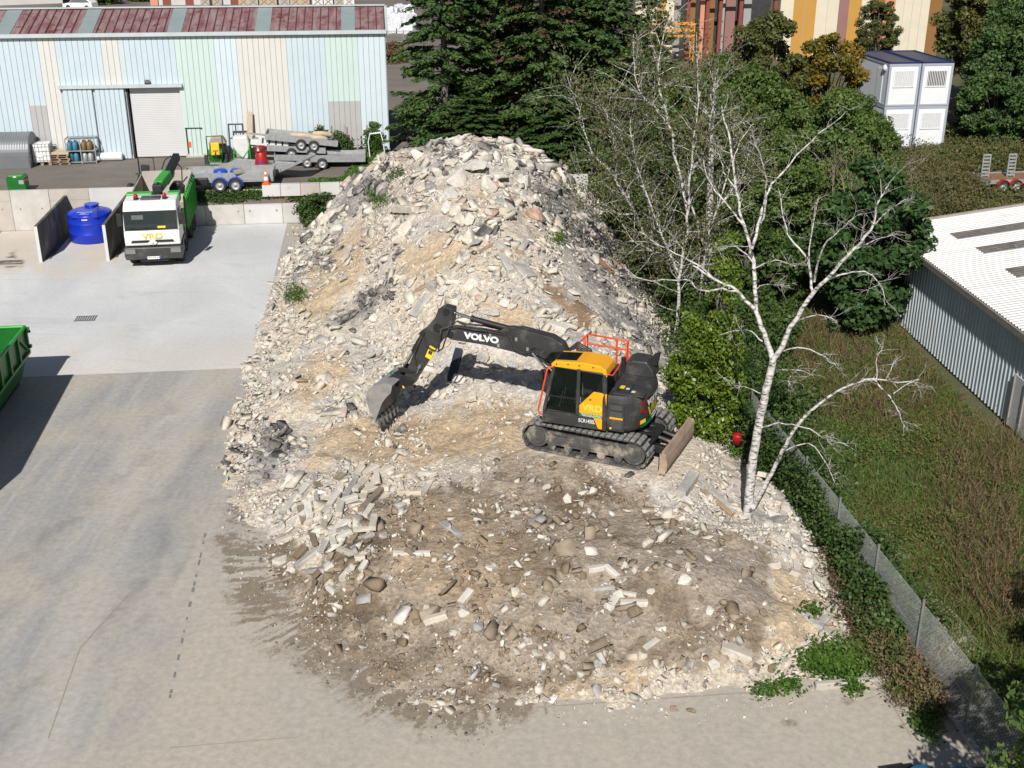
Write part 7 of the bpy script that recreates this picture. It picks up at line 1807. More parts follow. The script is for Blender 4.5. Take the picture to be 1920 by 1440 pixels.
# ---- small red bin and blue drums
q = P(1382, 832, .55)
m1 = MB().lathe([(.0, 0), (.22, 0), (.27, .45), (.28, .5), (.22, .52), (0, .56)], 18); t = thing('red_bin', 'red plastic bin in the weeds behind the birch foot', 'bin', q, 0, None, .6)
m1.build('bin_body', 'red_paint', t); MB().tube([(-.2, 0, .5), (-.12, 0, .72), (.12, 0, .72), (.2, 0, .5)], .02, 6).build('handle', 'machine_black', t)
pmat('drum_blue', (0.03, 0.20, 0.34), (0.025, 0.15, 0.27), 3, .45)
for px, py, lab, s in ((1736, 1452, 'round blue drum lid with pale label at the bottom edge of the yard', .30), (1806, 1452, 'blue crate edge left of the black capped drums at the bottom right', .26)):
    q = P(px, py, .8)
    t = thing('blue_drum', lab, 'drum', (q.x, q.y, 0), 0, None)
    MB().lathe([(0, 0), (s * .95, 0), (s, .06), (s, .34), (s * 1.03, .36), (s, .38), (s, .76), (s * .9, .8), (0, .8)], 28).build('drum_body', 'drum_blue', t)
    MB().box((.0, .0, .805), (.26, .2, .01)).build('label_plate', 'plastic_white', t)
for i, (px, lab) in enumerate(((1838, 'left black capped drum at the bottom right corner'), (1868, 'middle black capped drum at the bottom right corner'), (1900, 'right black capped drum at the bottom right corner'))):
    q = P(px, 1446, .8); t = thing('black_drum', lab, 'drum', (q.x, q.y, 0), 0)
    MB().lathe([(0, 0), (.17, 0), (.18, .05), (.18, .7), (.14, .78), (0, .8)], 20).build('drum_body', 'machine_black', t)
    MB().cyl((.05, 0, .8), (.05, 0, .86), .05, n=12).build('cap', 'machine_grey', t)
q = P(1696, 1452, .5); t = thing('black_bin', 'black bin beside the blue drum lid at the bottom of the yard', 'bin', (q.x, q.y, 0), 0.2)
MB().box((0, 0, .25), (.45, .4, .5), taper=(1.1, 1.1)).build('bin_body', 'machine_black', t, bevel=.03); MB().box((0, 0, .52), (.52, .47, .035)).build('lid', 'machine_black', t, bevel=.01)
# yard kerb at the front right, two slabs by the trees, drain grating
a, b = P(1528, 1290), P(1712, 1276)
d = (b - a).normalized(); mb = MB().box((0, 0, .05), ((b - a).length, .13, .18)); o = mb.build('yard_kerb', 'wall_concrete_warm', loc=(a + b) / 2, rot=(0, 0, math.atan2(d.y, d.x)), bevel=.02); tag(o, 'low concrete kerb edging the grass at the front right of the mound', 'kerb')
q = P(1085, 362, 1.5); o = MB().box((0, 0, .4), (.95, .12, 1.1)).build('upright_slab', 'wall_concrete', loc=q, rot=(R(-6), 0, YAW), bevel=.02); tag(o, 'pale concrete slab standing upright right of the mound crest', 'slab')
q = P(161, 597, .012); o = MB()
for i in range(9): o.box((0, -.36 + i * .09, 0), (.5, .045, .012))
o.box((-.27, 0, 0), (.05, .82, .014)).box((.27, 0, 0), (.05, .82, .014))
pmat('cast_iron', (0.07, 0.068, 0.066), (0.13, 0.12, 0.11), 6, .8)
tag(o.build('drain_grating', 'cast_iron', loc=q, rot=(0, 0, YAW + R(90))), 'dark drain grating let into the pale concrete slab', 'grating')
# ================================================================== VEGETATION
leaf_mat('needle', [(0.029, 0.065, 0.021), (0.047, 0.098, 0.026), (0.072, 0.130, 0.034), (0.098, 0.150, 0.042)], .5, .15, .6)
leaf_mat('needle_dead', [(0.090, 0.050, 0.035), (0.130, 0.075, 0.050)], .5, .1, .8)
leaf_mat('leaf_olive', [(0.078, 0.098, 0.033), (0.111, 0.130, 0.042), (0.156, 0.169, 0.058), (0.182, 0.169, 0.065)], .6, .35)
leaf_mat('leaf_mid', [(0.047, 0.088, 0.021), (0.075, 0.130, 0.029), (0.111, 0.176, 0.039), (0.137, 0.189, 0.047)], .5, .28)
leaf_mat('leaf_laurel', [(0.021, 0.052, 0.016), (0.036, 0.081, 0.021), (0.060, 0.114, 0.031)], .8, .2, .5, .35)
leaf_mat('leaf_autumn', [(0.078, 0.098, 0.021), (0.143, 0.137, 0.023), (0.234, 0.163, 0.019), (0.299, 0.182, 0.021)], .4, .3)
leaf_mat('leaf_brownish', [(0.058, 0.088, 0.023), (0.098, 0.117, 0.031), (0.156, 0.130, 0.039)], .35, .25)
leaf_mat('leaf_ivy', [(0.055, 0.105, 0.010), (0.095, 0.165, 0.014), (0.140, 0.210, 0.020), (0.170, 0.220, 0.030)], 1.2, .25, .4, .5)
leaf_mat('leaf_weed', [(0.040, 0.098, 0.014), (0.069, 0.144, 0.018), (0.109, 0.190, 0.028)], 1.0, .3)
leaf_mat('bramble', [(0.028, 0.060, 0.015), (0.052, 0.098, 0.021), (0.086, 0.132, 0.032)], .5, .22)
leaf_mat('dry_weed', [(0.111, 0.081, 0.049), (0.169, 0.117, 0.068), (0.215, 0.150, 0.078), (0.117, 0.130, 0.046)], .5, .25, .8)
leaf_mat('grass_blade', [(0.075, 0.155, 0.022), (0.10, 0.175, 0.028), (0.13, 0.175, 0.04), (0.165, 0.165, 0.06), (0.18, 0.125, 0.056)], .16, .35, .7)
leaf_mat('meadow_leaf', [(0.06, 0.14, 0.02), (0.085, 0.175, 0.026), (0.115, 0.18, 0.036), (0.145, 0.15, 0.045), (0.15, 0.10, 0.042)], .2, .3, .7)
leaf_mat('scrub_leaf', [(0.075, 0.11, 0.03), (0.12, 0.115, 0.045), (0.16, 0.12, 0.06), (0.10, 0.13, 0.04)], .3, .25, .8)
pmat('bark_grey', (0.16, 0.14, 0.12), (0.10, 0.09, 0.075), 6, .9, bmp=.3)
m, nt, bs = new_mat('bark_birch')
c = ramp(nt, noise(nt, 5.0, 5, .7, stretch=(1, 1, 2.6)), [(0.38, (0.05, 0.045, 0.04)), (0.47, (0.40, 0.38, 0.36)), (0.56, (0.60, 0.59, 0.57)), (0.8, (0.68, 0.67, 0.65))])
nt.links.new(c, bs.inputs['Base Color']); bs.inputs['Roughness'].default_value = .75
pmat('birch_twig', (0.48, 0.45, 0.42), (0.33, 0.29, 0.27), 4, .85)

def unit(v): return v / np.maximum(np.linalg.norm(v, axis=-1, keepdims=True), 1e-9)
def quads(c, d, n, l, w):
    """rhombic leaves: centre, long axis, normal, length, width"""
    d = unit(d); e = unit(np.cross(n, d))
    l = np.asarray(l).reshape(-1, 1); w = np.asarray(w).reshape(-1, 1)
    nn = unit(np.cross(d, e))
    V = np.stack([c - d * l / 2, c + e * w / 2 + nn * w * .12, c + d * l / 2, c - e * w / 2 + nn * w * .12], 1).reshape(-1, 3)
    F = np.arange(len(c) * 4).reshape(-1, 4)
    return V, F
def rsph(n):
    return unit(rng.normal(0, 1, (n, 3)))
def crown_leaves(clumps, per, size, spread, updown=.3, lobe=None):
    """leaves in clumps: clumps (k,4) = centre + radius"""
    cs = np.repeat(clumps[:, :3], per, 0); rs = np.repeat(clumps[:, 3], per)
    v = rsph(len(cs)); r = rng.uniform(0, 1, len(cs)) ** .45
    c = cs + v * (r * rs)[:, None] * np.array([1, 1, .75])
    n = unit(v * .8 + rng.normal(0, .5, v.shape) + np.array([0, -.15, .6]))
    d = rng.normal(0, 1, v.shape); d[:, 2] -= updown
    s = size * rng.uniform(.6, 1.3, len(cs))
    return quads(c, d, n, s, s * rng.uniform(.45, .7, len(cs)))
def ellip_clumps(k, R_, Hc, z0, cr, taper=0.0, shell=.45):
    v = rsph(k); r = rng.uniform(shell, 1, k) ** .6
    t = (v[:, 2] * r + 1) / 2
    sc = 1 - taper * t
    return np.stack([v[:, 0] * r * R_ * sc, v[:, 1] * r * R_ * sc, z0 + Hc / 2 + v[:, 2] * r * Hc / 2, cr * rng.uniform(.7, 1.35, k)], 1)
def limbs(mb, base, tips, r0):
    for t in tips:
        t = Vector(t); b = Vector(base) + Vector((0, 0, (t.z - base[2]) * random.uniform(.1, .45)))
        m_ = b.lerp(t, .5) + Vector((random.uniform(-.3, .3), random.uniform(-.3, .3), .2))
        mb.tube([b, m_, t], [r0 * .55, r0 * .32, r0 * .1], 5)
def tree_proto(name, label, cat, mat, H_, R_, z0, k, per, size, cr, taper=.2, trunk_r=.14, bark='bark_grey', group=None):
    t = thing(name, label, cat, (0, 0, 0), 0, group)
    cl = ellip_clumps(k, R_, H_ - z0, z0, cr, taper)
    V, F = crown_leaves(cl, per, size, .4)
    np_mesh('crown', V, F, mat, t, rnd=rng.uniform(0, 1, len(F)))
    mb = MB(); mb.tube([(0, 0, -.3), (.05, 0, H_ * .3), (-.06, .05, H_ * .6), (0, 0, H_ * .9)], [trunk_r * 1.2, trunk_r, trunk_r * .6, trunk_r * .15], 8)
    limbs(mb, (0, 0, .3), cl[rng.permutation(k)[:min(k, 16)], :3], trunk_r)
    mb.build('trunk', bark, t)
    return t
# ---- conifers
def conifer(H_, R_, seed, label, dead=.0):
    global rng
    keep, rng = rng, np.random.default_rng(seed)
    t = thing('conifer_tree', label, 'tree', (0, 0, 0), 0, 'dark conifers behind the mound')
    C, D, Nn, Ls_ = [], [], [], []
    mb = MB(); mb.tube([(0, 0, -.3), (0, 0, H_ * .5), (0, 0, H_)], [.28, .16, .02], 8)
    lev = int(H_ / .36)
    for i in range(lev):
        f = i / lev; zl = .3 + f * (H_ - .5)
        Lb = R_ * (1 - f) ** .72 * (1 if f > .12 else .8)
        nb = 9 if f < .7 else 6
        for j in range(nb):
            a = rng.uniform(0, 2 * PI); L = Lb * rng.uniform(.62, 1.12) + .15
            droop = rng.uniform(.08, .34)
            k = int(L * 42) + 8; z = zl + rng.normal(0, .16)
            s = rng.uniform(.18, 1, k) ** .7
            ax = np.array([math.cos(a), math.sin(a), 0]); sd = np.array([-math.sin(a), math.cos(a), 0])
            lift = rng.uniform(.0, .25)
            w_ = L * .30 * (1 - s * .75)
            off = rng.uniform(-1, 1, k) * w_
            p = ax * (s * L)[:, None] + sd * off[:, None]
            p[:, 2] = z + lift * s * L - droop * L * s ** 2 - np.abs(off) * .25 + rng.normal(0, .05, k)
            C.append(p); dd = ax * .8 + sd * np.sign(off)[:, None] * .7 + rng.normal(0, .25, (k, 3)); dd[:, 2] -= .25; D.append(dd)
            Nn.append(np.tile([0, 0, 1.0], (k, 1)) + rng.normal(0, .35, (k, 3))); Ls_.append(rng.uniform(.20, .40, k))
            if j % 3 == 0 and f < .8: mb.tube([(0, 0, z), tuple(ax * L * .5 + np.array([0, 0, z + lift * .5 * L - droop * L * .25])), tuple(ax * L * .9 + np.array([0, 0, z + lift * .9 * L - droop * L * .8]))], [.04, .025, .008], 4)
    C, D, Nn, Ls_ = map(np.concatenate, (C, D, Nn, Ls_))
    V, F = quads(C, D, Nn, Ls_, Ls_ * .42)
    mi = (fbm(C[:, 0] * .8 + 5, C[:, 2] * .8 + C[:, 1] * .6, 3, seed) > 1 - dead).astype(int)
    np_mesh('crown', V, F, ['needle', 'needle_dead'], t, rnd=rng.uniform(0, 1, len(F)), mi=mi)
    mb.build('trunk', 'bark_grey', t)
    rng = keep
    return t
c1 = conifer(14.5, 3.7, 11, 'dark conifer nearest the warehouse corner, its skirts reaching the bank')
c1.location = (-3.7, 66.0, 1.2)
c2 = conifer(15.5, 4.0, 12, 'broad dark conifer with brown dead sprays straight behind the crest', .32)
c2.location = (1.6, 66.5, 1.0)
dup(c1, (5.4, 68.5, .6), 2.0, 'dark conifer right of the crest beside the leafy birches', .95)
dup(c1, (-.9, 71.5, 1.0), 4.1, 'tall conifer rising behind the two nearest conifers', 1.12)
dup(c2, (-1.0, 68.2, 1.1), 2.6, 'bushy conifer filling the gap left of the brown sprays', .9)
dup(c1, (3.4, 70.0, .8), 5.4, 'conifer pressed between the brown sprays and the right conifer', .98)
dup(c2, (3.6, 73.5, .8), 1.3, 'conifer standing at the back between the dead sprays and the hall', 1.05)
dup(c1, (8.2, 74.0, .4), 5.0, 'rearmost right conifer half hiding the rusty hall columns', .82)
dup(c1, (-2.2, 64.0, 1.3), 3.2, 'low conifer skirt spreading just behind the mound crest', (.75, .75, .34))
dup(c1, (2.4, 63.5, .9), .7, 'low conifer with green skirts right behind the crest', (.8, .8, .38))
# ---- broadleaf trees and shrubs on the right
TG = 'leafy trees right of the mound'
def place(proto_args, spots):
    p = None
    for loc, rz, sc, lab in spots:
        if p is None:
            p = tree_proto(label=lab, **proto_args); p.location = loc; p.rotation_euler = (0, 0, rz); p.scale = sc if isinstance(sc, tuple) else (sc,) * 3
        else: dup(p, loc, rz, lab, sc)
place(dict(name='leafy_tree', cat='tree', mat='leaf_mid', H_=7.0, R_=2.6, z0=.6, k=120, per=260, size=.20, cr=.55, group=TG),
      [((14.8, 55.5, 0), 0, 1.0, 'rounded mid green tree below the autumn tree'), ((12.4, 60.0, 0), 2, 1.05, 'mid green tree between the leafy birches and the autumn tree'), ((17.6, 61.5, 0), 4, .88, 'mid green tree left of the caged tote'), ((11.5, 51.0, 0), 1, .85, 'mid green tree behind the white forked birch crown'), ((9.6, 63.5, 0), 2.5, .95, 'mid green tree behind the leafy birches'), ((12.5, 69.0, 0), 3.5, 1.0, 'mid green tree before the rusty hall columns'), ((19.8, 64.5, 0), 1, .62, 'small green tree in front of the site office side wall'), ((16.2, 50.5, 0), 1.4, .66, 'low green tree above the dark laurel')])
place(dict(name='leafy_tree', cat='tree', mat='leaf_brownish', H_=9.0, R_=2.9, z0=1.2, k=120, per=240, size=.22, cr=.55, group=TG),
      [((15.5, 73.0, 0), 0, 1.02, 'olive brown tree in front of the ochre hall stripes'), ((35.5, 92.0, 0), 2, 1.25, 'large olive tree right of the hall stripes behind the offices'), ((42.5, 96.0, 0), 3, 1.35, 'broad olive tree at the top right corner'), ((44, 107, 0), 5, 1.3, 'far olive tree between the two trees at the top right'), ((33.5, 112, 0), 5, .75, 'small tree against the brown hall stripe')])
place(dict(name='leafy_tree', cat='tree', mat='leaf_autumn', H_=8.2, R_=2.2, z0=1.2, k=90, per=230, size=.22, cr=.5, taper=.1, group=TG),
      [((19.2, 72.5, 0), 0, 1.0, 'yellow brown autumn tree touching the upper left site office')])
place(dict(name='evergreen_tree', cat='tree', mat='needle', H_=8.5, R_=2.6, z0=.2, k=110, per=260, size=.24, cr=.6, taper=.35, group='dark evergreens at the right edge'),
      [((32.5, 79.5, 0), 0, 1.0, 'dark evergreen just right of the site offices'), ((36.5, 77.5, 0), 2, 1.0, 'dark evergreen at the right edge behind the ramp trailer'), ((34.6, 83.5, 0), 4, 1.15, 'taller evergreen behind the pair at the right edge')])
place(dict(name='laurel_tree', cat='tree', mat='leaf_laurel', H_=6.6, R_=2.1, z0=.3, k=95, per=230, size=.26, cr=.5, taper=.15),
      [((13.35, 42.6, -.2), 0, (1.0, 1.0, 1.0), 'glossy dark laurel beside the far corner of the metal shed')])
place(dict(name='evergreen_shrub', cat='shrub', mat='needle', H_=5.0, R_=2.6, z0=.0, k=80, per=240, size=.22, cr=.55, taper=.15, trunk_r=.08, group='evergreen shrubs by the site offices'),
      [((31.6, 78.0, 0), 0, 1.0, 'low evergreen shrub touching the right site offices'), ((35.2, 75.5, 0), 2, .95, 'low evergreen shrub behind the upright trailer ramps'), ((39.0, 77.0, 0), 3, 1.1, 'low evergreen shrub at the right edge of the scrub')])
place(dict(name='dark_shrub', cat='shrub', mat='bramble', H_=2.6, R_=1.5, z0=.0, k=50, per=170, size=.16, cr=.38, taper=.1, trunk_r=.05, group='dark shrubs along the right foot of the mound'),
      [((x, y, z), random.uniform(0, 6), s, lab) for x, y, z, s, lab in [(7.6, 38.5, 0, 1.0, 'dark shrub behind the light green bush'), (7.2, 42.5, 0, 1.1, 'dark shrub at the foot of the leafy birches'), (6.6, 47, 0, 1.1, 'dark shrub by the rotten log on the right flank'), (5.9, 51.5, 0, 1.2, 'dark shrub below the upright slab'), (5.4, 56, 0, 1.2, 'dark shrub at the far right end of the mound'), (9.5, 45.5, 0, 1.3, 'dark shrub between the birches and the laurel'), (9.2, 40, 0, .9, 'dark shrub left of the brown meadow weeds'), (8.2, 49.5, 0, 1.4, 'dark shrub amid the leafy birch stems'), (10.3, 55, 0, 1.4, 'dark shrub in the shade of the mid green trees'), (4.6, 60.5, .3, 1.3, 'dark shrub under the right conifer'), (7.4, 60.5, .2, 1.3, 'dark shrub under the rearmost conifer'), (7.4, 34.5, 0, .75, 'dark shrub right behind the red bin'), (13.8, 47.8, 0, 1.2, 'dark shrub behind the laurel')]])
# light green ivy covered bush beside the machine
def bush(loc, outline, mat, n, size, label, name='ivy_bush', cat='bush', stem=.09):
    t = thing(name, label, cat, loc)
    k = []
    for z, r in outline:
        for i in range(int(4 + r * 9)):
            a = rng.uniform(0, 2 * PI); q = r * rng.uniform(.35, 1) ; k.append((q * math.cos(a), q * math.sin(a) * .85, z + rng.uniform(-.25, .25), .18 + .16 * rng.uniform() + r * .12))
    k = np.array(k)
    V, F = crown_leaves(k, max(20, n // len(k)), size, .4, .5)
    np_mesh('crown', V, F, mat, t, rnd=rng.uniform(0, 1, len(F)))
    mb = MB(); mb.tube([(0, 0, -.4), (.05, 0, outline[-1][0] * .5), (0, 0, outline[-1][0])], [stem, stem * .7, stem * .2], 7); limbs(mb, (0, 0, .2), k[::max(1, len(k) // 14), :3], stem)
    mb.build('trunk', 'bark_grey', t)
    return t
bush((5.62, 31.9, .45), [(-.3, .6), (.1, .75), (.5, .85), (.9, .95), (1.3, .95), (1.7, 1.0), (2.1, 1.0), (2.5, .95), (2.9, .85), (3.3, .7), (3.7, .5)], 'leaf_ivy', 20000, .125, 'tall light green ivy covered bush right behind the excavator')
bush((6.55, 34.6, .2), [(1.0, .5), (2.0, .6), (3.0, .5), (4.0, .42), (4.8, .3), (5.5, .2)], 'leaf_ivy', 8000, .11, 'slender ivy column climbing a stem above the light green bush')
# ---- birches: limbs follow the photograph in outline, each with its own depth
def trace(pts, Y0, slope, org=(0, 0), sc=1.0):
    out = []
    acc = 0; prev = None
    for (x, y) in pts:
        px, py = org[0] + x / sc, org[1] + y / sc
        if prev: acc += math.hypot(px - prev[0], py - prev[1]) / 70.0
        prev = (px, py); out.append(PY(px, py, Y0 + slope * acc))
    return out
def smooth(pts, k=4, wob=.02):
    """Catmull-Rom through the points with a little wobble"""
    P_ = [pts[0]] + list(pts) + [pts[-1]]; out = []
    for i in range(1, len(P_) - 2):
        for j in range(k):
            t = j / k; a, b, c, d = P_[i - 1], P_[i], P_[i + 1], P_[i + 2]
            q = .5 * ((2 * b) + (c - a) * t + (2 * a - 5 * b + 4 * c - d) * t * t + (3 * b - a - 3 * c + d) * t ** 3)
            out.append(q + Vector((random.gauss(0, wob), random.gauss(0, wob), random.gauss(0, wob))))
    out.append(pts[-1]); return out
def twigs(mb, path, r0, n, L, tipsout=None, gen=2, bias=Vector((0, 0, .35))):
    for i in range(n):
        f = random.uniform(.25, 1); k = min(int(f * (len(path) - 1)), len(path) - 2)
        b = path[k]; ax = (path[k + 1] - path[k]).normalized()
        d = (ax * random.uniform(.3, 1.0) + Vector((random.gauss(0, .7), random.gauss(0, .7), random.gauss(0, .5))) + bias).normalized()
        l = L * random.uniform(.45, 1.2); pts = [b]
        for s in range(4):
            d = (d + Vector((random.gauss(0, .22), random.gauss(0, .22), random.gauss(0, .18) - .03))).normalized(); pts.append(pts[-1] + d * l / 4)
        r = max(r0 * .35, .005)
        mb.tube(pts, [r, r * .8, r * .6, r * .42, r * .22], 4, mi=(1 if gen == 1 and r0 < .03 else 0), caps=False)
        if tipsout is not None: tipsout += pts[2:]
        if gen > 1: twigs(mb, pts, r, random.randint(2, 4), l * .5, tipsout, gen - 1, bias)
t = thing('birch_tree', 'bare white forked birch with two stems at the edge of the mound', 'tree', (6.0, 26.3, .5))
O5, S5 = (1050, 30), 1.4843
Y0 = 26.4
mb = MB()
segs = [([(520, 1420), (528, 1320), (535, 1250), (555, 1130), (575, 1040), (592, 965)], .0, .15, .10),
        ([(592, 965), (575, 900), (545, 820), (540, 700), (530, 640), (505, 560), (490, 480), (472, 350), (450, 250)], .25, .085, .018),
        ([(592, 965), (630, 890), (690, 790), (750, 720), (820, 650), (870, 580), (885, 520), (915, 470)], -.15, .085, .016),
        ([(540, 815), (490, 762), (430, 735), (370, 695)], .5, .055, .02), ([(500, 770), (440, 760), (390, 765), (350, 735), (230, 735), (180, 700)], .6, .035, .01), ([(430, 735), (380, 690), (300, 650), (220, 600)], .5, .03, .008),
        ([(532, 650), (560, 560), (580, 490), (640, 410), (720, 330), (795, 268)], .35, .05, .009), ([(560, 575), (575, 480), (562, 400), (540, 350)], -.3, .03, .008), ([(515, 590), (470, 530), (420, 470), (400, 400)], .3, .032, .008), ([(480, 420), (500, 350), (540, 300)], .2, .02, .007), ([(490, 480), (455, 430), (440, 380)], .4, .02, .007),
        ([(820, 650), (880, 622), (930, 610)], -.3, .028, .007), ([(868, 585), (910, 545), (962, 510)], -.2, .025, .007), ([(700, 770), (690, 680), (640, 620), (622, 560), (608, 480)], .4, .04, .009), ([(690, 690), (700, 600), (720, 500)], .1, .025, .007), ([(705, 740), (735, 640), (785, 590), (820, 560)], -.5, .035, .009),
        ([(735, 738), (800, 715), (860, 716), (890, 750), (905, 805)], -.3, .032, .008), ([(655, 850), (720, 832), (772, 852)], -.6, .024, .007), ([(612, 935), (680, 925), (740, 950), (782, 988)], -.4, .026, .007), ([(610, 985), (660, 985), (705, 1000)], -.5, .018, .006), ([(640, 1000), (635, 1030)], .1, .014, .006),
        ([(522, 1400), (552, 1340), (585, 1280), (620, 1210), (660, 1140), (720, 1080), (790, 1035), (870, 1010), (940, 1020), (1000, 1012)], -.2, .085, .012), ([(870, 1010), (915, 1060), (945, 1105), (960, 1145)], -.3, .03, .008), ([(880, 1012), (882, 950), (900, 920)], .1, .018, .006), ([(905, 1015), (935, 960)], .2, .016, .006), ([(930, 1050), (985, 1020), (1005, 1060)], -.2, .018, .006),
        ([(620, 1210), (690, 1190), (738, 1240), (768, 1305)], -.6, .024, .007), ([(558, 1148), (610, 1133), (680, 1145), (730, 1172), (798, 1196)], -.5, .028, .007), ([(740, 1165), (750, 1190)], .0, .012, .005),
        ([(560, 1052), (510, 1030), (475, 1040)], .3, .018, .006), ([(562, 905), (520, 872), (440, 888)], .4, .022, .007), ([(545, 700), (600, 680), (660, 700)], -.4, .02, .006), ([(545, 760), (580, 745), (640, 750)], -.5, .018, .006), ([(540, 690), (490, 640), (430, 655)], .4, .02, .006)]
for i, (pts, sl, r0, r1) in enumerate(segs):
    w_ = trace(pts, Y0 + (0 if i < 3 else random.uniform(-.1, .1)), sl, O5, S5)
    sm = smooth([p - Vector((6.0, 26.3, .5)) for p in w_], 4, .006 if i in (0, 21) else .014)
    n = len(sm); mb.tube(sm, [.9 * (r0 + (r1 - r0) * (k / (n - 1)) ** .75) for k in range(n)], 8 if r0 > .06 else 6)
    if i not in (0,): twigs(mb, sm[n // 3:], r1 * 1.5, 5 + n // 4, .75 if r0 > .03 else .5, gen=2, bias=Vector((0.05, 0, .2)))
tb = mb.build('trunk', ['bark_birch', 'birch_twig'], t)
# leafy birches behind
LB = [('leafy white stemmed birch with the straight central trunk', 41.0, [[(1268, 640), (1268, 600), (1276, 529), (1289, 407), (1294, 333), (1303, 252), (1309, 165), (1306, 60)], [(1289, 400), (1259, 252), (1225, 198), (1195, 165), (1188, 64)], [(1262, 255), (1235, 144), (1247, 45)], [(1294, 330), (1330, 250), (1345, 150)], [(1278, 520), (1240, 440), (1200, 330), (1180, 240)]]),
      ('leafy birch leaning left over the mound flank', 44.0, [[(1252, 640), (1250, 560), (1225, 480), (1190, 400), (1151, 333), (1111, 286), (1084, 212), (1060, 131)], [(1190, 400), (1160, 400), (1110, 380), (1085, 330)], [(1225, 470), (1215, 380), (1170, 280), (1150, 200)], [(1155, 335), (1150, 260), (1120, 180)]]),
      ('leafy birch with several stems right of the ivy column', 42.5, [[(1300, 640), (1310, 560), (1322, 470), (1345, 390), (1372, 300), (1378, 220)], [(1322, 470), (1300, 390), (1265, 300), (1230, 230)], [(1345, 390), (1390, 330), (1410, 260)], [(1312, 560), (1270, 500), (1225, 470), (1180, 450)]])]
for lab, Y1, paths in LB:
    b = PY(*paths[0][0], Y1); b = Vector((b.x, Y1, 0))
    t = thing('birch_tree', lab, 'tree', b, 0, 'leafy birches behind the ivy bush')
    mb = MB(); tips = []
    for i, pts in enumerate(paths):
        w_ = [PY(px, py, Y1 + .35 * (i % 3 - 1) * j / len(pts) * 2) - b for j, (px, py) in enumerate(pts)]
        if i == 0: w_ = [Vector((w_[0].x, 0, -.2))] + w_
        sm = smooth(w_, 4, .03); n = len(sm); r0 = .10 if i == 0 else .055
        mb.tube(sm, [r0 + (.012 - r0) * (k / (n - 1)) ** .8 for k in range(n)], 7)
        twigs(mb, sm, .045, 46 if i == 0 else 28, 1.7, tips, gen=2, bias=Vector((0, 0, .4)))
    mb.build('trunk', ['bark_birch', 'birch_twig'], t)
    tips = np.array([p[:] for p in tips]); sel = tips[rng.integers(0, len(tips), 5200)]
    c = sel + rng.normal(0, .22, sel.shape)
    V, F = quads(c, rng.normal(0, 1, c.shape) - np.array([0, 0, .6]), rng.normal(0, 1, c.shape) + np.array([0, -.2, .5]), rng.uniform(.08, .16, len(c)), rng.uniform(.05, .09, len(c)))
    np_mesh('crown', V, F, 'leaf_olive', t, rnd=rng.uniform(0, 1, len(F)))
w_ = [PY(px, py, 43.0) for px, py in ((1326, 560), (1329, 460), (1331, 380), (1333, 290), (1338, 161))]
b = Vector((w_[0].x, 43.0, 0)); t = thing('dead_birch_trunk', 'thick pale dead birch pole with a broken top among the leafy birches', 'tree', b)
mb = MB(); sm = smooth([Vector((0, 0, -.2))] + [p - b for p in w_], 4, .01); mb.tube(sm, [.16 - .05 * k / len(sm) for k in range(len(sm))], 9)
twigs(mb, sm[len(sm) // 2:], .03, 5, .6, gen=1)
mb.build('trunk', ['bark_birch', 'birch_twig'], t)
t = thing('twiggy_shrub', 'tall shrub of bare tan twigs between the forked birch and the metal shed roof', 'shrub', (14.2, 46.5, 0))
mb = MB(); tips = []
for i in range(11):
    a = i / 11 * 2 * PI; st = [Vector((0, 0, -.2)), Vector((math.cos(a) * .35, math.sin(a) * .35, 1.5)), Vector((math.cos(a) * random.uniform(.7, 1.5), math.sin(a) * random.uniform(.7, 1.3), random.uniform(3.4, 4.6))), Vector((math.cos(a) * random.uniform(1.0, 2.2), math.sin(a) * 1.6, random.uniform(5.0, 6.4)))]
    sm = smooth(st, 4, .03); n = len(sm); mb.tube(sm, [.045 - .037 * k / n for k in range(n)], 5); twigs(mb, sm[n // 3:], .03, 12, 1.2, tips, gen=2, bias=Vector((0, 0, .5)))
pmat('twig_tan', (0.27, 0.235, 0.17), (0.19, 0.16, 0.115), 4, .9)
mb.build('stems', ['twig_tan', 'twig_tan'], t)
tips = np.array([p[:] for p in tips]); sel = tips[rng.integers(0, len(tips), 1800)]; c = sel + rng.normal(0, .15, sel.shape)
V, F = quads(c, rng.normal(0, 1, c.shape), rng.normal(0, 1, c.shape) + np.array([0, 0, .5]), rng.uniform(.07, .13, len(c)), rng.uniform(.04, .07, len(c)))
np_mesh('crown', V, F, 'leaf_olive', t, rnd=rng.uniform(0, 1, len(F)))
# ---- overhanging tree at the bottom right, crown mostly past the frame
t = thing('cherry_tree', 'leafy tree whose branch tips reach into the bottom right corner', 'tree', (9.35, 13.5, -.4))
k = []
for i in range(150):
    v = rsph(1)[0]; k.append((v[0] * 2.25 * rng.uniform(.5, 1), v[1] * 2.6 * rng.uniform(.5, 1), 4.4 + v[2] * 1.9 * rng.uniform(.5, 1), .35))
k = np.array(k); V, F = crown_leaves(k, 75, .15, .3, .8)
np_mesh('crown', V, F, 'leaf_mid', t, rnd=rng.uniform(0, 1, len(F)))
mb = MB(); mb.tube([(0, 0, -.2), (.05, 0, 2), (0, .1, 4.5)], [.16, .12, .05], 8); limbs(mb, (0, 0, 1.2), k[::5, :3], .12); mb.build('trunk', 'bark_grey', t)
dup(t, (13.0, 17.2, 0), 2.2, 'leafy tree past the right edge shading the fence corner', 1.05)

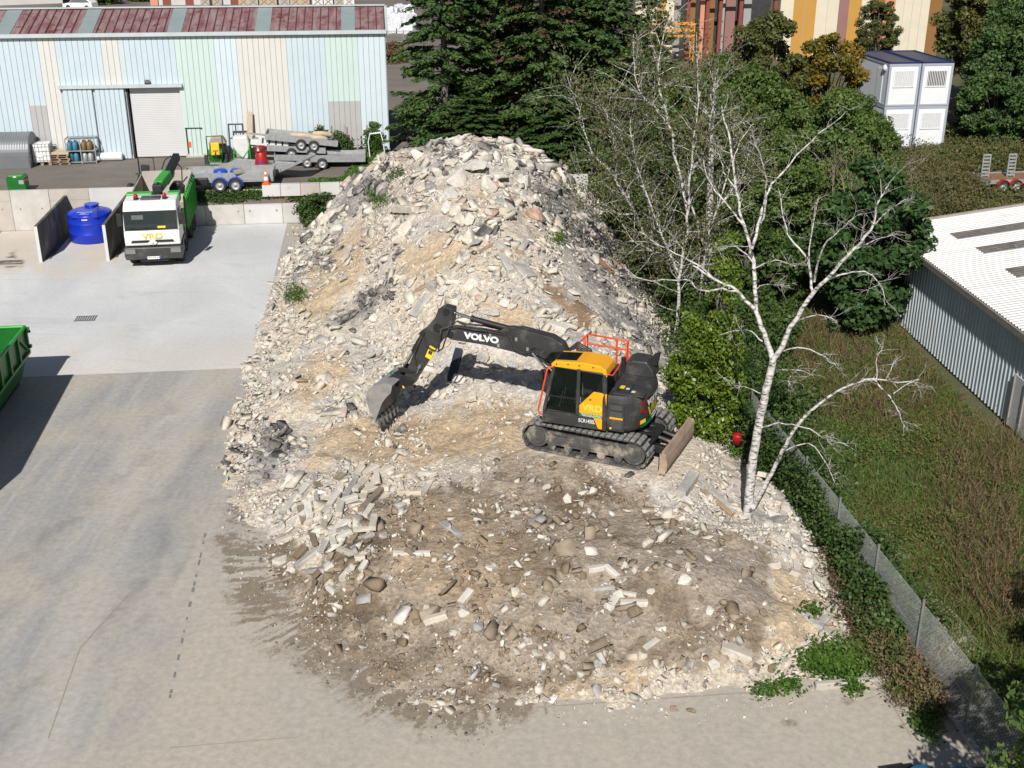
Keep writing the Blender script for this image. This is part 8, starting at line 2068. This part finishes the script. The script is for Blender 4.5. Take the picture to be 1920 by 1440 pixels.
# ---- chain link fence
f0, f1 = Vector((9.35, 16.2, 0)), Vector((7.25, 32.5, 0))
fd = (f1 - f0); FL = fd.length; fa = math.atan2(fd.y, fd.x); FH = 1.55
pmat('fence_post', (0.20, 0.21, 0.205), (0.14, 0.15, 0.145), 3, .7)
fe = thing('chain_link_fence', 'galvanised chain link fence between the mound and the meadow', 'fence', f0, fa)
pmat('fence_wire', (0.50, 0.51, 0.52), (0.42, 0.43, 0.44), 3, .45, .3)
mb = MB(); pitch = .075
vs_, fs_ = [], []
def wire(a, b, r=.003):
    a = np.array(a); b = np.array(b); o = len(vs_)
    for p in (a, b):
        vs_.extend([p + (0, -r, -r * .6), p + (0, r, -r * .6), p + (0, 0, r)])
    fs_.extend([(o, o + 1, o + 4, o + 3), (o + 1, o + 2, o + 5, o + 4), (o + 2, o, o + 3, o + 5)])
x = -FH
while x < FL:
    for s in (1, -1):
        xa, xb = (x, x + FH) if s == 1 else (x + FH, x)
        za, zb = .08, .08 + FH
        # clip to the panel
        def clip(xa, za, xb, zb):
            t0, t1 = 0, 1
            dx = xb - xa
            for lim, sg in ((0, 1), (FL, -1)):
                da, db = (xa - lim) * sg, (xb - lim) * sg
                if da < 0 and db < 0: return None
                if da < 0: t0 = max(t0, da / (da - db))
                if db < 0: t1 = min(t1, da / (da - db))
            return (xa + dx * t0, za + (zb - za) * t0, xa + dx * t1, za + (zb - za) * t1)
        q = clip(xa, za, xb, zb)
        if q: wire((q[0], .003 * s, q[1]), (q[2], .003 * s, q[3]))
    x += pitch
for z in (.09, .85, FH + .07): wire((0, 0, z), (FL, 0, z), .004)
np_mesh('wire_mesh', np.array(vs_), np.array(fs_), 'fence_wire', fe)
for i in range(8):
    x = .4 + i * 2.3; MB().cyl((x, 0, -.1), (x, 0, FH + .15), .028, n=10).cyl((x, 0, FH + .15), (x, 0, FH + .18), .034, n=10).build('post', 'fence_post', fe)
MB().span((0, -.06, -.1), (FL * .52, .06, .10)).build('base_board', 'wall_concrete_warm', fe)

# ---- ground cover (stuff): grass meadow, dry weeds, brambles
def fence_x(y): return f0.x + (y - f0.y) * (f1.x - f0.x) / (f1.y - f0.y)
def tuft_cloud(x, y, z, hgt, per, wid, lean=.45):
    n = len(x); x = np.repeat(x, per); y = np.repeat(y, per); z = np.repeat(z, per); hh = np.repeat(hgt, per) * rng.uniform(.5, 1.15, n * per)
    b = np.stack([x + rng.normal(0, .06, len(x)), y + rng.normal(0, .06, len(x)), z], 1)
    d = np.stack([rng.normal(0, lean, len(x)), rng.normal(0, lean, len(x)), np.ones(len(x))], 1)
    tip = b + d * hh[:, None]
    sd = unit(np.stack([rng.normal(0, 1, len(x)), rng.normal(0, 1, len(x)), np.zeros(len(x))], 1)) * (wid * rng.uniform(.6, 1.3, len(x)))[:, None]
    mid = b + d * hh[:, None] * .55
    V = np.stack([b - sd * .6, b + sd * .6, mid + sd, tip, mid - sd], 1).reshape(-1, 3)
    i = np.arange(len(x)) * 5
    F = np.stack([i, i + 1, i + 2, i + 4], 1); F2 = np.stack([i + 4, i + 2, i + 3, i + 3], 1)
    return V, F, i
def blades(name, x, y, z, hgt, per, wid, mat, label, cat, lean=.45):
    V, F, i = tuft_cloud(x, y, z, hgt, per, wid, lean)
    T = np.concatenate([np.stack([i, i + 1, i + 2], 1), np.stack([i, i + 2, i + 4], 1), np.stack([i + 4, i + 2, i + 3], 1)])
    r = rng.uniform(0, 1, len(i)); return stuff(np_mesh(name, V, T, mat, rnd=np.concatenate([r, r, r])), label, cat)
n = 42000
y = 14 + 66 * rng.uniform(0, 1, n) ** 1.7; x = fence_x(np.minimum(y, 34)) + .2 + rng.uniform(0, 1, n) * np.where(y < 46, 7.6, 30)
sx_ = 15.0 + (45.2 - y) * .061
ok = ((x < sx_ - .15) | (y > 46)) 
x, y = x[ok], y[ok]
patch = fbm(x * .35, y * .35, 3, 301)
blades('meadow_grass', x, y, np.full(len(x), -.08), (.12 + .34 * patch) * np.where(y > 45, 1.5, 1), 4, .016 + 0 * x if False else .012, 'grass_blade', 'rough meadow grass turning brown beyond the fence', 'grass', .75)
# base turf: leafy low cover so that no bare soil shows
def leaf_cover(name, x, y, z, hgt, size, mat, label, cat, per=5):
    n = len(x); c = np.stack([np.repeat(x, per), np.repeat(y, per), np.repeat(z, per)], 1) + rng.normal(0, 1, (n * per, 3)) * np.array([.12, .12, 0])
    c[:, 2] += np.repeat(hgt, per) * rng.uniform(.1, 1, n * per)
    nrm = rng.normal(0, .5, c.shape) + np.array([0, -.2, 1]); s = size * rng.uniform(.6, 1.4, len(c))
    V, F = quads(c, rng.normal(0, 1, c.shape), nrm, s, s * .6)
    return stuff(np_mesh(name, V, F, mat, rnd=rng.uniform(0, 1, len(F))), label, cat)
n = 34000
y = 14 + 34 * rng.uniform(0, 1, n) ** 1.3; x = fence_x(np.minimum(y, 34)) + .3 + rng.uniform(0, 1, n) * 7.5
ok = (x < 15.0 + (45.2 - y) * .061 - .2) & (fbm(x * .4, y * .4, 3, 303) > .36)
leaf_cover('meadow_herbs', x[ok], y[ok], np.full(ok.sum(), -.05), .06 + .42 * fbm(x[ok] * .7, y[ok] * .7, 3, 8) ** 1.5, .075, 'meadow_leaf', 'green leafy herbs in the meadow', 'herbs')
# tall dry weeds
n = 4200
px = rng.uniform(1370, 1920, n); py = rng.uniform(590, 1240, n)
mk = poly_mask(px, py, [[(1380, 640), (1480, 580), (1700, 620), (1760, 760), (1640, 800), (1480, 780), (1400, 720)], [(1760, 800), (1920, 800), (1920, 1200), (1820, 1150), (1780, 950)]], 20, 19)
ok = rng.uniform(0, 1, n) < mk
q = np.array([P(a, b, 0)[:2] for a, b in zip(px[ok], py[ok])])
ok2 = q[:, 0] < 15.0 + (45.2 - q[:, 1]) * .061 - .1
q = q[ok2]
blades('dry_weeds', q[:, 0], q[:, 1], np.full(len(q), -.05), rng.uniform(.3, .75, len(q)), 6, .011, 'dry_weed', 'tall dry brown weeds in the meadow', 'weeds', .6)
leaf_cover('seed_heads', q[:, 0], q[:, 1], np.full(len(q), .15), np.full(len(q), .6), .055, 'dry_weed', 'brown seed heads over the meadow', 'weeds', 4)
# weeds round the offices and the ramp trailer
n = 5200
px = rng.uniform(1600, 1990, n); py = rng.uniform(255, 420, n)
q = np.array([P(a, b, .0)[:2] for a, b in zip(px, py)])
ok = ~((q[:, 0] > 26) & (q[:, 0] < 32.5) & (q[:, 1] > 63.0) & (q[:, 1] < 68)) & ~((q[:, 0] > 14.6) & (q[:, 1] < 46.5))
q = q[ok]; 
leaf_cover('dry_scrub', q[:, 0], q[:, 1], np.full(len(q), -.05), .4 + 1.3 * fbm(q[:, 0] * .4, q[:, 1] * .25, 3, 33), .13, 'scrub_leaf', 'brown scrub around the site offices', 'scrub', 12)
leaf_cover('green_scrub', q[::2, 0], q[::2, 1], np.full(len(q[::2]), 0.0), .3 + 1.0 * fbm(q[::2, 0] * .4, q[::2, 1] * .25, 3, 35), .2, 'leaf_brownish', 'green scrub below the site offices', 'scrub', 8)
# brambles along the fence and the right foot of the mound
n = 9500
y = rng.uniform(17.5, 41, n); x = fence_x(np.minimum(y, 33)) + rng.normal(.0, .55, n)
ok = ((mound_h(x, y) < .12) | (x > fence_x(y) - .3)) & ((y > 20.7) | (x > fence_x(y) - .15)) & (fbm(x * .5, y * .5, 2, 41) > .36) & (x > fence_x(y) - np.where(y < 26.5, .85, 1.6))
x, y = x[ok], y[ok]
hb = (.35 + 1.1 * fbm(x * .6, y * .35, 3, 43)) * np.where(y < 22.5, .7, np.where(y > 24.2, 1.75, 1))
leaf_cover('bramble_cover', x, y, np.zeros(len(x)), hb, .10, 'bramble', 'dark brambles grown over the fence', 'brambles', 9)
n = 800
y = rng.uniform(19.5, 25.5, n); x = fence_x(y) + rng.normal(-.35, .32, n); ok = mound_h(x, y) < .15; x, y = x[ok], y[ok]
blades('bramble_stems', x, y, np.zeros(len(x)), rng.uniform(.2, .6, len(x)), 5, .008, 'dry_weed', 'dry bramble stems against the fence', 'brambles', .9)
leaf_cover('dead_leaves', x, y, np.zeros(len(x)), np.full(len(x), .6), .07, 'dry_weed', 'dead leaves hanging in the brambles by the fence', 'leaves', 14)
n = 4200
y = rng.uniform(33, 58, n); x = 7.6 + rng.normal(0, 1.0, n) - (y - 33) * .03
leaf_cover('undergrowth', x, y, np.zeros(len(x)), .3 + 1.5 * fbm(x * .6, y * .4, 3, 47), .15, 'bramble', 'dark undergrowth below the trees', 'undergrowth', 10)
# fresh weeds at the front right foot and in tufts on the mound
px, py = [], []
for cx, cy, rx, ry, k in [(1580, 1240, 62, 26, 420), (1535, 1250, 25, 14, 120), (1640, 1225, 30, 20, 100), (555, 556, 22, 16, 90), (1045, 452, 8, 7, 40), (712, 380, 14, 10, 50), (745, 330, 16, 10, 40), (1440, 1300, 20, 6, 30), (1600, 1290, 10, 6, 30), (1690, 1290, 16, 10, 60), (1480, 1290, 12, 6, 25), (1735, 1350, 20, 30, 80), (1520, 1150, 10, 8, 25), (1380, 850, 14, 10, 40), (700, 370, 10, 8, 30)]:
    px += list(rng.normal(cx, rx * .55, k)); py += list(rng.normal(cy, ry * .55, k))
hx_, hy_, hz_ = hit_np(px, py)
leaf_cover('fresh_weeds', hx_, hy_, hz_ - .02, np.full(len(hx_), .28), .085, 'leaf_weed', 'fresh green weeds sprouting at the foot of the mound', 'weeds', 9)
# grass strip and creepers on the terrace edge, bank beside the warehouse
u = rng.uniform(-11.5, -3.0, 2600); v = rng.uniform(59.55, 60.6, 2600)
ok = fbm(u * .9, v * 1.5, 3, 51) > .585
u, v = u[ok], v[ok]; xy = np.stack([u * EX.x + v * EY.x, u * EX.y + v * EY.y], 1)
leaf_cover('terrace_weeds', xy[:, 0], xy[:, 1], 1.0 + .5 * sstep(59.35, 60.6, v), np.full(len(u), .12), .12, 'bramble', 'weeds growing along the top of the low retaining wall', 'weeds', 7)
u = rng.uniform(-3.6, 3.5, 7000); v = 61.2 + rng.uniform(0, 7.5, 7000)
ok = (fbm(u * .6, v * .6, 3, 53) > .40) & ((u > -2.2 + (v - 61) * .2) | (v < 62.4)); u, v = u[ok], v[ok]
xy = np.stack([u * EX.x + v * EY.x, u * EX.y + v * EY.y], 1)
leaf_cover('bank_grass', xy[:, 0], xy[:, 1], np.full(len(u), 1.45), .15 + .5 * sstep(-1, 2, u), .15, 'leaf_weed', 'green weeds on the bank by the warehouse corner', 'grass', 6)
bush(P(594, 428, 0) + Vector((0, .3, 0)), [(.1, .8), (.4, .95), (.8, .95), (1.1, .85), (1.4, .6)], 'bramble', 9000, .14, 'dark creeper bush at the end of the low retaining wall', 'creeper_bush', stem=.04)
bush(tp(700, 300) + EY * .9, [(.2, .5), (.7, .5), (1.2, .45), (1.6, .35)], 'leaf_weed', 3500, .13, 'vine growing over the white arch', 'climbing_vine', 'vine', stem=.03)
bush(tp(600, 303) + EY * 1.0, [(.2, .8), (.7, .7), (1.2, .5), (1.5, .3)], 'bramble', 3000, .15, 'green shrub behind the pale sacks by the warehouse wall', 'wall_shrub', 'shrub', stem=.03)
bush(tp(640, 303) + EY * 1.0, [(.2, .7), (.7, .6), (1.2, .35)], 'bramble', 2500, .15, 'green shrub behind the stakes by the grey cladding patch', 'wall_shrub', 'shrub', stem=.03)
bush(far(150, 18) + Vector((0, 8, 0)), [(.3, 2.5), (1.0, 3.0), (2.0, 2.6), (3, 1.5)], 'leaf_mid', 6000, .4, 'hedge tree behind the white car beyond the ridge', 'hedge_tree', 'tree', stem=.2)
bush(far(180, 14) + Vector((3, 10, 0)), [(.3, 2.0), (1.0, 2.6), (2.0, 2.4), (3, 1.5)], 'needle', 6000, .4, 'dark hedge tree right of the white car beyond the ridge', 'hedge_tree', 'tree', stem=.2)
bush(P(737, 118, 1.5), [(.2, 1.2), (.8, 1.2), (1.4, .9)], 'dry_weed', 4000, .22, 'dry brown shrub between the warehouse end and the conifers', 'dry_shrub', 'shrub', stem=.05)
